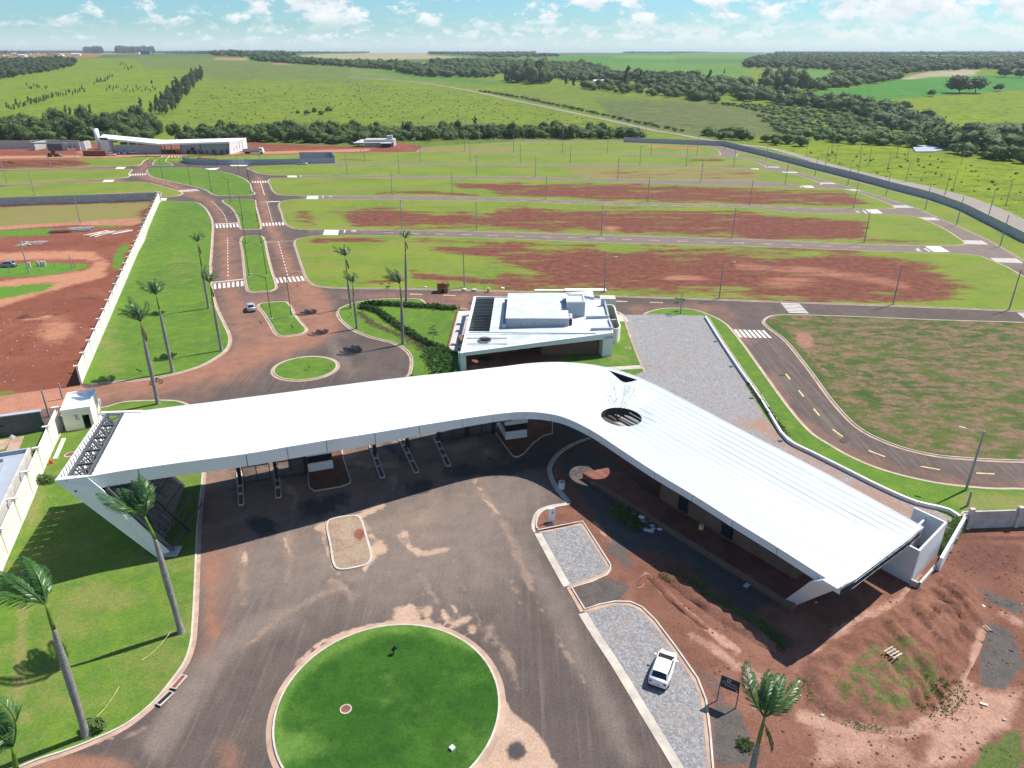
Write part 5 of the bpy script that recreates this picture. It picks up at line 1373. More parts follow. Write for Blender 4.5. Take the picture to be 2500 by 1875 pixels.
# ------------------------------------------------------------------ booths, lane islands, gates under the canopy
def booth(fl, fr_, z0, label):
 a = Vector((*gnd(fl), 0)); b = Vector((*gnd(fr_), 0)); d = (b - a); L = d.length; d.normalize(); n = Vector((-d.y, d.x, 0))
 if n.y < 0: n = -n
 t = thing('guard_booth', label, 'booth', tuple(a), math.atan2(d.y, d.x), 'white guard booths under the canopy')
 D = 5.0
 m_ = MB(); m_.box(0, L, 0, D, .1, 1.35); m_.build('base_wall', M['white'], t)
 m_ = MB(); m_.box(.15, L - .15, .15, D - .15, 1.35, 2.45); m_.build('window_band', M['glass'], t)
 m_ = MB(); m_.box(-.05, L + .05, -.05, D + .05, 2.45, 3.3); m_.build('roof', M['white'], t)
 for x, y in ((.08, .08), (L - .08, .08), (.08, D - .08), (L - .08, D - .08)):
  m_ = MB(); m_.box(x - .06, x + .06, y - .06, y + .06, 1.35, 2.45); m_.build('corner_post', M['black'], t)
booth(px('M', (562, 428))[0], px('M', (732, 400))[0], 0, 'white guard booth in the bed of bare soil between the left and middle lanes')
booth(px('M', (1893, 210))[0], px('M', (2037, 190))[0], 0, 'white guard booth near the bend of the canopy, right of the lanes')
def lane_island(p0, p1, w, label):
 a = Vector(gnd(p0)); b = Vector(gnd(p1)); d = (b - a).normalized(); n = Vector((-d.y, d.x)) * w / 2
 pts = []
 for k in range(7):
  t = math.pi * k / 6 - math.pi / 2
  pts.append(a - d * 0 + (-d * math.cos(t) + n.normalized() * -math.sin(t)) * w / 2)
 for k in range(7):
  t = math.pi * k / 6 - math.pi / 2
  pts.append(b + (d * math.cos(t) + n.normalized() * math.sin(t)) * w / 2)
 poly = ccw([(p.x, p.y) for p in pts])
 t_ = thing('lane_island', label, 'traffic island', (a.x, a.y, 0), 0, 'narrow islands between the entrance lanes')
 loc = [(p[0] - a.x, p[1] - a.y) for p in poly]
 inn = offset(loc, -.14)
 ring(loc, inn, .17, .17, side=0).build('kerb', M['concl'], t_)
 m_ = MB(); m_.add([(x, y, .10) for x, y in inn], [tuple(range(len(inn)))]); m_.build('soil_fill', M['porch'], t_)
 L = (b - a).length
 for f in (.2, .45, .7):
  c = (b - a) * f
  m_ = MB(); m_.cbox((c.x, c.y, .1), .4, .55, .12, math.atan2(d.y, d.x)); m_.build('manhole', M['gutterw'], t_)
for p0, p1, lb in (((985, 240), (1060, 455), 'narrow kerbed lane island second from the guard booth on bare soil'), ((1190, 205), (1290, 420), 'narrow kerbed lane island in the middle of the entrance lanes'), ((1420, 190), (1505, 375), 'narrow kerbed lane island just left of the right hand gates'),
                   ((95, 430), (108, 640), 'leftmost narrow kerbed lane island'), ((345, 400), (360, 590), 'narrow kerbed lane island between the two left gates')):
 lane_island(px('M', p0)[0], px('M', p1)[0], .75, lb)
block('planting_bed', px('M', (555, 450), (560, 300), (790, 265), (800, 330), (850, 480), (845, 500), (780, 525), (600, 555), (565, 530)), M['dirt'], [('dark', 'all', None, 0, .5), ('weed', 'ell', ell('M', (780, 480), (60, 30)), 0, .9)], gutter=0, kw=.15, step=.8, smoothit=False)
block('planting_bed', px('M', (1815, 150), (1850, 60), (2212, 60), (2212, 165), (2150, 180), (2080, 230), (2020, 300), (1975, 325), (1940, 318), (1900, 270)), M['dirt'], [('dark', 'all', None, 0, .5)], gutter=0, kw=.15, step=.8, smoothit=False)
def gate_leaf(a, b, label):
 A = Vector((*gnd(a), 0)); Bv = Vector((*gnd(b), 0)); d = Bv - A; L = d.length
 t = thing('sliding_gate', label, 'gate', tuple(A), math.atan2(d.y, d.x), 'sliding gates across the lanes')
 n_ = 2
 m_ = MB(); m_.box(0, L, -.06, .06, .05, .17); m_.box(0, L, -.06, .06, 2.3, 2.42)
 for k in range(n_ + 1): m_.box(L * k / n_ - .05, L * k / n_ + .05, -.055, .055, .17, 2.3)
 m_.build('frame', M['black'], t)
 for k in range(1, 30):
  x = L * k / 30
  m_ = MB(); m_.box(x - .012, x + .012, -.02, .02, .17, 2.3); m_.build('bar', M['black'], t)
for a, b, lb in (((130, 497), (310, 470), 'black barred sliding gate at the far left lane'), ((368, 460), (540, 432), 'black barred sliding gate left of the guard booth'), ((1460, 210), (1618, 185), 'black barred sliding gate right of the middle lanes'), ((1650, 180), (1810, 152), 'black barred sliding gate left of the booth at the bend')):
 gate_leaf(px('M', a)[0], px('M', b)[0], lb)
# ------------------------------------------------------------------ club building
club = thing('clubhouse', 'white flat roofed building with louvred pergola and roof tower behind the canopy', 'building', (0, 0, 0))
g3 = lambda reg, p, z: Vector((*gnd(px(reg, p)[0], z), z))
cFL = g3('V', (530, 1250), 3.5); cFR = g3('W', (1425, 890), 4.5); cBR = g3('W', (1265, 290), 4.3); cBL = g3('V', (770, 250), 4.0)
cM = g3('W', (560, 200), 4.3)
baseFL = Vector((cFL.x, cFL.y, 0)); baseFR = Vector((cFR.x, cFR.y, 0))
pc = [g3('V', (815, 250), 4.0), g3('V', (1140, 245), 4.0), g3('V', (1045, 862), 3.8), g3('V', (672, 858), 3.7)]
sk = [g3('V', (965 + 115 * math.cos(t), 1015 + 42 * math.sin(t)), 3.75) for t in [2 * math.pi * i / 24 for i in range(24)]]
ro = [cFL, cFR, cBR, cBL]
oxy2 = ccw([(p.x, p.y) for p in ro])
V3, T3 = cdt(oxy2, [[(p.x, p.y) for p in pc], [(p.x, p.y) for p in sk]], None)
def cz(x, y):
 A = np.array([tuple(p) for p in ro]); d = (A[:, 0] - x) ** 2 + (A[:, 1] - y) ** 2 + 1e-6; w = 1 / d
 return float((A[:, 2] * w).sum() / w.sum())
M['croof'] = mat('dusty_white_roof', (.54, .585, .61), .5, var=.16, scale=.35)
m_ = MB(); m_.add([(x, y, cz(x, y)) for x, y in V3], T3)
m_.add([(x, y, cz(x, y) - .35) for x, y in V3], [f[::-1] for f in T3]); m_.build('roof', M['croof'], club)
skin('roof_edge', [(p.x, p.y, p.z + .1) for p in (cFL, cFL.lerp(cFR, .5), cFR)], [(cFL.x, cFL.y, cFL.z - .55), (*cFL.lerp(cFR, .5)[:2], (cFL.z + cFR.z) / 2 - .7), (cFR.x, cFR.y, cFR.z - .95)], .25, M['fascia'], club)
skin('roof_edge', [(p.x, p.y, p.z + .12) for p in (cFR, cBR)], [(p.x, p.y, p.z - .5) for p in (cFR, cBR)], .2, M['fascia'], club)
skin('roof_edge', [(p.x, p.y, p.z + .12) for p in (cBR, cBL)], [(p.x, p.y, 0.1) for p in (cBR, cBL)], .2, M['fascia'], club)
skin('roof_edge', [(p.x, p.y, p.z + .12) for p in (cBL, cFL)], [(p.x, p.y, p.z - .5) for p in (cBL, cFL)], .35, M['white'], club)
# posts at front corners
dx_ = (cFR - cFL).normalized(); dx_.z = 0
ny = Vector((-dx_.y, dx_.x, 0))
for p, w_ in ((cFL, 1.0), (cFR - dx_ * 1.9, 1.9)):
 m_ = MB(); q = [Vector((p.x, p.y, 0)), Vector((p.x, p.y, 0)) + dx_ * w_, Vector((p.x, p.y, 0)) + dx_ * w_ + ny * 2.0, Vector((p.x, p.y, 0)) + ny * 2.0]
 m_.prism(ccw([(v.x, v.y) for v in q]), 0, p.z - .4 if w_ < 1.5 else cFR.z - .5); m_.build('corner_pier', M['fascia'], club)
# recessed brown walls and glazed doors
def cw(s, t): v = baseFL + (baseFR - baseFL) * s + ny * t; return (v.x, v.y)
m_ = MB(); m_.prism(ccw([cw(.56, 3.6), cw(.955, 1.6), cw(.955, 9), cw(.56, 9)]), 0, 3.6); m_.build('wall', M['brownw'], club)
m_ = MB(); m_.prism(ccw([cw(.05, 6.5), cw(.56, 6.5), cw(.56, 9.5), cw(.05, 9.5)]), 0, 3.2); m_.build('wall', M['brownw'], club)
m_ = MB(); m_.prism(ccw([cw(.02, 0.6), cw(.6, 0.6), cw(.6, 6.4), cw(.02, 6.4)]), .05, .22); m_.build('floor', M['porch'], club)
for k in range(4):
 s0_ = .43 + k * .035
 m_ = MB(); m_.prism(ccw([cw(s0_, 6.3), cw(s0_ + .033, 6.3), cw(s0_ + .033, 6.45), cw(s0_, 6.45)]), .25, 2.7); f = m_.build('window', M['black'], club)
 m_ = MB(); m_.prism(ccw([cw(s0_ + .003, 6.24), cw(s0_ + .030, 6.24), cw(s0_ + .030, 6.28), cw(s0_ + .003, 6.28)]), .4, 2.55); m_.build('pane', M['glass'], f)
# pergola slats
for k in range(22):
 t = (k + 1.8) / 23.6
 a = pc[0].lerp(pc[3], t); b = pc[1].lerp(pc[2], t)
 m_ = MB(); m_.beam(a - Vector((0, 0, .12)), b - Vector((0, 0, .12)), .07, .2); m_.build('pergola_slat', M['steel'], club)
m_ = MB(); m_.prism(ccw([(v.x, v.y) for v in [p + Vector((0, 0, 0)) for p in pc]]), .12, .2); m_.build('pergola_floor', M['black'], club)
n = 24; m_ = MB(); bot = [(p.x, p.y, p.z - 1.6) for p in sk]; top = [(p.x, p.y, p.z + .25) for p in sk]
m_.add(top + bot, [(i, (i + 1) % n, n + (i + 1) % n, n + i) for i in range(n)]); m_.add(top + bot, [(n + i, n + (i + 1) % n, (i + 1) % n, i) for i in range(n)]); m_.build('skylight_ring', M['concl'], club)
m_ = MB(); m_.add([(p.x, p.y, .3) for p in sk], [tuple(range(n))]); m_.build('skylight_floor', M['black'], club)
# raised roof box
bt = [g3('V', (1335, 632), 5.7), g3('W', (640, 636), 5.7), g3('W', (585, 190), 5.7), g3('V', (1378, 195), 5.7)]
m_ = MB(); m_.prism(ccw([(p.x, p.y) for p in bt]), 3.2, 5.7); m_.build('roof_box', M['concb'], club)
tb = offset(ccw([(p.x, p.y) for p in bt]), .06)
m_ = MB(); m_.prism(tb, 5.703, 5.78); m_.build('roof_box_lid', M['croof'], club)
for k in range(10):
 a = bt[0].lerp(bt[1], (k + .4) / 10.0); m_ = MB(); m_.beam((a.x, a.y - .5, 4.2), (a.x, a.y, 4.9), .08, .08); m_.build('bracket', M['concb'], club)
lw = [g3('V', (1265, 770), 4.3), g3('V', (1335, 770), 4.3), g3('V', (1370, 330), 4.3), g3('V', (1315, 330), 4.3)]
m_ = MB(); m_.prism(ccw([(p.x, p.y) for p in lw]), 3.6, 4.75); m_.build('louvre_bank', M['concb'], club)
# tower
tw = [g3('W', (600, 335), 7.3), g3('W', (930, 330), 7.3), g3('W', (895, 195), 7.3), g3('W', (590, 200), 7.3)]
m_ = MB(); m_.prism(ccw([(p.x, p.y) for p in tw]), 3.8, 7.0); m_.build('tower', M['concb'], club)
to = ccw([(p.x, p.y) for p in tw]); ti = offset(to, -.25)
m_ = MB(); ring(to, ti, 7.3, 7.3, m_, side=7.0); ring(ti[::-1], [(a + .001, b) for a, b in ti[::-1]], 7.3, 7.02, m_); m_.build('parapet', M['fascia'], club)
m_ = MB(); m_.add([(x, y, 7.05) for x, y in ti], [(0, 1, 2, 3)]); m_.build('tower_lid', M['croof'], club)
s2 = [g3('W', (515, 345), 5.9), g3('W', (610, 345), 5.9), g3('W', (600, 300), 5.9), g3('W', (520, 305), 5.9)]
m_ = MB(); m_.prism(ccw([(p.x, p.y) for p in s2]), 5.0, 6.4); m_.build('hatch', M['concb'], club)
for k in range(3):
 c = g3('W', (672, 590 + k * 45), 5.0); m_ = MB(); m_.tube([(c.x, c.y, 4.3), (c.x, c.y, 5.4)], .3, 10); m_.build('water_heater', M['white'] if k < 2 else M['black'], club)
ch = g3('W', (1240, 300), 5.6); m_ = MB(); m_.cbox((ch.x, ch.y, 4.2), .7, .5, 1.6); m_.build('chimney', M['concb'], club)
# roof gutters / parapet strips
for a, b, hh_ in (((945, 610), (1345, 605), .5), ((1030, 820), (1410, 815), .5), ((1340, 605), (1265, 320), .35), ((1410, 815), (1345, 650), .35)):
 A_ = g3('W', a, 4.6); B_ = g3('W', b, 4.6); m_ = MB(); m_.beam(A_, B_, .35, hh_); m_.build('parapet_strip', M['concb'], club)
for a, b in (((V_, 885), (2164, 885)) for V_ in (690,)):
 A_ = g3('V', (690, 882), 3.95); B_ = g3('W', (1120, 900), 4.4); m_ = MB(); m_.beam(A_ + Vector((0, 0, .05)), B_ + Vector((0, 0, .05)), .12, .15); m_.build('expansion_strip', M['concb'], club)
for yv in (975, 1078):
 A_ = g3('V', (650, yv), 3.75); B_ = g3('V', (1355, yv), 3.9); m_ = MB(); m_.beam(A_, B_, .1, .12); m_.build('expansion_strip', M['concb'], club)
# annex boxes behind on the right
ax = [g3('W', (1190, 285), 3.2), g3('W', (1468, 290), 3.2), g3('W', (1450, 222), 3.2), g3('W', (1185, 222), 3.2)]
m_ = MB(); m_.prism(ccw([(p.x, p.y) for p in ax]), 0, 3.2); m_.build('annex', M['concl'], club)
ro2 = [g3('W', (640, 175), 4.9), g3('W', (1085, 270), 4.6), g3('W', (1060, 130), 4.9), g3('W', (560, 160), 4.9)]
m_ = MB(); m_.prism(ccw([(p.x, p.y) for p in ro2]), 3.0, 4.75); m_.build('rear_roof', M['croof'], club)
cv = smooth([gnd(p, 3.0) for p in px('W', (1290, 385), (1410, 388), (1480, 520), (1530, 700), (1550, 770), (1500, 810), (1430, 815))], 4, False)
skin('curved_screen_wall', [(p[0], p[1], 3.0) for p in cv], [(p[0], p[1], 0) for p in cv], .22, M['wallw'], club, -1)
skin('service_wall', [(*gnd(p, 2.8), 2.8) for p in px('W', (1350, 650), (1480, 650))], [(*gnd(p, 2.8), 0) for p in px('W', (1350, 650), (1480, 650))], .2, M['wallw'], club)
# side terrace and pool deck
dk = [g3('V', (490, 495), .3), g3('V', (760, 485), .3), g3('V', (520, 1230), .3), g3('V', (300, 1220), .3)]
ter = MB(); ter.prism(ccw([(p.x, p.y) for p in dk]), .1, .3)
tag(ter.build('terrace', M['concl']), 'pale grey terrace slab along the left side of the clubhouse', 'terrace')
for (a, b) in (((460, 860), (540, 860)), ((370, 1100), (460, 1100)), ((470, 740), (560, 740))):
 A_ = g3('V', a, .3); B_ = g3('V', b, .3); m_ = MB(); m_.beam(A_ + Vector((0, 0, .2)), B_ + Vector((0, 0, .2)), .5, .4)
 tag(m_.build('terrace_bench', M['concb']), 'low grey masonry bench on the clubhouse terrace', 'bench', 'benches on the clubhouse terrace')
edgew = MB(); edgew.beam(dk[3], dk[0], .25, .35); edgew.beam(dk[0], dk[1], .25, .35); edgew.beam(dk[3], dk[2], .25, .35)
tag(edgew.build('terrace_kerb', M['porch']), 'reddish kerb round the clubhouse terrace', 'kerb')
for k in range(16):
 t = k / 16; A_ = g3('V', (680, 600), 2.6).lerp(g3('V', (500, 1170), 2.6), t)
 m_ = MB(); m_.beam(A_, A_ + Vector((1.2, 0, .1)), .12, .12); m_.build('pergola_rafter', M['white'], club)
# pile of orange earth beside the pier
def heap(name, label, cat, p, rx, ry, h, mt, seed=0, group=None, z=0.0, n=9):
 c = gnd(p, z); rnd = random.Random(seed)
 vs = [(0, 0, h)]; fs = []
 for r in (1, 2, 3):
  for k in range(n):
   a = 2 * math.pi * k / n + r * .3
   f = r / 3
   j = rnd.uniform(.85, 1.15)
   vs.append((rx * f * j * math.cos(a), ry * f * j * math.sin(a), h * (1 - f) ** 1.2 * rnd.uniform(.8, 1.2) if r < 3 else -.05))
 for k in range(n): fs.append((0, 1 + k, 1 + (k + 1) % n))
 for r in range(2):
  for k in range(n):
   a = 1 + r * n + k; b = 1 + r * n + (k + 1) % n
   fs.append((a, a + n, b + n, b))
 o = link(name, mesh(vs, fs, name), mt); o.location = (c[0], c[1], z)
 return tag(o, label, cat, group)
heap('earth_heap', 'small heap of orange earth beside the clubhouse corner pier', 'earth heap', px('V', (740, 1490))[0], 1.9, 1.2, .5, M['rust'], 3, z=.2)
# ------------------------------------------------------------------ guard house by the left wall and neighbouring houses
gh = thing('gatekeeper_house', 'small white square building with open doorway beside the cream wall', 'building', (0, 0, 0))
ga = Vector((*gnd(px('Y', (1225, 1170))[0]), 0)); gb = Vector((*gnd(px('Y', (1755, 1090))[0]), 0)); gd = (gb - ga).normalized(); gn = Vector((-gd.y, gd.x, 0))
gL = (gb - ga).length; gD = 6.2; gH = 3.2
gq = lambda s, t: ((ga + gd * s + gn * t).x, (ga + gd * s + gn * t).y)
def gbox(s0, s1, t0, t1, z0, z1, name, mt, par=gh):
 m_ = MB(); m_.prism(ccw([gq(s0, t0), gq(s1, t0), gq(s1, t1), gq(s0, t1)]), z0, z1); return m_.build(name, mt, par)
gbox(0, gL * .66, 0, .2, 0, gH, 'wall', M['wallw']); gbox(gL * .66, gL * .9, .002, .198, 2.3, gH - .002, 'wall', M['wallw']); gbox(gL * .9, gL, 0, .2, 0, gH, 'wall', M['wallw'])
gbox(0, .2, .2, gD, 0, gH - .003, 'wall', M['wallw']); gbox(gL - .2, gL, .2, gD, 0, gH - .003, 'wall', M['wallw']); gbox(.2, gL - .2, gD - .2, gD, 0, gH - .004, 'wall', M['wallw'])
gbox(gL * .45, gL * .5, .2, gD - .2, 0, gH - .1, 'inner_wall', M['concrete']); gbox(.2, gL - .2, .2, gD - .2, .02, .08, 'floor', M['concrete'])
gbox(.15, gL - .15, .15, gD - .15, gH - .1, gH + .002, 'roof', M['white'])
gbox(-.05, gL + .05, -.05, .2, gH + .003, gH + .35, 'parapet', M['white']); gbox(-.05, .2, .2, gD, gH + .003, gH + .345, 'parapet', M['white']); gbox(gL - .2, gL + .05, .2, gD, gH + .003, gH + .345, 'parapet', M['white']); gbox(-.05, gL + .05, gD, gD + .2, gH + .003, gH + .34, 'parapet', M['white'])
nb = MB()
for t in range(9):
 a0 = .35 + t * .33; x0 = gL * .37 + .3 * math.cos(a0 * 1.6) * (1 if t < 5 else .6); 
# black hand-drawn mark on the front wall: two joined curls
cc = [(.42, 2.55), (.47, 2.4), (.60, 2.3), (.52, 2.15), (.62, 2.0), (.52, 1.85), (.66, 1.72), (.80, 1.78), (.86, 1.95)]
cpts = [Vector((*gq(gL * .26 + a * 1.3, -.02), z)) for a, z in cc]
nb.tube(smooth3([tuple(p) for p in cpts], 3) if False else cpts, .035, 5); nb.tube([Vector((*gq(gL * .26 + a * 1.3, -.02), z)) for a, z in ((.60, 2.45), (.72, 2.4), (.70, 2.2), (.60, 2.1))], .035, 5)
nb.build('wall_mark', M['black'], gh)
for k, (s, c) in enumerate(((.45, M['painty']), (1.9, M['concrete']))):
 v = ga + gn * (gD + 2.0) + gd * (s + 1.2); m_ = MB(); m_.cbox((v.x, v.y, 0), .8, .8, .9, .3); m_.cbox((v.x, v.y, .9), .55, .55, .15, .3)
 tag(m_.build('masonry_pillar', c), ['stub pillar with yellowish sides behind the gatekeeper house', 'grey stub pillar behind the gatekeeper house'][k], 'pillar')
# dark garage house
hs = thing('garage_house', 'dark grey single storey house with a brown door at the left edge', 'house', (0, 0, 0))
ha = Vector((*gnd(px('Y', (840, 1150))[0]), 0)); hb = Vector((*gnd(px('Y', (0, 1270))[0]), 0)); hd = (hb - ha).normalized(); hn = Vector((hd.y, -hd.x, 0))
if hn.y < 0: hn = -hn
hb2 = ha + hd * 30
hq = lambda s, t: ((ha + hd * s + hn * t).x, (ha + hd * s + hn * t).y)
def hbox(s0, s1, t0, t1, z0, z1, name, mt, par=hs):
 m_ = MB(); m_.prism(ccw([hq(s0, t0), hq(s1, t0), hq(s1, t1), hq(s0, t1)]), z0, z1); return m_.build(name, mt, par)
hbox(0, 30, 0, .4, 0, 3.1, 'wall', M['steel']); hbox(-.1, 30, -.05, .75, 3.1, 3.25, 'roof_edge', M['concb'])
hbox(6.2, 8.3, -.08, 0, 0, 2.3, 'door', M['brownw']); hbox(9.6, 14, -.06, 0, 0, 2.9, 'garage_door', M['brownw']); hbox(9.0, 9.5, -.2, 0, 0, 3.1, 'pilaster', M['concrete'])
for s in (4.9,): hbox(s, s + .5, -.05, 0, 1.7, 1.85, 'wall_lamp', M['black'])
lawnN = [hq(-.5, -.1), hq(30, -.1), (-75, 66), (-66, 66), (-60.5, 79)]
flat('neighbour_lawn', [hq(0, 0), hq(30, 0), (-95, 60), (-70, 40), (-52, 40), (-46.9, 40.2)], M['lawn'], .05, None, world=True)
strip('concrete_path', px('Y', (330, 1260), (230, 1500)), 1.6, .08, M['gutter'], sm=0); strip('concrete_path', px('Y', (90, 1300), (-60, 1500)), 1.8, .08, M['gutter'], sm=0)
heap('tarpaulin_heap', 'crumpled grey plastic heap by the garage house path', 'heap', px('Y', (225, 1270))[0], .7, .5, .5, M['concrete'], 5)
h2 = thing('flat_roofed_house', 'grey roofed modern house cropped by the left edge of the photo', 'house', (0, 0, 0))
rz_ = 3.6
corner = Vector((*gnd(px('Y', (555, 1450))[0], rz_), 0))
wd_ = Vector((46.7 - 66.2, -(92.8 - 40.2) * -1, 0)); wdir = Vector((19.5, -52.6, 0)).normalized(); wn = Vector((-wdir.y, wdir.x, 0)) * -1
if wn.x > 0: wn = -wn
q2_ = lambda s, t: ((corner + wdir * s + wn * t).x, (corner + wdir * s + wn * t).y)
def h2box(s0, s1, t0, t1, z0, z1, name, mt):
 m_ = MB(); m_.prism(ccw([q2_(s0, t0), q2_(s1, t0), q2_(s1, t1), q2_(s0, t1)]), z0, z1); return m_.build(name, mt, h2)
h2box(.1, 34, .1, 22, 0, 3.0, 'wall', M['concl']); h2box(0, 34.1, 0, 22, 3.003, 3.06, 'roof', M['concb'])
h2box(0, 34, 0, .3, 3.06, 3.6, 'parapet', M['concl']); h2box(0, .3, .3, 22, 3.06, 3.597, 'parapet', M['concb'])
h2box(3.0, 34, 2.4, 2.7, 3.06, 3.5, 'parapet', M['concb']); h2box(1.5, 1.9, 2.7, 22, 3.06, 3.5, 'parapet', M['concb'])
h2box(7.5, 13.5, 4.2, 22, 3.063, 5.4, 'roof_block', M['steel']); h2box(7.3, 13.7, 4.0, 22, 5.4, 5.5, 'roof_slab', M['concb'])
h2box(15, 26, 4.4, 22, 3.063, 3.5, 'roof_slab', M['concb'])
strip('side_path', [q2_(0, -.8), q2_(34, -.8)], 1.3, .08, M['concrete'], world=True, sm=0)
# ------------------------------------------------------------------ far white building of the subdivision
fb = thing('far_gate_building', 'long blue-white building under construction with a sloped wing behind the boulevard', 'building', (0, 0, 0))
def xg(p, z=0): return Vector((*gnd(px('X', p)[0], z), z))
# left wing roof: slopes down to the middle
def slab(pts, name, mt, th=.5, par=fb):
 m_ = MB(); n_ = len(pts); m_.add([tuple(p) for p in pts] + [(p.x, p.y, p.z - th) for p in pts], [tuple(range(n_)), tuple(range(2 * n_ - 1, n_ - 1, -1))] + [(i, n_ + i, n_ + (i + 1) % n_, (i + 1) % n_) for i in range(n_)]); return m_.build(name, mt, par)
def yfix(p, z, Y):      # point of pixel p on the vertical plane Y=const
 u = (px('X', p)[0][0] - 1250) / F; v = (px('X', p)[0][1] - 937.5) / F
 t = Y / (C_ - v * S_); return Vector((u * t, Y, H - (S_ + v * C_) * t))
Y1, Y2, Y3 = 404.0, 412.0, 426.0
a1 = yfix((112, 190), 0, Y1); a2 = yfix((168, 145), 0, Y3); a3 = yfix((940, 218), 0, Y3); a4 = yfix((880, 268), 0, Y1)
slab([a1, a4, a3, a2], 'roof_wing', M['fascia'], .9)
b1 = yfix((880, 268), 0, Y1 + .2); b2 = yfix((1790, 240), 0, Y1); b3 = yfix((2005, 192), 0, Y3); b4 = yfix((940, 218), 0, Y3 + .3)
slab([b1, b2, b3, b4], 'roof_wing', M['white'], .8)
def wallp(p0, p1, Yp, z1a, z1b, name, mt, th=.4, z0=0):
 A_ = yfix(p0, 0, Yp); B_ = yfix(p1, 0, Yp + .5); m_ = MB(); d = Vector((0, th, 0))
 m_.prism(ccw([(A_.x, A_.y), (B_.x, B_.y), (B_.x, B_.y + th), (A_.x, A_.y + th)]), z0, [z1a, z1a, z1a, z1a] if z1a == z1b else z1a); return m_.build(name, mt, fb)
wallp((335, 380), (905, 350), Y1 + 2, 4.6, 4.6, 'wall', M['concb']); wallp((1165, 355), (1790, 340), Y1 + 2.5, 5.2, 5.2, 'wall', M['concb'])
A_ = yfix((118, 200), 0, Y1); B_ = yfix((225, 215), 0, Y1)
m_ = MB(); m_.prism(ccw([(A_.x, Y1), (B_.x, Y1), (B_.x + .4, Y1 + 4), (A_.x, Y1 + 4)]), 0, 8.6); m_.build('end_pier', M['fascia'], fb)
m_ = MB(); bl_ = yfix((1788, 345), 0, Y1); br_ = yfix((2022, 305), 0, Y3)
m_.add([(bl_.x, Y1, 0), (br_.x, Y3, 0), (b3.x, b3.y, b3.z + .1), (b2.x, b2.y, b2.z + .1)] + [(bl_.x - .3, Y1 + .1, 0), (br_.x - .3, Y3, 0), (b3.x - .3, b3.y, b3.z + .1), (b2.x - .3, b2.y + .1, b2.z + .1)], [(0, 1, 2, 3), (7, 6, 5, 4), (0, 4, 5, 1), (3, 2, 6, 7), (0, 3, 7, 4), (1, 5, 6, 2)]); m_.build('end_wall', M['white'], fb)
for k in range(4):
 t = .25 + k * .16; q = Vector((bl_.x, Y1, 0)).lerp(Vector((br_.x, Y3, 0)), t); m_ = MB(); m_.box(q.x + .02, q.x + .14, q.y - .15, q.y + .15, 1.2, 4.8); m_.build('window_slit', M['steel'], fb)
for k in range(4):
 A_ = yfix((380 + k * 110, 240), 0, Y1 + 2.6); m_ = MB(); m_.box(A_.x, A_.x + 4.0, A_.y, A_.y + .2, 4.7, 6.0 - k * .3); m_.build('window', M['glass'], fb)
for p in (905, 945, 1035, 1160, 1410, 1785):
 A_ = yfix((p, 300), 0, Y1 + 1); m_ = MB(); m_.box(A_.x, A_.x + .35, A_.y, A_.y + .35, 0, 5.3); m_.build('column', M['steel'], fb)
for k in range(9):
 A_ = yfix((1230 + 60 * k + (k % 3) * 15, 330), 0, Y1 + 2.3); m_ = MB(); m_.box(A_.x, A_.x + .7 + (k % 2) * .8, A_.y, A_.y + .2, .2, 1.5 + (k % 3) * .4); m_.build('opening', M['steel'], fb)
wt = yfix((75, 320), 0, Y3); wt1 = yfix((45, 75), 0, Y3)
wtt = thing('water_tower', 'slender white cylindrical water tower at the left end of the far building', 'water tower', (wt1.x + 1.0, Y3, 0))
m_ = MB(); m_.tube([(0, 0, 0), (0, 0, wt1.z)], 1.3, 16); m_.build('tank', M['white'], wtt, True)
m_ = MB()
for k in range(6): m_.beam((1.1 * math.cos(k), 1.1 * math.sin(k), wt1.z), (1.1 * math.cos(k), 1.1 * math.sin(k), wt1.z + .9), .08)
m_.build('railing', M['steel'], wtt)
# small building with pale roof
sb = thing('sales_pavilion', 'small brown-grey building with a wide pale metal roof near the creek', 'building', (0, 0, 0))
def bfix(p, Yp):
 q = px('B', p)[0]; u = (q[0] - 1250) / F; v = (q[1] - 937.5) / F; t = Yp / (C_ - v * S_); return Vector((u * t, Yp, H - (S_ + v * C_) * t))
s1_, s2_, s3_, s4_ = bfix((30, 908), 436), bfix((288, 904), 436), bfix((290, 884), 448), bfix((80, 886), 448)
slab([s1_, s2_, s3_, s4_], 'roof', M['croof'], .3, sb)
A_ = bfix((105, 945), 438); B_ = bfix((292, 945), 438); m_ = MB(); m_.box(A_.x, B_.x, 438, 447, 0, 3.9); m_.build('wall', M['concrete'], sb)
A_ = bfix((205, 930), 433); B_ = bfix((272, 930), 433); m_ = MB(); m_.box(A_.x, B_.x, 433, 437, 2.3, 2.5); m_.build('awning', M['concl'], sb)
m_ = MB(); m_.box(A_.x + .3, B_.x - .3, 435, 437, 0, 2.3); m_.build('stall', M['black'], sb)
A_ = bfix((245, 885), 440); m_ = MB(); m_.box(A_.x, A_.x + 3.2, 440, 443, 3.5, 6.0); m_.build('tank_box', M['concrete'], sb)
A_ = bfix((60, 930), 436.5)
for k in range(3):
 m_ = MB(); m_.box(A_.x + k * 1.6 - 4, A_.x + k * 1.6 - 3.8, 436.5, 436.7, 0, 3.6); m_.build('post', M['steel'], sb)
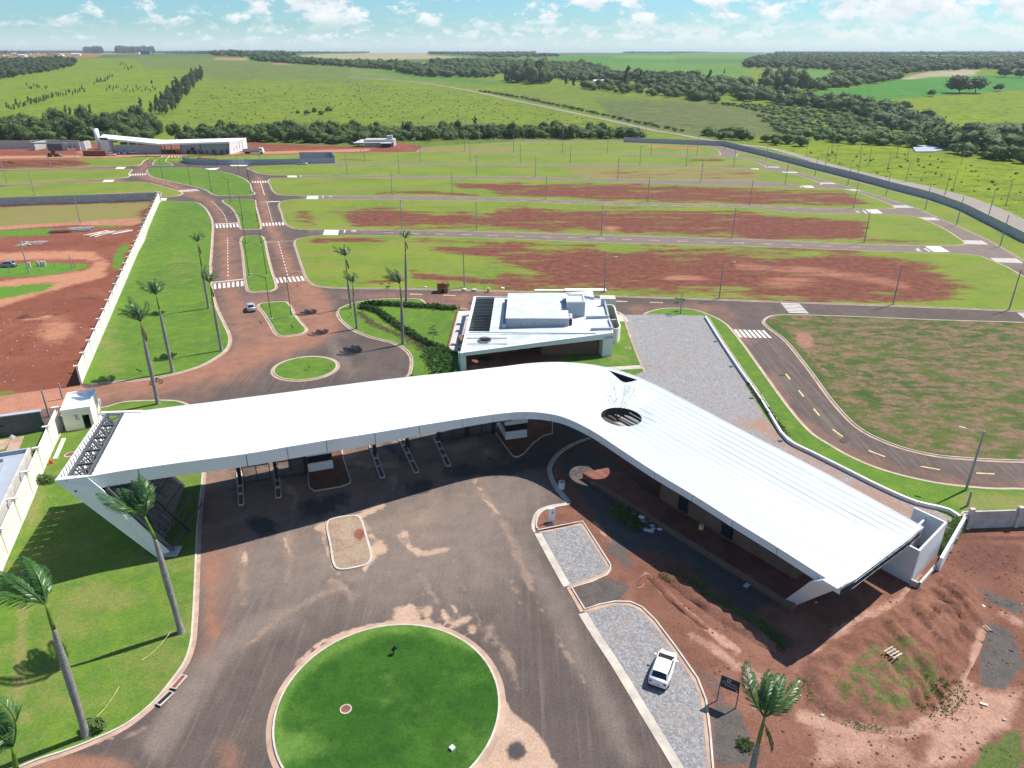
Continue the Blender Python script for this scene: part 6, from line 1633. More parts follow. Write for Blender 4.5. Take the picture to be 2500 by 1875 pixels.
# unfinished block building far left
ub_ = thing('unfinished_building', 'low grey block shell of a building at the far left', 'building', (0, 0, 0))
def dfx(p, Yp):
 q = px('D', p)[0]; u = (q[0] - 1250) / F; v = (q[1] - 937.5) / F; t = Yp / (C_ - v * S_); return Vector((u * t, Yp, H - (S_ + v * C_) * t))
for x0, x1, y0, y1, z0, z1, mm in ((-100, 270, 430, 430.4, 0, 4.2, 'concl'), (255, 665, 421, 421.4, 3.4, 4.2, 'concrete'), (255, 290, 421.4, 433, 0, 4.0, 'concrete'), (395, 520, 421, 421.4, 0, 3.4, 'steel'), (515, 560, 420.5, 420.9, 0, 4.0, 'concrete'), (255, 665, 433, 433.4, 0, 4.19, 'concrete'), (640, 665, 421.4, 433, 0, 4.0, 'concl')):
 A_ = dfx((x0, 200), y0); B_ = dfx((x1, 200), y0); m_ = MB(); m_.box(A_.x, B_.x, y0, y1, z0, z1); m_.build('wall', M[mm], ub_)
A_ = dfx((685, 190), 418); m_ = MB(); m_.add([(A_.x - 1, 418, 0), (A_.x + 1.8, 418, 0), (A_.x + 1.2, 418, 5.2), (A_.x - 1.4, 418, 4.9)] + [(A_.x - 1, 418.4, 0), (A_.x + 1.8, 418.4, 0), (A_.x + 1.2, 418.4, 5.2), (A_.x - 1.4, 418.4, 4.9)], [(0, 1, 2, 3), (7, 6, 5, 4), (0, 4, 5, 1), (1, 5, 6, 2), (2, 6, 7, 3), (3, 7, 4, 0)]); m_.build('gable', M['white'], ub_)
# blue-grey hoarding
hp = [gnd(p) for p in px('A', (1095, 962), (1110, 975), (1150, 984), (1250, 988), (1500, 988), (1735, 985), (2010, 978))]
hl = smooth(hp, 3, False)
hd_ = thing('hoarding', 'long low blue-grey site hoarding curving beside the boulevard', 'fence', (0, 0, 0))
for a, b in zip(hl, hl[1:]):
 k = max(1, int(math.dist(a, b) / 5))
 pts_ = divide(a, b, k)
 for u_, v_ in zip(pts_, pts_[1:]):
  skin('hoarding_panel', [(*u_, 2.5), (*v_, 2.5)], [(*u_, 0), (*v_, 0)], .08, M['concb'], hd_)
hp2 = [gnd(p) for p in px('A', (1800, 962), (1990, 955), (2010, 978))]
for a, b in zip(hp2, hp2[1:]):
 skin('hoarding_panel', [(*a, 4.0), (*b, 3.5)], [(*a, 0), (*b, 0)], .1, M['concb'], hd_)
# far pond/roof right
rp_ = px('C', (1500, 935), (1650, 932), (1740, 950), (1640, 968), (1520, 968))
rq = [P(p, .5) for p in rp_]
pd_ = MB(); pd_.prism(ccw([(p.x, p.y) for p in rq]), min(p.z for p in rq) - 3, max(p.z for p in rq))
tag(pd_.build('white_tank', M['concb']), 'low pale round-ended tank at the edge of the scrub on the right', 'tank')
# ------------------------------------------------------------------ trees
def ico(sub, rnd, rx, ry, rz, c, amp):
 bm = bmesh.new(); bmesh.ops.create_icosphere(bm, subdivisions=sub, radius=1.0)
 ph = [rnd.uniform(0, 6.28) for _ in range(6)]
 vs = []
 for v in bm.verts:
  k = 1 + amp * (math.sin(v.co.x * 3.1 + ph[0]) * math.sin(v.co.y * 2.7 + ph[1]) + .6 * math.sin(v.co.z * 4.3 + ph[2] + v.co.x * 2)) + rnd.uniform(-amp, amp) * .5
  vs.append((c[0] + v.co.x * rx * k, c[1] + v.co.y * ry * k, c[2] + v.co.z * rz * k))
 fs = [tuple(v.index for v in f.verts) for f in bm.faces]
 bm.free()
 return vs, fs
def leaves(mb, rnd, c, r, n, size, mi):
 for _ in range(n):
  d = Vector((rnd.gauss(0, 1), rnd.gauss(0, 1), rnd.gauss(0, 1)))
  if d.length < .1: continue
  d.normalize()
  if d.z < -.5: d.z *= -.5
  k = rnd.uniform(.82, 1.16)
  p = Vector((c[0] + d.x * r[0] * k, c[1] + d.y * r[1] * k, c[2] + d.z * r[2] * k))
  s = size * rnd.uniform(.6, 1.4)
  a = (d + Vector((rnd.uniform(-.8, .8), rnd.uniform(-.8, .8), rnd.uniform(-.3, .9)))).normalized()
  u = a.orthogonal().normalized(); v = a.cross(u)
  t = rnd.uniform(0, 6.28)
  u, v = u * math.cos(t) + v * math.sin(t), v * math.cos(t) - u * math.sin(t)
  mb.add([p + u * s, p - u * s * .7 + v * s * .7, p - u * s * .7 - v * s * .7], [(0, 1, 2)], mi)
def tree_mesh(name, seed, h, w, shape='round', lv=150, ls=.45, nb=6, leaf='leafd'):
 """one tree: slot 0 bark, slot 1 leaves"""
 rnd = random.Random(seed)
 mb = MB()
 th = h * (.22 if shape == 'round' else .12)
 mb.tube([(0, 0, -.5), (rnd.uniform(-.2, .2), rnd.uniform(-.2, .2), th), (rnd.uniform(-.4, .4), rnd.uniform(-.4, .4), h * .6)], [h * .035, h * .028, h * .012], 6)
 blobs = []
 for i in range(nb):
  if shape == 'round':
   a = 6.28 * i / nb + rnd.uniform(-.5, .5); rr_ = w * rnd.uniform(.12, .30) if i else 0
   z = h * rnd.uniform(.30, .66) if i else h * .68
   blobs.append((rr_ * math.cos(a), rr_ * math.sin(a), z, w * rnd.uniform(.22, .33), h * rnd.uniform(.20, .30)))
  elif shape == 'bush':
   a = 6.28 * i / nb + rnd.uniform(-.5, .5); rr_ = w * rnd.uniform(.1, .34) if i else 0
   blobs.append((rr_ * math.cos(a), rr_ * math.sin(a), h * rnd.uniform(.28, .6), w * rnd.uniform(.2, .3), h * rnd.uniform(.25, .36)))
  else:      # tall, column of foliage leaning with the wind
   t = (i + .5) / nb
   blobs.append((rnd.uniform(-.16, .16) * w + t * w * .25, rnd.uniform(-.16, .16) * w, h * (.16 + .76 * t), w * (.34 - .20 * t) * rnd.uniform(.8, 1.15), h * .13))
 for (x, y, z, r, rz) in blobs:
  vs, fs = ico(1, rnd, r * .88, r * .88, rz * .88, (x, y, z), .14)
  mb.add(vs, fs, 1)
  leaves(mb, rnd, (x, y, z), (r, r, rz), lv // nb, ls, 1)
 me = mesh(mb.v, mb.f, name, mb.mi)
 me.materials.append(M['bark']); me.materials.append(M[leaf])
 return me
TM = {
 'belt_d': [tree_mesh('tree', s, 9 + s % 3, 9, 'round', 420, .42, 7, 'leafd') for s in range(4)],
 'belt_m': [tree_mesh('tree', 20 + s, 7.5 + s % 3, 8, 'round', 380, .40, 6, 'leafm') for s in range(4)],
 'bush': [tree_mesh('shrub', 40 + s, 3.2 + .5 * s, 5.0, 'bush', 260, .30, 6, 'leafm') for s in range(3)],
 'bushl': [tree_mesh('shrub', 50 + s, 3.0 + .5 * s, 5.5, 'bush', 240, .32, 6, 'leafl') for s in range(3)],
 'euc': [tree_mesh('eucalyptus', 60 + s, 11 + 1.2 * s, 7.5, 'tall', 420, .34, 7, 'leafe') for s in range(4)],
 'cone': [tree_mesh('tall_tree', 70 + s, 26, 13, 'tall', 420, .8, 8, 'leafd') for s in range(2)],
 'big': [tree_mesh('broad_tree', 80 + s, 16, 22, 'round', 560, .8, 9, 'leafd') for s in range(2)],
}
_rt = random.Random(11)
def plant(kind, name, pos, sc, label, cat, group):
 me = _rt.choice(TM[kind])
 o = link(name, me)
 o.location = pos; o.rotation_euler = (0, 0, _rt.uniform(0, 6.28) if kind != 'euc' else _rt.uniform(-.4, .4)); o.scale = (sc, sc, sc * _rt.uniform(.85, 1.2))
 return tag(o, label, cat, group)
def scatter(poly, spacing, jitter=.45, seed=0):
 """terrain points inside the image-plane polygon given in photo pixels, evenly spread in the world"""
 w = [tuple(P(p)[:2]) for p in poly]
 A = np.array(w); x0, y0 = A.min(0); x1, y1 = A.max(0)
 r = random.Random(seed); out = []
 y = y0
 while y < y1:
  x = x0
  while x < x1:
   qx = x + r.uniform(-jitter, jitter) * spacing; qy = y + r.uniform(-jitter, jitter) * spacing
   out.append((qx, qy)); x += spacing
  y += spacing
 o = np.array(out)
 m = inside(o[:, 0], o[:, 1], w)
 return [tuple(p) for p in o[m]]
def grow(poly, spacing, kinds, sc, name, label, cat, group, seed=0, dz=0.0):
 n = 0
 pts = scatter(poly, spacing, .48, seed); xs = sorted(p[0] for p in pts)
 for (x, y) in pts:
  k = _rt.choice(kinds); w_ = ['at its left end', 'left of its middle', 'right of its middle', 'at its right end'][min(3, int(4 * (x - xs[0]) / (xs[-1] - xs[0] + 1)))]
  tone = {'belt_d': 'dark green rounded tree', 'belt_m': 'fresh green tree', 'bush': 'low green bush', 'bushl': 'pale green bush'}[k]
  plant(k, name, (x, y, float(terr(x, y)) + dz), _rt.uniform(*sc), tone + ' ' + label + ', ' + w_, cat, group); n += 1
 return n
# creek belt behind the far building (individual trees)
n1 = grow(px('A', (-20, 780), (300, 765), (700, 745), (930, 750), (955, 800), (900, 838), (560, 850), (-20, 856)), 12.5, ['belt_d', 'belt_d', 'belt_m'], (1.1, 1.6), 'creek_tree',
          'in the creek woodland behind the water tower', 'tree', 'trees of the creek woodland on the left', 1)
n2 = grow(px('A', (1050, 838), (1250, 822), (1500, 815), (1900, 800), (2212, 800), (2300, 850), (2200, 870), (1500, 856), (1060, 846)), 11.5, ['belt_m', 'belt_d', 'belt_m', 'bush'], (.8, 1.25), 'creek_tree',
          'in the belt behind the tipper truck', 'tree', 'trees of the creek belt in the middle', 2)
n3 = grow(px('B', (0, 850), (380, 850), (700, 838), (1200, 846), (1700, 850), (1900, 870), (1850, 890), (1000, 885), (330, 905), (0, 880)), 13.5, ['belt_m', 'bush', 'bushl', 'belt_d'], (.7, 1.15), 'creek_tree',
          'in the scrub beyond the last lots', 'tree', 'trees of the scrub belt behind the lots', 3)
# eucalyptus hedge row climbing the hill
for k in range(96):
 t = k / 95
 a = P(px('A', (955, 688))[0]); b = P(px('A', (1190, 455))[0])
 p = a.lerp(b, t ** 1.15); off = (k % 3 - 1) * 7 + _rt.uniform(-3, 3)
 x, y = p.x + off, p.y + _rt.uniform(-6, 6)
 plant('euc', 'eucalyptus_tree', (x, y, float(terr(x, y))), _rt.uniform(.6, 1.15), 'slender wind-bent eucalyptus in the double row between two pastures', 'tree', 'eucalyptus windbreak')
for (a, b, n_, s) in (((40, 660), (520, 540), 34, .42), ((160, 527), (300, 530), 12, .3), ((570, 500), (680, 470), 12, .4), ((640, 538), (950, 545), 26, .26), ((720, 380), (800, 430), 8, .4), ((400, 690), (560, 680), 6, .6)):
 for k in range(n_):
  t = (k + _rt.uniform(-.4, .4)) / n_
  p = P(px('A', (a[0] + (b[0] - a[0]) * t, a[1] + (b[1] - a[1]) * t + _rt.uniform(-14, 14)))[0])
  plant('euc', 'eucalyptus_sapling', (p.x, p.y, p.z), _rt.uniform(.7, 1.3) * s, 'small scrubby eucalyptus standing in the bright left hand pasture', 'tree', 'scattered young trees in the left pasture')
for q, s, lb in (((910, 505), .55, 'lone small eucalyptus between two lines of scrub in the left pasture'), ((845, 670), .75, 'eucalyptus at the foot of the windbreak'), ((350, 425), .5, 'small tree in front of the dark wood at the left edge')):
 p = P(px('A', q)[0]); plant('euc', 'eucalyptus_tree', tuple(p), s, lb, 'tree', None) if False else tag(plant('euc', 'eucalyptus_tree', tuple(p), s, lb, 'tree', 'lone trees'), lb, 'tree')
for q in ((1790, 680), (1890, 672), (1970, 668), (1840, 690), (1930, 688)):
 p = P(px('A', q)[0]); plant('bush', 'shrub', tuple(p), _rt.uniform(1.0, 1.6), 'bush in the dark thicket in the middle of the big pasture', 'shrub', 'thicket in the big pasture')
# named single trees
for reg, q, kind, s, lb in (('B', (1755, 555), 'cone', 1.0, 'tallest dark conical tree beside the farmhouse'), ('B', (1840, 545), 'cone', .78, 'second tall grey-green tree right of the tallest conical tree'),
       ('B', (1380, 540), 'cone', .62, 'tall loose tree left of the farm sheds'), ('B', (1430, 550), 'cone', .5, 'shorter full tree beside the farm sheds'), ('C', (1800, 592), 'big', 1.35, 'large dark dome of a tree on the green field edge, left half'), ('C', (1900, 592), 'big', 1.25, 'large dark dome of a tree on the green field edge, right half'),
       ('C', (2048, 580), 'big', .62, 'grey-brown round tree right of the large dark dome'), ('C', (1622, 612), 'big', .5, 'small dark round tree left of the large dome'), ('C', (1460, 700), 'big', .6, 'dark round tree standing alone at the edge of the bright pasture'),
       ('C', (190, 560), 'cone', .85, 'tall dark tree above the stream bushes at the upper right'), ('C', (305, 470), 'cone', .35, 'small tree alone in the green field'), ('C', (2090, 490), 'big', 1.0, 'broad flat-topped tree at the right behind the green field'),
       ('C', (2190, 495), 'big', .9, 'broad tree at the right edge behind the green field'), ('C', (1660, 335 + 60), 'cone', .8, 'tall tree above the far wood near the horizon'), ('B', (345, 830), 'euc', .6, 'thin tree sticking out of the scrub belt on the left'), ('B', (800, 825), 'euc', .7, 'tall thin tree sticking out of the scrub belt in the middle')):
 p = P(px(reg, q)[0]); o = link('single_tree', _rt.choice(TM[kind])); o.location = p; o.scale = (s, s, s); tag(o, lb, 'tree')
# far woods: merged masses
def clump_template(seed, tall=False):
 rnd = random.Random(seed); mb = MB()
 vs, fs = ico(1, rnd, .5, .5, .42 if not tall else .5, (0, 0, .55), .2)
 mb.add(vs, fs)
 leaves(mb, rnd, (0, 0, .55), (.52, .52, .46), 60, .10, 0)
 return np.array(mb.v), mb.f
CT = [clump_template(s) for s in range(5)]
def wood(name, polys, spacing, size, leaf, aspect=1.0, seed=0, hmul=None):
 rnd = random.Random(seed)
 V = []; Fc = []; base = 0
 for poly in polys:
  for (x, y) in scatter(poly, spacing, .5, seed):
   v, f = CT[rnd.randrange(5)]
   s = size * rnd.uniform(.65, 1.35); a = rnd.uniform(0, 6.28); hz = s * aspect * rnd.uniform(.75, 1.25)
   R_ = np.array([[math.cos(a), -math.sin(a), 0], [math.sin(a), math.cos(a), 0], [0, 0, 1]])
   w = (v * [s, s, hz]) @ R_.T + [x, y, float(terr(x, y)) - .06 * hz]
   V.append(w); Fc += [tuple(i + base for i in t) for t in f]; base += len(v)
 if not V: return
 V = np.concatenate(V)
 me = bpy.data.meshes.new(name)
 T = np.array(Fc, dtype=np.int32)
 me.vertices.add(len(V)); me.vertices.foreach_set('co', V.ravel())
 me.loops.add(T.size); me.loops.foreach_set('vertex_index', T.ravel())
 me.polygons.add(len(T)); me.polygons.foreach_set('loop_start', np.arange(0, T.size, 3, dtype=np.int32))
 me.update(calc_edges=True)
 o = link(name, me, M[leaf])
 o['label'] = WL[name]; o['category'] = 'woodland'; o['kind'] = 'stuff'
 return o
WL = {'creek_wood': 'undergrowth and tree mass filling the creek belt', 'left_wood': 'dark wood at the left edge below the red roofed suburb', 'ridge_wood': 'thin line of trees along the left skyline', 'middle_wood': 'dark band of forest crossing the middle distance',
      'eucalyptus_wood': 'block of tall eucalyptus in front of the middle forest', 'valley_wood': 'forest winding through the valley on the right', 'stream_wood': 'dark trees along the stream running to the right edge',
      'scrub': 'pale green scrub filling the valley beyond the gravel road', 'hill_wood': 'big dark wood on the far hill at the right', 'skyline_wood': 'hazy tree lines on the far skyline', 'lower_scrub': 'bushes between the stream trees and the bright pasture',
      'farm_wood': 'bushes and small trees round the farmhouse', 'road_hedge': 'dark hedge of bushes along the gravel road'}
wood('left_wood', [px('A', (-30, 375), (150, 365), (400, 360), (460, 375), (440, 395), (330, 425), (220, 440), (0, 478), (-30, 480))], 12, 10, 'leafd', .8, 1)
wood('ridge_wood', [px('A', (-20, 316), (300, 314), (700, 311), (700, 318), (0, 324)), px('A', (900, 314), (1650, 316), (1720, 324), (1250, 326), (940, 320)), px('A', (1270, 328), (1600, 326), (1800, 336), (1560, 348), (1290, 338))], 26, 13, 'leafd', .9, 2)
wood('eucalyptus_wood', [px('A', (690, 314), (925, 316), (925, 322), (705, 320)), px('A', (500, 313), (620, 313), (615, 319), (510, 318))], 12, 15, 'leafe', 1.9, 3)
wood('middle_wood', [px('A', (1500, 358), (1750, 362), (2000, 384), (2212, 390), (2212, 402), (2050, 400), (1760, 384), (1560, 370)),
                     px('B', (0, 408), (200, 410), (400, 424), (700, 440), (900, 462), (925, 498), (700, 492), (460, 488), (260, 445), (0, 428))], 12, 11, 'leafd', .8, 4)
wood('eucalyptus_wood.001' if False else 'skyline_wood', [px('B', (505, 330), (1150, 333), (1190, 346), (770, 352), (520, 345)), px('B', (770, 352), (1300, 350), (1330, 362), (900, 372)), px('B', (1740, 334), (2212, 330), (2212, 337), (1760, 341)),
                      px('C', (0, 328), (620, 326), (640, 334), (0, 336)), px('C', (620, 326), (2212, 322), (2212, 352), (1700, 352), (1250, 350), (640, 345)), px('A', (1700, 318), (2212, 312), (2212, 318), (1750, 324))], 40, 14, 'leafd', .6, 5)
wood('eucalyptus_wood', [px('B', (1000, 500), (1270, 505), (1275, 532), (1180, 538), (1000, 522)), px('C', (480, 560), (800, 560), (800, 580), (560, 590))], 12, 14, 'leafe', 1.5, 6)
wood('valley_wood', [px('B', (500, 400), (1000, 398), (1300, 425), (1640, 460), (1690, 510), (1500, 520), (1280, 500), (930, 470)), px('C', (-20, 540), (230, 530), (470, 530), (470, 545), (330, 600), (250, 655), (120, 640), (-20, 620)),
                     px('C', (800, 540), (1100, 480), (1400, 470), (1430, 500), (1200, 545), (840, 585)), px('C', (330, 600), (520, 580), (800, 600), (620, 640), (400, 650))], 13, 12.5, 'leafd', .75, 7)
wood('hill_wood', [px('C', (420, 415), (500, 375), (640, 352), (900, 355), (1300, 362), (1600, 385), (1880, 375), (2230, 370), (2230, 450), (1900, 440), (1600, 455), (1400, 480), (1070, 455), (800, 438), (440, 432)),
                   px('B', (1270, 412), (1500, 415), (1680, 470), (2212, 500), (2212, 560), (1900, 560), (1700, 520))], 17, 14, 'leafd', .65, 8)
wood('farm_wood', [px('B', (1480, 545), (1900, 560), (2212, 600), (2212, 628), (1980, 615), (1620, 585), (1480, 560)), px('B', (1900, 500), (2212, 520), (2212, 600), (1900, 560))], 13, 9, 'leafm', .8, 9)
wood('stream_wood', [px('C', (600, 645), (760, 640), (1000, 650), (1200, 668), (1400, 720), (1660, 790), (1700, 830), (1500, 870), (1290, 820), (1180, 750), (900, 690), (620, 668)),
                     px('C', (1500, 850), (1700, 830), (1800, 900), (1760, 960), (1620, 960), (1500, 900)), px('C', (1880, 880), (2212, 840), (2300, 900), (2300, 1020), (2150, 1030), (1950, 1000), (1850, 960))], 9.5, 11, 'leafd', .8, 10)
wood('lower_scrub', [px('C', (820, 880), (1250, 880), (1500, 900), (1560, 940), (1300, 930), (900, 910)), px('C', (1100, 760), (1290, 800), (1350, 880), (1050, 880), (900, 860), (1000, 800)), px('C', (1740, 960), (2212, 1010), (2212, 1040), (1850, 1000), (1740, 985)),
                     px('C', (1800, 830), (2300, 820), (2300, 880), (1900, 890)), px('C', (560, 900), (830, 905), (800, 930), (600, 930)), px('C', (130, 850), (400, 870), (520, 900), (330, 895))], 9, 8, 'leafm', .65, 11)
wood('scrub', [px('C', (300, 665), (600, 670), (900, 700), (1180, 760), (1000, 800), (800, 760), (500, 710)), px('C', (500, 730), (900, 770), (1000, 850), (800, 880), (620, 820)), px('C', (600, 575), (800, 590), (780, 615), (600, 600))], 8, 5.5, 'leafl', .5, 12)
wood('creek_wood', [px('A', (-20, 770), (300, 755), (700, 735), (930, 740), (955, 795), (900, 845), (560, 855), (-20, 858)), px('A', (1050, 840), (1250, 825), (1500, 818), (1900, 805), (2212, 805), (2300, 850), (2200, 868), (1500, 856), (1060, 846)), px('B', (0, 855), (380, 855), (700, 842), (1200, 850), (1700, 853), (1900, 870), (1850, 886), (1000, 882), (330, 900), (0, 878))], 7.5, 7.5, 'leafm', .7, 21)
hp_ = [P(q) for q in px('B', (800, 583), (940, 603), (1100, 632), (1300, 676), (1500, 718), (1700, 762), (1900, 805), (2080, 838))]
rnd_ = random.Random(4); Vh = []; Fh = []; bs = 0
for a, b in zip(hp_, hp_[1:]):
 k = int((b - a).length / 5)
 for i in range(k):
  p = a.lerp(b, i / k); v, f = CT[rnd_.randrange(5)]; s = rnd_.uniform(3, 5.5); x, y = p.x + 7 + rnd_.uniform(-1.5, 1.5), p.y + rnd_.uniform(-2, 2)
  Vh += [tuple(q * [s, s, s * .5] + [x, y, float(terr(x, y))]) for q in v]; Fh += [tuple(j + bs for j in t) for t in f]; bs += len(v)
o = link('road_hedge', mesh(Vh, Fh, 'road_hedge'), M['leafd']); tag(o, WL['road_hedge'], 'hedge', None, 'stuff')
# weeds tufts on open pasture
for nm, polys, sp_, sz, lf, sd_ in (('pasture_tufts', [px('A', (1250, 520), (2212, 520), (2212, 800), (1000, 800))], 17, 1.5, 'leafm', 13), ('pasture_tufts', [px('B', (0, 520), (900, 620), (1700, 800), (0, 820))], 16, 1.5, 'leafm', 14),
         ('pasture_tufts', [px('C', (680, 950), (1700, 1000), (2212, 1100), (2212, 1300), (1500, 1171))], 11, 1.2, 'leafm', 15)):
 WL[nm] = 'sparse tufts of weeds scattered over the pasture'
 wood(nm, polys, sp_, sz, lf, .5, sd_)
# suburb roofs on the skyline at the left
for k in range(26):
 qx = 10 + k * 18 + _rt.uniform(-6, 6); qy = _rt.uniform(306, 340)
 p = P(px('A', (qx, qy))[0]); w_ = _rt.uniform(14, 26); d_ = 11
 t = thing('suburb_house', ['low house with a red tiled roof in the hillside suburb', 'low white house in the hillside suburb', 'small ochre house in the hillside suburb'][k % 3], 'house', tuple(p), _rt.uniform(-.2, .2), 'houses of the suburb on the left skyline')
 m_ = MB(); m_.box(-w_ / 2, w_ / 2, -d_ / 2, d_ / 2, -3, 3.5); m_.build('wall', [M['wallw'], M['white'], M['gutter']][k % 3], t)
 m_ = MB(); m_.prism([(-w_ / 2 - .5, -d_ / 2 - .5), (w_ / 2 + .5, -d_ / 2 - .5), (w_ / 2 + .5, 0), (-w_ / 2 - .5, 0)], 3.5, [3.6, 3.6, 6, 6]); m_.prism([(-w_ / 2 - .5, 0), (w_ / 2 + .5, 0), (w_ / 2 + .5, d_ / 2 + .5), (-w_ / 2 - .5, d_ / 2 + .5)], 3.5, [6, 6, 3.6, 3.6]); m_.build('roof', [M['rust'], M['croof'], M['rust']][k % 3], t)
for q, w_, d_, h_, mt, lb in (((660, 316), 46, 22, 11, 'white', 'white shed beside the eucalyptus block on the left skyline'), ((880, 326), 26, 14, 8, 'blue', 'small blue shed on the left skyline'), ((828, 324), 10, 8, 5, 'white', 'tiny white hut left of the blue shed')):
 if mt == 'blue' and 'blue' not in M: M['blue'] = mat('blue_sheet', (.08, .22, .48), .5)
 p = P(px('A', q)[0]); m_ = MB(); m_.box(-w_ / 2, w_ / 2, -d_ / 2, d_ / 2, -4, h_); m_.box(-w_ / 2 - .6, w_ / 2 + .6, -d_ / 2 - .6, d_ / 2 + .6, h_, h_ + .5); o = m_.build('shed', M[mt]); o.location = p; tag(o, lb, 'shed')
for reg, q, lb, mt in (('B', (1590, 530), 'white roofed farm shed among the trees', 'white'), ('B', (1950, 588), 'red roofed farmhouse among the valley bushes', 'rust'), ('B', (1260, 520), 'grey farm shed right of the eucalyptus block', 'concl')):
 p = P(px(reg, q)[0]); t = thing('farm_building', lb, 'house', tuple(p)); m_ = MB(); m_.box(-7, 7, -4, 4, -2, 3); m_.build('wall', M['wallw'], t)
 m_ = MB(); m_.prism([(-7.5, -4.5), (7.5, -4.5), (7.5, 0), (-7.5, 0)], 3, [3.1, 3.1, 5, 5]); m_.prism([(-7.5, 0), (7.5, 0), (7.5, 4.5), (-7.5, 4.5)], 3, [5, 5, 3.1, 3.1]); m_.build('roof', M[mt], t)
# ------------------------------------------------------------------ palms
WIND = Vector((-.66, .68, .22))
def frond_mesh(seed, az, L, el0, wind, droop, dead=False):
 rnd = random.Random(seed)
 d = (Vector((math.cos(az) * math.cos(el0), math.sin(az) * math.cos(el0), math.sin(el0))) * .8 + WIND * .22 * wind).normalized()
 p = Vector((0, 0, 0)); pts = [p.copy()]; dirs = []
 n = 14
 for i in range(n):
  t = i / n
  d = (d + WIND * wind * (.25 + t) * .18 + Vector((0, 0, -1)) * droop * (.2 + t) * .22).normalized()
  dirs.append(d.copy()); p = p + d * (L / n); pts.append(p.copy())
 dirs.append(d.copy())
 mb = MB()
 mb.tube(pts, [.055 * (1 - .85 * i / n) for i in range(n + 1)], 4, 0)
 m = 46
 for i in range(m):
  t = .12 + .88 * i / (m - 1)
  k = min(int(t * n), n - 1); f = t * n - k
  q = pts[k].lerp(pts[k + 1], min(f, 1)); dd = dirs[k]
  side = dd.cross(Vector((0, 0, 1)))
  if side.length < .15: side = dd.cross(WIND)
  side.normalize(); upv = side.cross(dd)
  ll = (.95 * math.sin(math.pi * min(1, .12 + t * .86)) ** .7 + .12) * L * .25
  for s in (-1, 1):
   ld = (dd * .75 + side * s * .75 + upv * rnd.uniform(.0, .35) + WIND * wind * .45 + Vector((0, 0, -.25 - .5 * droop))).normalized()
   w = .036 * rnd.uniform(.8, 1.3)
   mid = q + ld * ll * .5; end = q + (ld + Vector((0, 0, -.28)) + WIND * .12 * wind).normalized() * ll * rnd.uniform(.85, 1.1)
   wv = ld.cross(upv + side * rnd.uniform(-.4, .4)).normalized() * w
   mb.add([q, mid + wv, end, mid - wv], [(0, 1, 2, 3)], 0)
 me = mesh(mb.v, mb.f, 'frond')
 me.materials.append(M['deadfrond'] if dead else M['frond'])
 return me
M['deadfrond'] = leaf_mat('dead_palm_frond', (.13, .10, .055), (.17, .13, .075), .1, .8, .8)
FR = []
for v in range(3):
 lst = []
 for i in range(11):
  az = 2 * math.pi * i / 11 + v * .4
  up = 1.25 if i % 3 == 0 else .75
  lst.append(frond_mesh(100 * v + i, az, 3.3 + .35 * (i % 3), up, 1.25 + .2 * (i % 2), .45 + .35 * (i % 2)))
 FR.append(lst)
DEADF = frond_mesh(7, -.9, 2.6, -.5, .0, 1.4, True)
def palm(base, grey, shaft, label, variant, fs=1.0, nf=11, dead=False, rz=0.0, hfix=None, r0=.30):
 """base/grey/shaft: photo pixels of trunk foot, end of the grey trunk, top of the green shaft"""
 if base is not None:
  B = Vector((*gnd(base, .12), .12))
  hs = hgt(base, shaft); hg = hgt(base, grey)
  top = Vector((*gnd(shaft, hs), hs)); gg = Vector((*gnd(grey, hg), hg))
 else:
  hs = hfix; hg = hs - 2.4
  top = Vector((*gnd(shaft, hs), hs)); gg = Vector((*gnd(grey, hg), hg))
  gg = Vector((gg.x, top.y + .1, gg.z))
  B = Vector((gg.x + (gg.x - top.x) * 1.2, gg.y, .1))
 t = thing('royal_palm', label, 'palm', tuple(B), 0, 'royal palms of the entrance')
 g = gg - B; s = top - B
 pts = [Vector((0, 0, -.12)), Vector((0, 0, .35)), g * .12, g * .3, g * .45, g * .62, g * .8, g * .93, g]
 k = r0
 rad = [k * 1.35, k * 1.1, k * .9, k * .88, k * .98, k * 1.0, k * .85, k * .62, k * .5]
 m_ = MB()
 # finer rings
 P2 = []; R2 = []
 for i in range(len(pts) - 1):
  for j in range(4):
   f = j / 4; P2.append(pts[i].lerp(pts[i + 1], f)); R2.append((rad[i] + (rad[i + 1] - rad[i]) * f) * (1.0 + (.035 if j % 2 else -.01)))
 P2.append(pts[-1]); R2.append(rad[-1])
 m_.tube(P2, R2, 12); m_.build('trunk', M['trunk'], t, True)
 m_ = MB(); m_.tube([g, g.lerp(s, .3), g.lerp(s, .7), s], [k * .52, k * .50, k * .36, k * .2], 10); m_.build('crownshaft', M['shaft'], t, True)
 for i in range(nf):
  o = link('frond', FR[variant % 3][i], None, t); o.location = s - (s - g).normalized() * .1; o.rotation_euler = (0, 0, rz); o.scale = (fs * 1.18, fs * 1.18, fs * 1.18)
 if dead:
  o = link('frond', DEADF, None, t); o.location = s - (s - g).normalized() * .6; o.scale = (fs, fs, fs); o['label'] = 'dead brown frond'
 return t
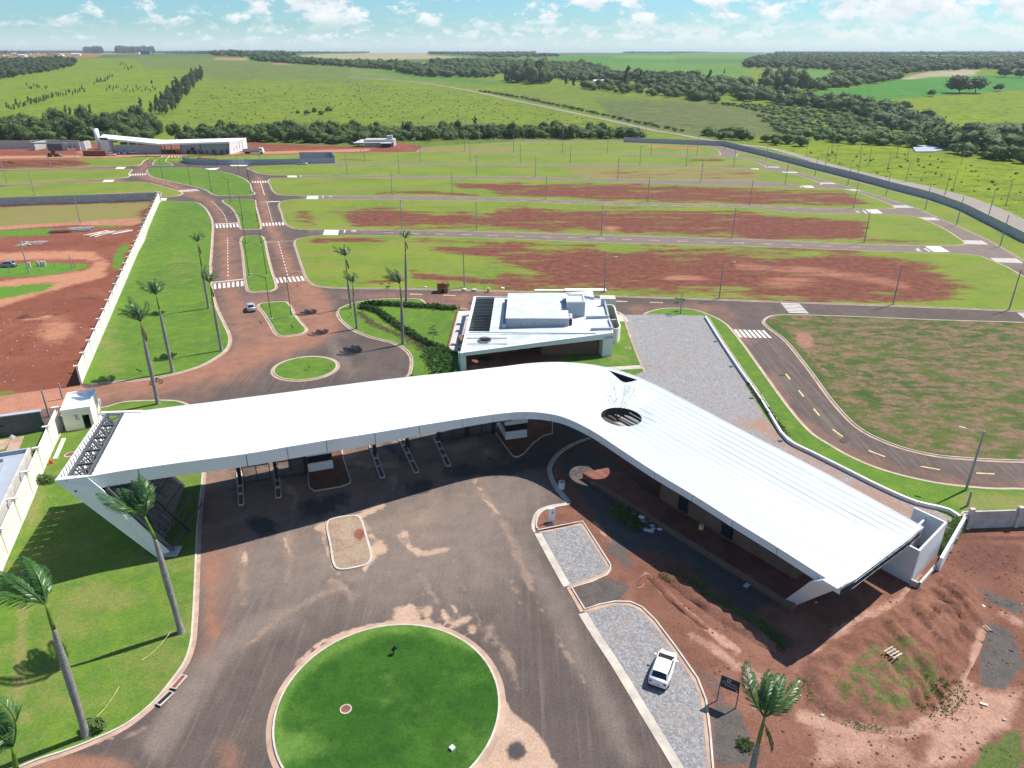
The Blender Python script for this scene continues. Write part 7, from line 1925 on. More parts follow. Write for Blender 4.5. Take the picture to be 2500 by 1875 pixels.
PALMS = [
 ((443, 1543), (379, 1317), (352, 1258), 'tall royal palm right in front of the slanting leg of the canopy', 0, 1.0, 11, False, .1),
 ((211, 1795), (131, 1536), (111, 1473), 'tall royal palm in the lower left lawn beside the caution tape', 1, 1.15, 8, False, .3),
 ((386, 986), (350, 821), (343, 784), 'royal palm behind the canopy, on the kerb next to the motorcycle', 2, 1.0, 11, True, 0),
 ((422, 909), (389, 755), (381, 719), 'royal palm on the long lawn, at the curve of the dirt street', 0, .9, 10, False, -.2),
 ((510, 753), (492, 650), (482, 590), 'farthest royal palm on the long lawn beside the boulevard', 1, .8, 8, True, -.5),
 ((541, 856), (521, 745), (512, 690), 'royal palm at the inner bend of the boulevard kerb, left side', 2, .8, 9, True, -.6),
 ((857, 752), (848, 679), (843, 625), 'taller of the two crossing royal palms right of the boulevard', 0, .85, 9, True, -.3),
 ((872, 802), (863, 724), (861, 690), 'shorter of the two crossing royal palms, with a bare ring round its foot', 1, .75, 9, False, -.5),
 ((984, 840), (980, 732), (976, 692), 'royal palm in front of the curved hedge left of the clubhouse', 1, .95, 9, False, -.1),
 ((992, 737), (990, 615), (989, 582), 'slim royal palm behind the hedge near the cross street', 2, .7, 8, True, -.9),
 (None, (45, 1880), (30, 1822), 'royal palm cut off by the lower left corner of the photo', 0, 1.0, 11, False, .8, 13.0),
 (None, (1854, 1817), (1867, 1749), 'royal palm at the bottom edge beside the black sign', 0, .80, 10, True, -1.3, 12.0),
]
for a in PALMS:
 palm(a[0], a[1], a[2], a[3], a[4], a[5], a[6], a[7], a[8], a[9] if len(a) > 9 else None, .30 if a[5] > .9 else .27)
# hedge, ground planting round the club lawn
def hedge(name, label, line, width, h, n, seed, leaf='hedge', size=.28):
 rnd = random.Random(seed); l = smooth([gnd(p) for p in line], 5, False); m_ = MB()
 L = [0]
 for a, b in zip(l, l[1:]): L.append(L[-1] + math.dist(a, b))
 for k in range(n):
  s = rnd.uniform(0, L[-1] - .01); i = max(j for j in range(len(L) - 1) if L[j] <= s); f = (s - L[i]) / (L[i + 1] - L[i] + 1e-9)
  x = l[i][0] + (l[i + 1][0] - l[i][0]) * f + rnd.gauss(0, width * .33); y = l[i][1] + (l[i + 1][1] - l[i][1]) * f + rnd.gauss(0, width * .33)
  hh_ = h * rnd.uniform(.5, 1.15)
  for _ in range(5):
   z = rnd.uniform(.1, hh_); a = rnd.uniform(0, 6.28); s_ = size * rnd.uniform(.6, 1.4)
   c = Vector((x + rnd.gauss(0, .15), y + rnd.gauss(0, .15), z + .12)); u = Vector((math.cos(a), math.sin(a), rnd.uniform(-.3, .9))).normalized(); v = u.orthogonal().normalized()
   m_.add([c + u * s_, c + v * s_ * .35, c - u * s_ * .5, c - v * s_ * .35], [(0, 1, 2, 3)])
 o = m_.build(name, M[leaf]); o['label'] = label; o['category'] = 'hedge'; o['kind'] = 'stuff'
 return o
hedge('hedge', 'young clipped hedge between the street and the clubhouse lawn', px('I', (1410, 745), (1500, 722), (1620, 725), (1800, 735), (1950, 745), (2100, 748)) + px('J', (100, 305), (265, 308)), .9, 1.0, 900, 1)
hedge('hedge', 'curved dark hedge running down the clubhouse lawn', px('I', (1410, 750), (1560, 790), (1640, 850), (1740, 920), (1850, 990), (1960, 1060), (2080, 1110), (2200, 1180)) + px('J', (150, 780), (190, 850)), .8, 1.1, 1300, 2)
hedge('flower_bed', 'strip of reddish low planting beside the curved hedge', px('I', (1400, 790), (1470, 860), (1560, 920), (1700, 975), (1800, 1020), (1900, 1080), (1990, 1130)), 1.3, .35, 500, 3, 'deadfrond', .16)
hedge('shrub_bed', 'untidy shrubs at the lower corner of the clubhouse lawn', px('I', (2060, 1160), (2110, 1240), (2130, 1310), (2180, 1340)), 2.6, 1.3, 900, 4, 'hedge', .34)
for sx, sy in ((0, 0), ):
 hedge('creeper', 'bushy green creeper at the foot of the cream wall', px('L', (315, 915), (360, 925), (430, 930)), .7, .9, 200, 5, 'leafl', .2)
hedge('planting', 'low plants in the slit behind the white retaining wall', px('K', (640, 560), (760, 720), (870, 860)), .5, .5, 260, 6, 'leafm', .2)
hedge('planting', 'bushy plants between the double end walls of the car park', px('O', (1130, 300), (1070, 380), (1020, 460)), .9, 1.2, 420, 7, 'leafm', .22)
def sapling(p, h, label, seed, z=.12):
 g = gnd(p, z); rnd = random.Random(seed); t = thing('sapling', label, 'tree', (g[0], g[1], z), 0, 'young staked trees')
 m_ = MB(); m_.tube([(0, 0, -.1), (.05, 0, h * .5), (0, .05, h)], [.05, .035, .015], 5); m_.build('trunk', M['wood'], t)
 m_ = MB()
 for k in range(5):
  a = rnd.uniform(0, 6.28); r = rnd.uniform(.3, .9); c = (r * math.cos(a), r * math.sin(a), h * rnd.uniform(.7, 1.05)); leaves(m_, rnd, c, (.4, .4, .22), 26, .13, 0)
 m_.build('crown', M['leafl'], t)
for i, (r, q, h, lb) in enumerate((('I', (1640, 700), 4.2, 'thin sapling behind the curved hedge near the street'), ('V', (285, 435), 5.0, 'thin sapling in the hedge left of the clubhouse'), ('I', (2055, 1090), 3.4, 'thin sapling on the clubhouse lawn beside the hedge'), ('I', (1985, 1335), 4.6, 'thin sapling between the kerb and the shrubs'),
                                   ('V', (60, 1110), 3.6, 'thin sapling at the foot of the clubhouse lawn'), ('K', (240, 150), 3.2, 'thin sapling beside the short grey pole'), ('V', (960, 300), 4.8, 'thin sapling inside the clubhouse pergola'), ('F', (1590, 1560), 2.4, 'leafy sapling by the car park corner'))):
 sapling(px(r, q)[0], h, lb, i)
# bare tree growing through the round roof opening
ct = Vector((14.2, 85.0, 0)); rnd_ = random.Random(8)
bt_ = thing('courtyard_tree', 'sparse bare branched tree growing up through the round roof opening', 'tree', tuple(ct))
m_ = MB(); m_.tube([(0, 0, 0), (0, 0, 5.2)], [.12, .08], 7); m_.build('trunk', M['bark'], bt_)
lm = MB()
for k in range(8):
 a = 2 * math.pi * k / 8 + .2; r = rnd_.uniform(1.0, 2.6); h = rnd_.uniform(8.6, 10.6)
 p = [Vector((0, 0, 4.8)), Vector((r * .35 * math.cos(a), r * .35 * math.sin(a), 6.8)), Vector((r * .8 * math.cos(a), r * .8 * math.sin(a), h - 1)), Vector((r * 1.1 * math.cos(a + .2), r * 1.1 * math.sin(a + .2), h))]
 m_ = MB(); m_.tube(p, [.035, .028, .018, .008], 5)
 for q in range(3):
  b = p[2].lerp(p[3], q * .3); e = b + Vector((rnd_.uniform(-.6, .6), rnd_.uniform(-.6, .6), rnd_.uniform(.2, .7))); m_.tube([b, e], [.018, .008], 4); leaves(lm, rnd_, tuple(e), (.12, .12, .12), 3, .07, 0)
 m_.build('branch', M['bark'], bt_)
lm.build('crown', M['leafe'], bt_)
A0_ = Vector((11.5, 86.5, 0)); dw = (A1 - A0).normalized(); dw.z = 0; dn_ = Vector((-dw.y, dw.x, 0))
if dn_.y < 0: dn_ = -dn_
cpy = thing('courtyard_pergola', 'pinkish timber slats seen through the round roof opening', 'pergola', (0, 0, 0))
for k in range(6):
 c = Vector((14.2, 85.6, 5.6)) + dn_ * (k * .95 - 1.2)
 m_ = MB(); m_.beam(c - dw * 3.0, c + dw * 3.2, .42, .12); m_.build('slat', M['gutterw'], cpy)
# ------------------------------------------------------------------ utility poles and lamps
POLEM = {}
def pole(p, h, label, group, transformer=False, lamp=None, z=0.0, pos=None):
 g = pos or gnd(p, z)
 t = thing('utility_pole', label, 'utility pole', (g[0], g[1], z), 0, group)
 if 'pole' not in POLEM:
  m_ = MB(); m_.tube([(0, 0, -.2), (0, 0, 1)], [.17, .10], 8); me = mesh(m_.v, m_.f, 'pole'); me.materials.append(M['pole']); POLEM['pole'] = me
  m_ = MB(); m_.box(-.9, .9, -.05, .05, 0, .1); m_.tube([(-.8, 0, .1), (-.8, 0, .3)], .05, 6); m_.tube([(0, 0, .1), (0, 0, .3)], .05, 6); m_.tube([(.8, 0, .1), (.8, 0, .3)], .05, 6)
  me = mesh(m_.v, m_.f, 'crossarm'); me.materials.append(M['pole']); POLEM['arm'] = me
  m_ = MB(); m_.tube([(0, -.25, 0), (0, -.25, .75)], .28, 10); m_.box(-.1, .1, -.1, .1, .2, .6); me = mesh(m_.v, m_.f, 'transformer'); me.materials.append(M['concrete']); POLEM['tr'] = me
  m_ = MB(); m_.tube([(0, 0, 0), (1.3, -.2, .55), (2.0, -.3, .62)], [.03, .03, .03], 6); m_.box(1.9, 2.6, -.42, -.18, .56, .68); me = mesh(m_.v, m_.f, 'lamp_arm'); me.materials.append(M['concl']); POLEM['lamp'] = me
 o = link('shaft', POLEM['pole'], None, t); o.scale = (1, 1, h)
 if transformer:
  o = link('crossarm', POLEM['arm'], None, t); o.location = (0, 0, h - .3)
  o = link('transformer', POLEM['tr'], None, t); o.location = (0, 0, h - 2.3)
 if lamp is not None:
  o = link('lamp_arm', POLEM['lamp'], None, t); o.location = (0, 0, h - .9); o.rotation_euler = (0, 0, lamp)
 return t
ORD = ['first', 'second', 'third', 'fourth', 'fifth', 'sixth', 'seventh', 'eighth', 'ninth', 'tenth', 'eleventh', 'twelfth', 'thirteenth', 'fourteenth', 'fifteenth', 'sixteenth']
ROWS = [
 ('along the nearest cross street', 8.9, [('E', (1817, 1370)), ('F', (935, 1415), 'l'), ('F', (1890, 1465), 'l'), ('G', (1200, 1405)), ('G', (2095, 1445))]),
 ('along the second cross street', 9.0, [('E', (1300, 885), 't'), ('E', (1918, 895)), ('F', (912, 935), 't'), ('F', (1998, 960)), ('G', (978, 925))]),
 ('along the third cross street', 9.0, [('E', (1218, 605)), ('E', (1717, 612)), ('F', (453, 635)), ('F', (1298, 660), 't'), ('F', (2145, 685)), ('G', (895, 660))]),
 ('along the fourth cross street', 9.0, [('E', (843, 430), 't'), ('E', (1275, 435)), ('E', (1917, 445), 't'), ('F', (365, 452)), ('F', (1048, 472)), ('F', (1740, 492), 't'), ('G', (368, 475))]),
 ('along the fifth cross street', 9.0, [('E', (990, 330)), ('E', (1450, 330), 't'), ('E', (1865, 330)), ('F', (240, 335)), ('F', (655, 338)), ('F', (1232, 350), 't'), ('F', (1615, 360)), ('F', (2010, 370))]),
 ('along the sixth cross street', 9.0, [('E', (955, 245)), ('E', (1410, 240), 't'), ('E', (1820, 240)), ('F', (183, 248)), ('F', (590, 250)), ('F', (962, 258), 't'), ('F', (1325, 262)), ('F', (1705, 268))]),
 ('along the edge of the scrub belt', 9.0, [('E', (1765, 185), 'l'), ('E', (1945, 180), 'l'), ('F', (270, 150)), ('F', (1280, 168)), ('F', (1935, 225))]),
 ('on the verge below the curving wall', 9.0, [('G', (220, 302)), ('G', (597, 413)), ('G', (850, 485)), ('G', (1145, 565)), ('G', (1448, 670)), ('G', (1690, 790)), ('G', (2025, 955), 'l')]),
 ('in the pasture beyond the gravel road', 8.5, [('G', (530, 260)), ('G', (720, 255)), ('G', (755, 305)), ('G', (950, 235)), ('G', (1010, 330)), ('G', (1155, 375)), ('G', (1225, 270)), ('G', (1310, 275)), ('G', (1660, 530)), ('G', (1725, 320)), ('G', (1600, 560)), ('G', (1940, 710)), ('G', (2070, 640)), ('G', (1300, 455)), ('G', (930, 395)), ('G', (680, 330))]),
 ('on the left of the boulevard beyond the walls', 9.0, [('D', (60, 505)), ('D', (290, 605)), ('D', (425, 380)), ('D', (625, 290)), ('D', (670, 835)), ('D', (242, 1250)), ('D', (2165, 338), 'l'), ('D', (1660, 330))]),
]
for nm, h, lst in ROWS:
 for i, e in enumerate(lst):
  fl = e[2] if len(e) > 2 else ''
  q = px(e[0], e[1])[0]
  beyond = 'pasture' in nm
  g = P(q)
  lb = 'pole %s, %s from left%s' % (nm, ORD[i], ', with transformer' if fl == 't' else ', with lamp arm' if fl == 'l' else '')
  if beyond: t = pole(q, h, lb, 'poles ' + nm, fl == 't', -.1 if fl == 'l' else None, pos=(g.x, g.y)); t.location.z = g.z
  else: pole(q, h, lb, 'poles ' + nm, fl == 't', -.1 if fl == 'l' else None)
pole(px('K', (1880, 1160))[0], 8.5, 'thick concrete pole with a street lamp arm beside the curved road', 'poles by the curved road', False, math.pi * .82)
pole(px('K', (258, 158))[0], 4.6, 'short thick grey pole at the corner of the car park', 'poles by the curved road')
pole(px('K', (1888, 1250))[0], 2.2, 'stub of a concrete pole behind the grey block wall', 'poles by the curved road')
for a, h, lb in ((('Y', (910, 880)), 8.2, 'leaning grey pole behind the garage house'), (('Y', (1160, 560)), 5.0, 'thin grey pole behind the gatekeeper house')):
 pole(px(a[0], a[1])[0], h * .55, lb, 'poles by the dirt street')
LM = {}
def lamp_post(p, right, label):
 g = gnd(p, .12)
 t = thing('street_lamp', label, 'street lamp', (g[0], g[1], .12), 0, 'black street lamps of the boulevard')
 if not LM:
  m_ = MB(); m_.tube([(0, 0, -.1), (0, 0, 1)], [.085, .055], 8); me = mesh(m_.v, m_.f, 'post'); me.materials.append(M['black']); LM['post'] = me
  m_ = MB(); m_.tube([(0, 0, 0), (1.2, 0, .55), (2.6, -.05, .95)], [.045, .04, .035], 6); me = mesh(m_.v, m_.f, 'arm'); me.materials.append(M['black']); LM['arm'] = me
  m_ = MB(); m_.add([(2.5, -.16, .90), (3.15, -.12, 1.0), (3.15, .02, 1.0), (2.5, .06, .90), (2.55, -.14, 1.02), (3.1, -.1, 1.08), (3.1, 0, 1.08), (2.55, .04, 1.02)], [(0, 3, 2, 1), (4, 5, 6, 7), (0, 1, 5, 4), (1, 2, 6, 5), (2, 3, 7, 6), (3, 0, 4, 7)]); me = mesh(m_.v, m_.f, 'lamp_head'); me.materials.append(M['concl']); LM['head'] = me
  m_ = MB(); m_.box(-.25, .25, -.25, .25, -.02, .06); me = mesh(m_.v, m_.f, 'base_plate'); me.materials.append(M['concl']); LM['base'] = me
 o = link('post', LM['post'], None, t); o.scale = (1, 1, 8.7)
 for k in ('arm', 'head'):
  o = link({'arm': 'arm', 'head': 'lamp_head'}[k], LM[k], None, t); o.location = (0, 0, 8.5); o.rotation_euler = (0, 0, 0 if right else math.pi)
 link('base_plate', LM['base'], None, t)
LR = px('I', (600, 840), (402, 465)) + px('D', (2070, 1270), (2045, 1020), (2020, 825), (1920, 670), (1760, 580), (1585, 520), (1355, 470), (1240, 400))
RR = px('I', (780, 820), (558, 455)) + px('E', (128, 1015), (100, 830), (80, 700)) + px('D', (2085, 590)) + px('A', (1490, 1075), (1435, 1050), (1310, 1030), (1140, 1005), (1010, 985))
for i, p in enumerate(LR):
 if i == 2: continue
 lamp_post(p, False, 'black street lamp with its arm to the left, %s from the small roundabout' % ORD[i])
for i, p in enumerate(RR):
 lamp_post(p, True, 'black street lamp with its arm to the right, %s from the small roundabout' % ORD[i])
# ------------------------------------------------------------------ vehicles
def car(name, label, rear, front, paint_, L=4.25, W=1.78, Hh=1.5, cat='car', group=None, kind='hatch'):
 a = Vector(gnd(rear)); b = Vector(gnd(front)); c = (a + b) / 2; ang = math.atan2((b - a).y, (b - a).x)
 t = thing(name, label, cat, (c.x, c.y, .03), ang, group)
 hl = L / 2; w = W / 2
 st = [(-hl, .80, .34, .92, .74), (-hl + .10, .90, .26, 1.00, .84), (-hl + .55, .985, .22, 1.02, .90), (-.9, 1.0, .20, .98, .93), (0, 1.0, .20, .96, .93), (.75, 1.0, .20, .95, .92), (1.05, .99, .20, .95, .90), (hl - .75, .97, .20, .86, .86), (hl - .25, .88, .24, .76, .78), (hl - .03, .70, .34, .62, .60), (hl, .60, .40, .52, .50)]
 m_ = MB(); n = 10
 for (x, k, z0, z1, tw_) in st:
  ww = w * k
  ring_ = [(-ww * .9, z0), (-ww, z0 + .16), (-ww, (z0 + z1) / 2 + .05), (-ww * .97, z1 - .12), (-w * tw_, z1)]
  full = [(y, z) for y, z in ring_] + [(-y, z) for y, z in ring_[::-1]]
  m_.v += [(x, y, z) for y, z in full]
 for i in range(len(st) - 1):
  for k in range(n):
   q0 = i * n + k; q1 = i * n + (k + 1) % n
   m_.f.append((q0, q0 + n, q1 + n, q1)); m_.mi.append(0)
 m_.f.append(tuple(range(n))); m_.mi.append(0); m_.f.append(tuple(range((len(st) - 1) * n + n - 1, (len(st) - 1) * n - 1, -1))); m_.mi.append(0)
 body = m_.build('body', paint_, t, True)
 zb = .93; zt = Hh - .04
 xr, xf, xrt, xft = -hl + .26, 1.28, -hl + .66, .18
 if kind == 'pickup': xr, xrt = -.35, -.25
 gl = [(xr, w * .86, zb), (xf, w * .84, zb - .02), (xft, w * .70, zt), (xrt, w * .70, zt)]
 def gpt(i, s): return (gl[i][0], gl[i][1] * s, gl[i][2])
 vs = [gpt(0, -1), gpt(1, -1), gpt(2, -1), gpt(3, -1), gpt(0, 1), gpt(1, 1), gpt(2, 1), gpt(3, 1)]
 m_ = MB(); m_.add(vs, [(0, 1, 2, 3), (7, 6, 5, 4), (3, 2, 6, 7)]); m_.build('side_window', M['glass'], t)
 m_ = MB(); m_.add(vs, [(1, 5, 6, 2)]); m_.build('windscreen', M['glass'], t)
 m_ = MB(); m_.add(vs, [(4, 0, 3, 7)]); m_.build('rear_window', M['glass'], t)
 # roof panel, pillars
 m_ = MB(); e = .03
 rp = []
 for x, ww, z in ((xrt - .06, w * .66, zt), (xrt + .15, w * .73, zt + .03), (-.5, w * .75, zt + .06), (xft - .1, w * .73, zt + .04), (xft + .0, w * .68, zt)):
  rp += [(x, -ww, z - .03), (x, -ww * .8, z + .02), (x, 0, z + .045), (x, ww * .8, z + .02), (x, ww, z - .03)]
 m_.v = rp
 for i in range(4):
  for k in range(4):
   q0 = i * 5 + k; m_.f.append((q0, q0 + 5, q0 + 6, q0 + 1)); m_.mi.append(0)
 m_.build('roof', paint_, t, True)
 for s in (-1, 1):
  m_ = MB()
  for i, j, wd in ((0, 3, .16), (1, 2, .07)):
   m_.beam(Vector(gpt(i, s * 1.0)), Vector(gpt(j, s * 1.02)), wd, .05)
  mid0 = Vector(gpt(0, s)).lerp(Vector(gpt(1, s)), .55); mid1 = Vector(gpt(3, s)).lerp(Vector(gpt(2, s)), .55)
  m_.beam(mid0 + Vector((0, s * .01, 0)), mid1 + Vector((0, s * .01, 0)), .07, .03)
  m_.beam(Vector(gpt(3, s)), Vector(gpt(2, s)), .05, .06); m_.build('pillar', paint_, t)
 if kind == 'pickup':
  m_ = MB(); m_.box(-hl + .15, -.45, -w * .8, w * .8, .98, 1.06); m_.build('bed_cover', M['black'], t)
 for x in (-hl + .78, hl - .85):
  for s in (-1, 1):
   m_ = MB(); m_.tube([(x, s * (w - .20), .31), (x, s * (w + .005), .31)], .315, 16); wh = m_.build('wheel', M['tyre'], t)
   m_ = MB(); m_.tube([(x, s * (w + .006), .31), (x, s * (w + .012), .31)], .19, 12); m_.build('rim', M['concl'], wh)
 for s in (-1, 1):
  m_ = MB(); m_.box(-hl - .01, -hl + .22, s * w * .70 - .12, s * w * .70 + .12, .66, .90); m_.build('tail_lamp', M['lampred'], t)
  m_ = MB(); m_.box(hl - .30, hl - .02, s * w * .60 - .14, s * w * .60 + .14, .55, .68); m_.build('headlight', M['lampw'], t)
  m_ = MB(); m_.box(.72, .90, s * (w + .02) - .03, s * (w + .17) + .0 if s > 0 else s * (w + .02) + .03, .93, 1.06) if s > 0 else m_.box(.72, .90, -w - .19, -w + .01, .93, 1.06); m_.build('wing_mirror', paint_, t)
 m_ = MB(); m_.box(-hl - .015, -hl + .05, -.26, .26, .50, .61); m_.build('number_plate', M['concl'], t)
 m_ = MB(); m_.box(-hl + .02, hl - .1, -w * .85, w * .85, .14, .24); m_.build('underbody', M['black'], t)
 return t
car('parked_car', 'white hatchback parked on the larger granite sett bay', (1601, 1690), (1634, 1597), M['car_w'], L=4.15, W=1.8)
car('driving_car', 'silver hatchback on the red dusted boulevard beside the short median', (615, 768), (612, 745), M['car_s'], L=4.0)
car('parked_car', 'blue-grey hatchback parked in the weeds at the left edge', px('D', (150, 1195))[0], px('D', (-20, 1200))[0], M['car_b'], L=4.1)
for i, (q0, q1, c, lb) in enumerate((((655, 935), (690, 933), M['car_s'], 'silver car parked left in the row by the far building'), ((712, 936), (712, 918), M['car_b'], 'dark grey car in the middle of the row by the far building'), ((748, 933), (748, 916), M['car_w'], 'white car at the right of the row by the far building'),
         ((790, 922), (812, 922), M['car_w'], 'white car near the wall of the far building'))):
 car('parked_car', lb, px('A', q0)[0], px('A', q1)[0], c, group='cars at the far building')
car('pickup_truck', 'dark pickup truck parked beside the hoarding', px('A', (1735, 982))[0], px('A', (1785, 981))[0], M['steel'], L=5.0, Hh=1.75, kind='pickup')
car('pickup_truck', 'white and grey pickup truck parked beside the hoarding, right of the dark one', px('A', (1790, 989))[0], px('A', (1842, 988))[0], M['car_s'], L=5.0, Hh=1.7, kind='pickup')
# white tipper truck
tk = Vector((*gnd(px('A', (1530, 922))[0]), .05)); t = thing('tipper_truck', 'white tipper truck on the red earth road by the creek', 'truck', tuple(tk))
m_ = MB(); m_.add([(-6, -1.2, 1.1), (2.2, -1.2, 1.1), (2.2, 1.2, 1.1), (-6, 1.2, 1.1), (-6.2, -1.25, 2.4), (2.4, -1.25, 2.6), (2.4, 1.25, 2.6), (-6.2, 1.25, 2.4)], [(0, 3, 2, 1), (0, 1, 5, 4), (1, 2, 6, 5), (2, 3, 7, 6), (3, 0, 4, 7)]); m_.build('tipper_body', M['concl'], t)
m_ = MB(); m_.add([(2.7, -1.2, .7), (5.0, -1.2, .7), (5.0, 1.2, .7), (2.7, 1.2, .7), (2.7, -1.15, 3.0), (4.4, -1.15, 3.0), (4.4, 1.15, 3.0), (2.7, 1.15, 3.0)], [(0, 3, 2, 1), (4, 5, 6, 7), (0, 1, 5, 4), (1, 2, 6, 5), (2, 3, 7, 6), (3, 0, 4, 7)]); cb = m_.build('cab', M['white'], t)
m_ = MB(); m_.box(3.2, 4.3, -1.22, -1.19, 1.9, 2.6); m_.build('window', M['glass'], cb)
m_ = MB(); m_.box(-6, 4.6, -.5, .5, .6, .95); m_.build('chassis', M['black'], t)
for x in (-4.6, -3.3, 3.7):
 for s in (-1, 1): m_ = MB(); m_.tube([(x, s * .8, .5), (x, s * 1.2, .5)], .5, 12); m_.build('wheel', M['tyre'], t)
# wheel loader and tractor
for q, lb, mt, s in ((('A', (325, 940)), 'yellow-brown wheel loader on the earth road at the far left', 'painty', 1.0), (('A', (1160, 922)), 'dark grader working in front of the far building', 'black', 1.0)):
 g = gnd(px(*q)[0]); t = thing('wheel_loader', lb, 'digger', (g[0], g[1], .05)); m_ = MB(); m_.box(-3, .4, -1.1, 1.1, .8, 2.0); m_.build('body', M['rust'] if mt == 'painty' else M['steel'], t)
 m_ = MB(); m_.box(-.6, .9, -.8, .8, 2.0, 3.3); m_.build('cab', M['black'], t); m_ = MB(); m_.beam((.4, 0, 1.4), (3.4, 0, .9), .5, .4); m_.build('boom', M['rust'], t)
 m_ = MB(); m_.prism([(3.3, -1.3), (4.4, -1.3), (4.4, 1.3), (3.3, 1.3)], .1, [1.3, .4, .4, 1.3]); m_.build('bucket', M['steel'], t)
 for x in (-2.1, 1.4):
  for s_ in (-1, 1): m_ = MB(); m_.tube([(x, s_ * .8, .75), (x, s_ * 1.3, .75)], .75, 14); m_.build('wheel', M['tyre'], t)
g = gnd(px('A', (1110, 920))[0]); m_ = MB(); m_.box(-4.5, 4.5, -1.2, 1.2, .9, 2.0); m_.box(-4.2, 4.2, -.5, .5, .4, .9)
for x in (-3.4, -2.3, 3.2): m_.tube([(x, -1.2, .5), (x, 1.2, .5)], .48, 10)
o = m_.build('trailer', M['orange']); o.location = (g[0], g[1], .05); tag(o, 'orange-red flat trailer in front of the far building', 'trailer')
g = gnd(px('A', (577, 936))[0]); m_ = MB(); m_.box(-6, 6, -1.25, 1.25, 0, 2.7)
for k in range(30): m_.box(-5.9 + k * .4, -5.75 + k * .4, -1.32, -1.25, .1, 2.6)
o = m_.build('shipping_container', M['rust']); o.location = (g[0], g[1], .05); tag(o, 'dark red shipping container beside the pier of the far building', 'container')
# motorcycle behind the palm
g0 = gnd(px('H', (1362, 1250))[0]); g1 = gnd(px('H', (1458, 1238))[0]); an = math.atan2(g1[1] - g0[1], g1[0] - g0[0])
mc = thing('motorcycle', 'dark motorcycle parked on the dirt street behind a palm trunk', 'motorcycle', ((g0[0] + g1[0]) / 2, (g0[1] + g1[1]) / 2, .03), an)
for x in (-.68, .70):
 m_ = MB(); n_ = 16; m_.tube([(x + .30 * math.cos(a), 0, .31 + .30 * math.sin(a)) for a in [2 * math.pi * k / n_ for k in range(n_ + 1)]], .055, 6); w_ = m_.build('wheel', M['tyre'], mc)
 m_ = MB(); m_.tube([(x, -.05, .31), (x, .05, .31)], .09, 8)
 for k in range(4): a = math.pi * k / 4; m_.beam((x - .26 * math.cos(a), 0, .31 - .26 * math.sin(a)), (x + .26 * math.cos(a), 0, .31 + .26 * math.sin(a)), .015)
 m_.build('spokes', M['concl'], w_)
m_ = MB(); m_.beam((-.68, 0, .31), (-.1, 0, .45), .06); m_.beam((-.1, 0, .45), (.35, 0, .85), .06); m_.beam((-.5, 0, .75), (.35, 0, .85), .06); m_.beam((-.5, 0, .75), (-.1, 0, .4), .05); m_.build('frame', M['black'], mc)
m_ = MB(); m_.tube([(-.15, 0, .32), (.12, 0, .5)], .15, 8); m_.build('engine', M['steel'], mc)
m_ = MB(); m_.tube([(-.02, 0, .86), (.15, 0, .93), (.36, 0, .88)], [.09, .15, .08], 10); m_.build('tank', M['black'], mc, True)
m_ = MB(); m_.box(-.75, 0, -.12, .12, .78, .87); m_.build('seat', M['tyre'], mc)
m_ = MB(); m_.beam((.70, 0, .31), (.42, 0, 1.0), .06); m_.beam((.42, -.32, 1.03), (.42, .32, 1.03), .04); m_.box(.44, .54, -.08, .08, .85, .98); m_.build('fork_and_handlebar', M['steel'], mc)
# ------------------------------------------------------------------ small things
def at(reg, q, z=0.0): g = gnd(px(reg, q)[0], z); return Vector((g[0], g[1], z))
# rusty skip cabin beside the street
c = at('E', (1640, 1402)); t = thing('rusty_cabin', 'rusty square sheet metal cabin beside the nearest cross street', 'cabin', tuple(c), -.03)
for b in ((-1.2, 1.2, 1.0, 1.08, 0, 2.1), (-1.2, -1.12, -1, 1, 0, 2.1), (1.12, 1.2, -1, 1, 0, 2.1), (-1.2, -.2, -1.08, -1, 0, 2.1), (.3, 1.2, -1.08, -1, 0, 2.1), (-.2, .3, -1.077, -1, .9, 2.1), (-1.25, 1.25, -1.12, 1.12, 2.1, 2.2)):
 m_ = MB(); m_.box(*b); m_.build('sheet_panel', M['rust'], t)
for q, lb, mt, r, h in (((2018, 1405), 'rusty yellow drum beside the nearest cross street', 'painty', .32, .95), ((1815, 1392), 'white bag of rubble at the foot of a pole', 'white', .55, .6), ((1490, 1370), 'pale sack of rubble on the verge', 'concl', .5, .4), ((2135, 1382), 'small white sack on the verge right of the drum', 'white', .4, .4), ((1900, 1395), 'grey rubble sack between the pole and the drum', 'concrete', .6, .4)):
 c = at('E', q); m_ = MB()
 if 'drum' in lb: m_.tube([(0, 0, 0), (0, 0, h)], r, 14)
 else:
  vs, fs = ico(2, random.Random(int(q[0])), r, r * .8, h * .5, (0, 0, h * .42), .12); m_.add(vs, fs); 
 o = m_.build('drum' if 'drum' in lb else 'rubble_sack', M[mt]); o.location = c; tag(o, lb, 'drum' if 'drum' in lb else 'sack')
c = at('V', (1640, 185)); m_ = MB(); m_.box(-1.5, 6, 0, 1.0, .05, .35); m_.box(5.5, 15, -.5, 1.2, .05, .5); o = m_.build('slab_stack', M['wallw']); o.location = (at('W', (150, 165)).x, at('W', (150, 165)).y, 0); tag(o, 'row of pale concrete slabs behind the clubhouse roof', 'slabs')
# trestles on the crossing
for i, (q, lb) in enumerate((((715, 558), 'left wooden trestle below the crosswalk of the right carriageway'), ((850, 545), 'right wooden trestle below the crosswalk of the right carriageway'))):
 c = at('I', q); m_ = MB(); m_.beam((-.7, 0, .9), (.7, 0, .9), .08)
 for x in (-.55, .55):
  for s in (-1, 1): m_.beam((x, 0, .9), (x, s * .45, 0), .06)
 m_.beam((-.55, 0, .5), (.55, 0, .5), .05); o = m_.build('trestle', M['wood']); o.location = c; o.rotation_euler = (0, 0, .4 + i); tag(o, lb, 'trestle')
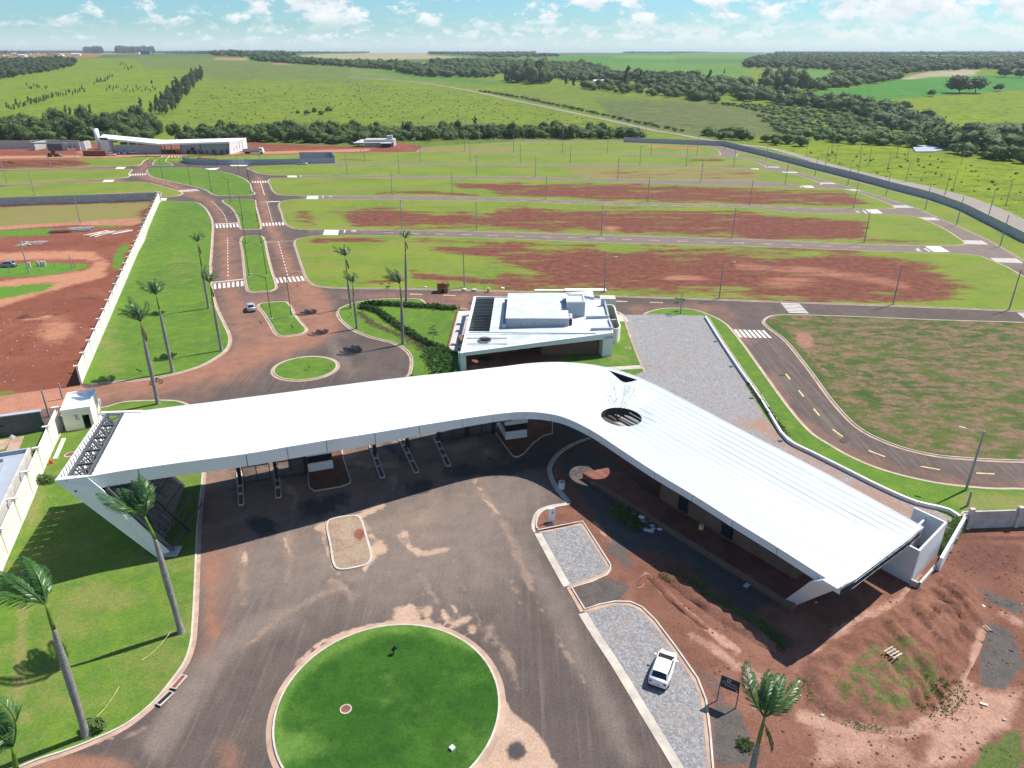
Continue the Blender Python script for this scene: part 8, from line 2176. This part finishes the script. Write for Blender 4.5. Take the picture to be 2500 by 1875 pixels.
# traffic cone, plank, manholes
c = at('L', (415, 770), .1); t = thing('traffic_cone', 'orange traffic cone on the grass by the cream wall', 'cone', tuple(c)); m_ = MB(); m_.tube([(0, 0, .05), (0, 0, .9)], [.26, .05], 14); m_.build('cone_body', M['orange'], t, True); m_ = MB(); m_.box(-.32, .32, -.32, .32, 0, .05); m_.build('base', M['orange'], t)
a = at('L', (518, 568), .2); b = at('L', (446, 732), .2); m_ = MB(); m_.beam(a, b, .45, .18); tag(m_.build('white_beam', M['wallw']), 'long white concrete beam lying on the grass left of the truss', 'beam')
for reg, q, r, lb, z in (('L', (570, 697), .75, 'round manhole with a pale rim left of the canopy truss', .14), ('R', (772, 1048), .5, 'round brown manhole with a pale rim in the big roundabout', .14), ('K', (1185, 877), .5, 'dark round manhole cover in the curved road, lower one', .012), ('K', (838, 502), .45, 'dark round manhole cover in the curved road, upper one', .012), ('W', (1680, 1152), .55, 'pale round inspection cover on the lawn beside the clubhouse', .14)):
 c = at(reg, q, z); t = thing('manhole', lb, 'manhole', tuple(c)); o_ = [(r * math.cos(a), r * math.sin(a)) for a in [2 * math.pi * k / 24 for k in range(24)]]; i_ = [(x * .78, y * .78) for x, y in o_]
 pale = z > .1; m_ = MB(); ring(o_, i_, .05, .05, m_, side=0); m_.build('rim', M['gutterw'] if pale else M['black'], t); m_ = MB(); m_.add([(x, y, .03) for x, y in i_], [tuple(range(24))]); m_.build('cover', M['porch'] if pale else M['asphalt'], t)
c = at('R', (1593, 1352), .14); m_ = MB(); m_.cbox((0, 0, 0), .36, .36, .2, .8); o = m_.build('concrete_box', M['white']); o.location = c; tag(o, 'small white junction box at the right of the big roundabout', 'box')
c = at('R', (1142, 622), .14); t = thing('garden_spotlight', 'small black spotlight on the big roundabout lawn', 'spotlight', tuple(c)); m_ = MB(); m_.beam((0, 0, 0), (0, 0, .4), .08); m_.build('stake', M['black'], t); m_ = MB(); m_.tube([(-.1, 0, .45), (.25, .15, .75)], [.16, .2], 10); m_.build('lamp_head', M['black'], t)
# gully grates in the kerb
for i, (a_, b_, lb) in enumerate((((1218, 1100), (1300, 1005), 'upper rusty gully opening in the lower left kerb'), ((1112, 1215), (1212, 1122), 'lower black gully opening in the lower left kerb'))):
 a = at('Q', a_, .17); b = at('Q', b_, .17); m_ = MB(); m_.beam(a, b, .62, .1); t = m_.build('gully_surround', M['gutterw']); tag(t, lb, 'gully')
 m_ = MB(); m_.beam(a.lerp(b, .06) + Vector((0, 0, .03)), a.lerp(b, .94) + Vector((0, 0, .03)), .34, .08); m_.build('grate', M['porch'] if i == 0 else M['black'], t)
# caution tape
M['tape'] = mat('caution_tape', (.72, .66, .25), .6, var=.35, scale=4)
for a_, b_, lb in (((1215, 680), (1000, 900), 'upper stretch of yellow caution tape tied to the palm by the leg'), ((840, 1085), (640, 1330), 'lower stretch of yellow caution tape beside the left palm')):
 a = at('Q', a_, .9); b = at('Q', b_, .3); a.z = .9; b.z = .3
 m_ = MB(); pts = [a.lerp(b, k / 10) + Vector((0, 0, -.35 * math.sin(math.pi * k / 10))) for k in range(11)]
 for u, v in zip(pts, pts[1:]): m_.beam(u, v, .012, .07)
 tag(m_.build('caution_tape', M['tape']), lb, 'tape')
# shrub at the palm foot
c = at('Q', (680, 1385), .1); m_ = MB(); leaves(m_, random.Random(3), (0, 0, .5), (.8, .5, .5), 120, .25, 0); o = m_.build('foot_plant', M['leafl']); o.location = c; tag(o, 'leafy plant at the foot of the lower left palm', 'plant')
# black information sign
SM = mat('sign_blue_black', (.012, .018, .035), .5, var=.05)
sa = at('T', (1400, 1240)); sb_ = at('T', (1535, 1310))
# board pixels
hb_ = 2.6
bl2 = Vector((*gnd(px('T', (1478, 1128))[0], hb_ - .9), hb_ - .9)); br2 = Vector((*gnd(px('T', (1600, 1178))[0], hb_ - .9), hb_ - .9))
t = thing('information_sign', 'dark blue information sign with white lettering on two posts in the earth yard', 'sign', (0, 0, 0))
d = (br2 - bl2).normalized(); nn = Vector((d.y, -d.x, 0)); upv = Vector((0, 0, 1))
hgt_ = 1.25; tlt = Vector((0, 0, hgt_))
m_ = MB(); m_.add([bl2, br2, br2 + tlt, bl2 + tlt] + [v - nn * .05 for v in (bl2, br2, br2 + tlt, bl2 + tlt)], [(0, 1, 2, 3), (7, 6, 5, 4), (0, 4, 5, 1), (1, 5, 6, 2), (2, 6, 7, 3), (3, 7, 4, 0)]); bd = m_.build('board', SM, t)
Lb = (br2 - bl2).length
def on(s, z): return bl2 + d * (s * Lb) + Vector((0, 0, z * hgt_)) + nn * .012
m_ = MB()
# emblem: a ring with a gap and a curl, then lines of print
ce = on(.45, .76)
for k in range(12):
 a0, a1 = .5 + k * .42, .5 + (k + 1) * .42
 p0 = ce + d * (.17 * math.cos(a0)) + upv * (.17 * math.sin(a0)); p1 = ce + d * (.17 * math.cos(a1)) + upv * (.17 * math.sin(a1)); m_.beam(p0, p1, .012, .045)
m_.beam(ce + d * -.05, ce + d * .1 + upv * .06, .012, .05)
r3 = random.Random(5)
for row, (s0_, s1_) in enumerate(((.10, .42), (.50, .86), (.10, .92), (.24, .9))):
 z = (.58, .56, .40, .27)[row]; s_ = s0_
 while s_ < s1_:
  w_ = r3.uniform(.012, .03); m_.beam(on(s_, z), on(s_ + w_, z), .012, .05 if row < 2 else .035); s_ += w_ + .012
stuff(m_.build('lettering', M['paint'], bd))
m_ = MB(); m_.beam(on(.86, .14), on(.93, .14), .012, .13); m_.build('logo_patch', M['paint'], bd)
for e, f in ((bl2, Vector((bl2.x - .02, bl2.y, 0))), (br2, Vector((br2.x - .02, br2.y, 0)))):
 m_ = MB(); m_.beam(f, e + Vector((0, 0, .4)), .07, .07); m_.build('post', M['rust'], t)
# white totem
a = at('N', (285, 955)); t = thing('totem_sign', 'small white totem sign in the red bed at the kerb corner', 'sign', tuple(a), .35)
m_ = MB(); m_.box(-.42, .42, -.06, .06, 0, 1.9); m_.build('panel', M['white'], t); m_ = MB(); m_.box(-.05, .25, -.068, -.062, 1.1, 1.5); m_.build('dark_mark', M['concb'], t)
m_ = MB(); m_.cbox((-.5, -.3, 0), 1.0, .8, .05); m_.build('base_plate', M['black'], t)
# bucket
c = at('N', (357, 715)); t = thing('metal_drum', 'blue-white open drum at the curved kerb under the canopy edge', 'drum', tuple(c)); m_ = MB(); m_.tube([(0, 0, 0), (0, 0, 1.0)], .42, 16, caps=False); m_.tube([(0, 0, .1), (0, 0, .12)], .41, 16); m_.build('shell', M['fascia'], t)
# rubbish heap along the porch
r4 = random.Random(9); k_ = 0
for (x, y) in [(770, 905), (930, 930), (945, 960), (1010, 990), (1015, 1010), (1065, 1015), (965, 1020), (880, 900), (1000, 1030), (650, 665), (590, 685), (1690, 1420)]:
 c = at('N', (x, y)); m_ = MB(); s = r4.uniform(.25, .5); vs, fs = ico(1, r4, s, s * .7, s * .5, (0, 0, s * .35), .3); m_.add(vs, fs)
 o = m_.build('rubbish_bag', M[['fascia', 'white', 'concl', 'concb'][k_ % 4]]); o.location = c; k_ += 1
 tag(o, 'crumpled piece of rubbish in the heap beside the porch', 'rubbish', 'rubbish along the porch')
for j, (x, y) in enumerate([(830, 870), (870, 900), (930, 905), (960, 930), (900, 960), (980, 960), (850, 930)]):
 c = at('N', (x, y), .15); a = r4.uniform(0, 3); m_ = MB(); m_.beam((-.9, 0, 0), (.9, .1, .12), .1, .05); o = m_.build('scrap_board', M['wood']); o.location = c; o.rotation_euler = (0, r4.uniform(-.15, .15), a); tag(o, 'scrap timber board in the heap beside the porch', 'board', 'scrap boards beside the porch')
hedge('weeds', 'weeds growing round the rubbish heap', px('N', (740, 870), (820, 930), (900, 1000)), 1.6, .5, 240, 11, 'leafm', .22)
hedge('weeds', 'clumps of weeds on the low red bank in the earth yard', px('T', (1110, 425), (1310, 470), (1350, 530), (1420, 560), (1600, 660), (1790, 780)), 1.2, .35, 300, 12, 'leafm', .15)
hedge('weeds', 'green weeds at the foot of the right hand palm', px('T', (1620, 1500), (1650, 1530), (1670, 1550)), .5, .4, 60, 13, 'leafl', .2)
for i, (ln_, n_, w_) in enumerate(((((540, 1080), (600, 1040), (560, 1010)), 60, 1.0), (((320, 1230), (450, 1250), (560, 1330), (620, 1400)), 420, 1.6), (((600, 1220), (700, 1330), (800, 1280)), 300, 1.8), (((950, 1150), (1050, 1180), (980, 1330)), 220, 1.8), (((640, 915), (700, 950)), 120, .6), (((20, 870), (80, 930), (150, 980)), 160, 1.0))):
 hedge('weeds', ['small weeds on the crest of the spoil mound', 'weed belt at the left foot of the spoil mound', 'weeds in the middle of the spoil mound', 'weeds at the right of the spoil mound', 'bright green tuft on the spoil mound', 'weeds beside the canopy shadow edge'][i], px('O', *ln_), w_ * 1.5, .22, n_, 20 + i, 'leafm', .13)
# pallet and planks
c = at('O', (755, 1015), 1.5); t = thing('pallet', 'broken wooden pallet lying on the spoil mound', 'pallet', (c.x, c.y, 1.45), .5)
for k in range(4): m_ = MB(); m_.box(-.6, .6, -.5 + k * .3, -.38 + k * .3, .1, .13); m_.build('slat', M['gutterw'], t)
for k in range(2): m_ = MB(); m_.box(-.5 + k * .85, -.38 + k * .85, -.6, .55, 0, .1); m_.build('bearer', M['wood'], t)
for a_, b_, lb, mt in (((1215, 722), (1270, 760), 'white plank beyond the spoil mound', 'wallw'), ((1228, 845), (1290, 895), 'left of two orange planks at the right of the mound', 'wood'), ((1245, 842), (1305, 892), 'right of two orange planks at the right of the mound', 'wood'), ((1090, 1002), (1110, 975), 'short orange plank at the edge of the mound', 'wood'), ((1240, 1295), (1285, 1308), 'short white plank in the sandy corner', 'wallw'), ):
 a = at('O', a_, .1); b = at('O', b_, .1); m_ = MB(); m_.beam(a, b, .18, .08); tag(m_.build('plank', M[mt]), lb, 'plank')
# clods and loose gravel over the earth yard
def litter(name, label, poly, n, s0, s1, mt, seed, z=.04):
 r = random.Random(seed); P0 = np.array(poly); V = []; Fc = []; k = 0
 vs, fs = ico(1, r, 1, .9, .55, (0, 0, .1), .3)
 vs = np.array(vs); b = 0
 while k < n:
  x = r.uniform(P0[:, 0].min(), P0[:, 0].max()); y = r.uniform(P0[:, 1].min(), P0[:, 1].max()); k += 1
  if not inside(np.array([x]), np.array([y]), poly)[0] or (mn.noise(Vector((x * .35, y * .35, seed))) < -.05): continue
  s = s0 + (s1 - s0) * r.random() ** 4; a = r.uniform(0, 6.28); c_, s_ = math.cos(a), math.sin(a)
  V.append(vs @ np.array([[c_, s_, 0], [-s_, c_, 0], [0, 0, 1]]) * s + [x, y, z]); Fc += [tuple(i + b for i in f) for f in fs]; b += len(vs)
 o = link(name, mesh(np.concatenate(V), Fc, name), mt); tag(o, label, 'clods', None, 'stuff')
from mathutils import noise as mn
litter('earth_clods', 'loose clods of red earth over the yard in front of the canopy wing', ccw([gnd(p) for p in px('U', (1330, 1130), (1450, 1330), (1700, 1659), (2212, 1659), (2212, 1200), (2050, 1190), (1960, 1270), (1700, 1310))]), 4200, .03, .17, M['dirt'], 41)
litter('yard_clods', 'loose clods and litter over the red plot beyond the cream wall', ccw([gnd(p) for p in px('H', (0, 520), (600, 340), (930, 330), (860, 900), (600, 1250), (0, 1330))]), 900, .06, .28, M['reddirt'], 42)
# ---- spoil mound with erosion gullies (real relief over the yard)
poly = [gnd(p) for p in px('O', (240, 1080), (420, 940), (620, 830), (800, 720), (960, 560), (1090, 560), (1200, 640), (1290, 790), (1260, 960), (1180, 1130), (1080, 1320), (960, 1440), (700, 1470), (480, 1420), (330, 1320), (240, 1200))]
poly = ccw(smooth(poly, 3)); V4, T4 = cdt(poly, [], .42)
A4 = np.array(V4); dd = segdist(A4[:, 0], A4[:, 1], poly, True)
ca_, cb_ = Vector(gnd(px('O', (880, 790))[0])), Vector(gnd(px('O', (1110, 1080))[0]))
gdir = (cb_ - ca_).normalized()
z4 = .045 + 1.45 * (1 - np.exp(-dd / 3.0)) * np.clip(dd / .5, 0, 1)
from mathutils import noise as mn
for i in range(len(A4)):
 x, y = A4[i]
 along_ = x * gdir.x + y * gdir.y; ac = -x * gdir.y + y * gdir.x
 g = mn.fractal(Vector((ac * .9, along_ * .12, 3.0)), 1.0, 2.0, 5)
 r = mn.fractal(Vector((x * .55, y * .55, 1.0)), 1.0, 2.1, 6)
 z4[i] += min(1, dd[i] / 1.5) * (-abs(g) * 1.5 * min(1, max(.15, (x - 30) / 6)) + .42 * r + .25 * abs(mn.fractal(Vector((x * 1.7, y * 1.7, 5.0)), .8, 2.1, 4)))
z4 = np.maximum(z4, .03)
me = mesh([(A4[i][0], A4[i][1], float(z4[i])) for i in range(len(A4))], T4, 'spoil_mound', None, True)
paint(me, [('pale', 'line', px('O', (250, 1370), (500, 1450), (850, 1480), (1050, 1350), (1170, 1200)), 46, .8), ('pale', 'line', px('O', (1250, 900), (1200, 1100), (1080, 1330)), 24, .7), ('weed', 'poly', px('O', (320, 1160), (560, 980), (760, 860), (900, 900), (1080, 1080), (1000, 1330), (700, 1410), (480, 1330)), 26, .58), ('pale', 'line', px('O', (300, 1010), (560, 840), (800, 720)), 20, .6), ('dark', 'line', px('O', (870, 790), (960, 880), (1090, 1000)), 11, .9), ('dark', 'ell', ell('O', (1110, 670), (90, 50), 30), 0, .8), ('dark', 'line', px('O', (980, 780), (1090, 860)), 7, .7)])
mo = link('spoil_mound', me, M['dirt']); tag(mo, 'eroded mound of red spoil with weeds in the earth yard', 'mound')
for nm, lb, ln_, rx, seed in (('earth_bank', 'low ragged bank of red earth with weeds parallel to the porch', px('T', (1090, 400), (1200, 450), (1350, 560), (1500, 660), (1700, 790), (1858, 900)), 1.2, 31), ('earth_bank', 'small red bank of loose earth at the yard side of the parking bay', px('T', (950, 480), (1010, 420), (1080, 470), (1200, 600), (1400, 760)), .5, 32)):
 l = smooth([gnd(p) for p in ln_], 5, False); r = random.Random(seed); vs = []; fs = []; m = 7
 for i, p in enumerate(l):
  a = Vector(l[max(i - 1, 0)]); b = Vector(l[min(i + 1, len(l) - 1)]); n_ = Vector((-(b - a).y, (b - a).x)).normalized()
  for k in range(m):
   s = (k / (m - 1) - .5) * 2; e = math.sin(math.pi * (i + .3) / len(l)) ** .4
   vs.append((p[0] + n_.x * s * rx * e + r.uniform(-.1, .1), p[1] + n_.y * s * rx * e + r.uniform(-.1, .1), .02 + .42 * rx * (1 - s * s) * e * r.uniform(.5, 1.3)))
 for i in range(len(l) - 1):
  for k in range(m - 1): q0 = i * m + k; fs.append((q0, q0 + m, q0 + m + 1, q0 + 1))
 o = link(nm, mesh(vs, fs, nm, None, True), M['dirt']); tag(o, lb, 'bank')
# timber and rubble in the left yard
r5 = random.Random(12)
def stack(reg, q, n, L, mt, label, spread, z=.05, ang=.2, cat='timber pile', name='timber_pile', part='plank', tilt=.35):
 c = at(reg, q, z); t = thing(name, label, cat, tuple(c), ang)
 for k in range(n):
  m_ = MB(); y = r5.uniform(-spread, spread); x = r5.uniform(-.6, .6); a = r5.uniform(-tilt, tilt); zz = .12 * (k // 4) + .05
  m_.beam((x - L / 2 * math.cos(a), y - L / 2 * math.sin(a), zz), (x + L / 2 * math.cos(a), y + L / 2 * math.sin(a), zz + .05), .22, .08); m_.build(part, M[mt], t)
stack('D', (510, 905), 26, 6, 'wood', 'grey stack of weathered boards near the dirt track, left one', 1.6, tilt=.06)
stack('D', (660, 895), 26, 7, 'concrete', 'grey stack of boards near the dirt track, right one', 1.6, tilt=.12)
stack('D', (840, 925), 14, 7, 'wallw', 'loose pile of pale planks near the cream wall', 2.2, tilt=.4, ang=1.1)
stack('D', (1010, 910), 8, 6, 'wallw', 'pale planks laid side by side next to the cream wall', 1.6, tilt=.05, ang=.9)
stack('D', (220, 1010), 14, 4, 'concl', 'jumble of grey frames and boards behind the leaning pole', 1.6, tilt=1.2); stack('D', (320, 1000), 12, 4, 'concl', 'row of grey ladders or frames lying on the red earth', 1.4, tilt=.15, ang=.1)
for k, (x, y) in enumerate(((250, 1200), (320, 1190), (350, 1190), (375, 1190))):
 c = at('D', (x, y)); m_ = MB(); m_.tube([(0, 0, 0), (0, 0, 1.3)], .3, 10); o = m_.build('concrete_pipe', M['concl']); o.location = c; tag(o, 'upright concrete pipe beside the blue-grey car', 'pipe', 'concrete pipes in the weeds')
for k, (q, h) in enumerate((((H_x, 205), 2.6) for H_x in ())): pass
for k, (reg, q, h) in enumerate((('H', (655, 205), 3.6), ('H', (680, 195), 2.2), ('H', (800, 200), 2.3), ('H', (500, 190), 1.4), ('H', (95, 240), 1.6), ('H', (370, 225), .8), ('H', (1012, 170), 2.4))):
 c = at(reg, q); m_ = MB(); m_.beam((0, 0, 0), (-.15 - .1 * (k % 3), 0, h), .16, .16); o = m_.build('fence_post', M['wood']); o.location = c; tag(o, 'leaning wooden post in the weeds of the left yard', 'post', 'wooden posts in the left yard')
for k in range(13):
 c = at('D', (70 + k * 98, 885 - k * 6)); m_ = MB(); m_.beam((0, 0, 0), (.05, 0, 1.4), .12, .12); o = m_.build('fence_post', M['concl']); o.location = c; tag(o, 'short pale fence post along the dirt track in the left yard', 'post', 'fence posts along the dirt track')
# scattered stones and litter in the yards
for k in range(100):
 reg, q = (('H', (r5.uniform(-50, 860), r5.uniform(520, 1280))) if k < 90 else ('O', (r5.uniform(150, 1487), r5.uniform(700, 1659))))
 if reg == 'H' and q[0] > 1500 - q[1]: continue
 c = at(reg, q, .05); s = r5.uniform(.05, .15); m_ = MB(); vs, fs = ico(1, r5, s * 1.3, s, s * .6, (0, 0, s * .3), .3); m_.add(vs, fs); o = m_.build('stone', M[['gutterw', 'concl', 'gutter'][k % 3]]); o.location = c
 if reg == 'O': 
  o.location.z = .05
 tag(o, 'small pale stone lying on the red ground', 'stone', 'stones scattered on the bare ground')
for nm, reg, q, rx, ry, h, lb in (('rubble_heap', 'H', (250, 645), 3.0, 1.0, .7, 'long low heap of brown rubble in the left yard'), ('rubble_heap', 'H', (500, 620), 2.2, .7, .35, 'low heap of pale rubble right of the brown heap'), ('rubble_heap', 'H', (830, 475), 4.0, .9, .5, 'dark debris heap close to the cream wall'), ('rubble_heap', 'D', (100, 350), 16, 3.5, 2.2, 'long bank of red earth by the far left road'), ('rubble_heap', 'D', (560, 340), 14, 3.0, 1.8, 'second long bank of red earth by the far left road')):
 heap(nm, lb, 'heap', px(reg, q)[0], rx, ry, h, M['dirt'] if reg == 'H' else M['reddirt'], int(q[0]), n=14)
# palm leaves lying on the medians
for k, (reg, q, a) in enumerate((('I', (675, 905), .6), ('I', (800, 930), 1.3), ('I', (870, 1245), .1), ('I', (940, 1300), .4), ('I', (750, 1365), .15), ('I', (1145, 1303), .3), ('I', (850, 1210), 1.0), ('I', (1315, 825), .3), ('I', (610, 722), .8), ('H', (1283, 1140), 1.2), ('Q', (1225, 330), .9), ('I', (515, 895), 1.5))):
 o = link('fallen_frond', FR[k % 3][3 + k % 4] if k % 2 else DEADF); c = at(reg, q, .2); o.location = (c.x, c.y, .25); o.rotation_euler = (0, 1.2, a * 2); o.scale = (.38, .38, .3)
 tag(o, 'small fallen palm frond lying on the ground', 'palm frond', 'fallen palm fronds')
# ------------------------------------------------------------------ air
hz = MB(); hz.box(-19500, 19500, -300, 15600, -20, 96)
hm = bpy.data.materials.new('haze_air'); hm.use_nodes = True; hm.node_tree.nodes.clear(); q = NT(hm.node_tree)
vol = q.n('ShaderNodeVolumePrincipled', None, Color=(.72, .84, .95), Density=.000075, Anisotropy=.2)
q.n('ShaderNodeOutputMaterial', None, Volume=vol)
ho = hz.build('haze', hm); ho['kind'] = 'stuff'; ho['label'] = 'thin bluish haze over the far fields'; ho['category'] = 'haze'
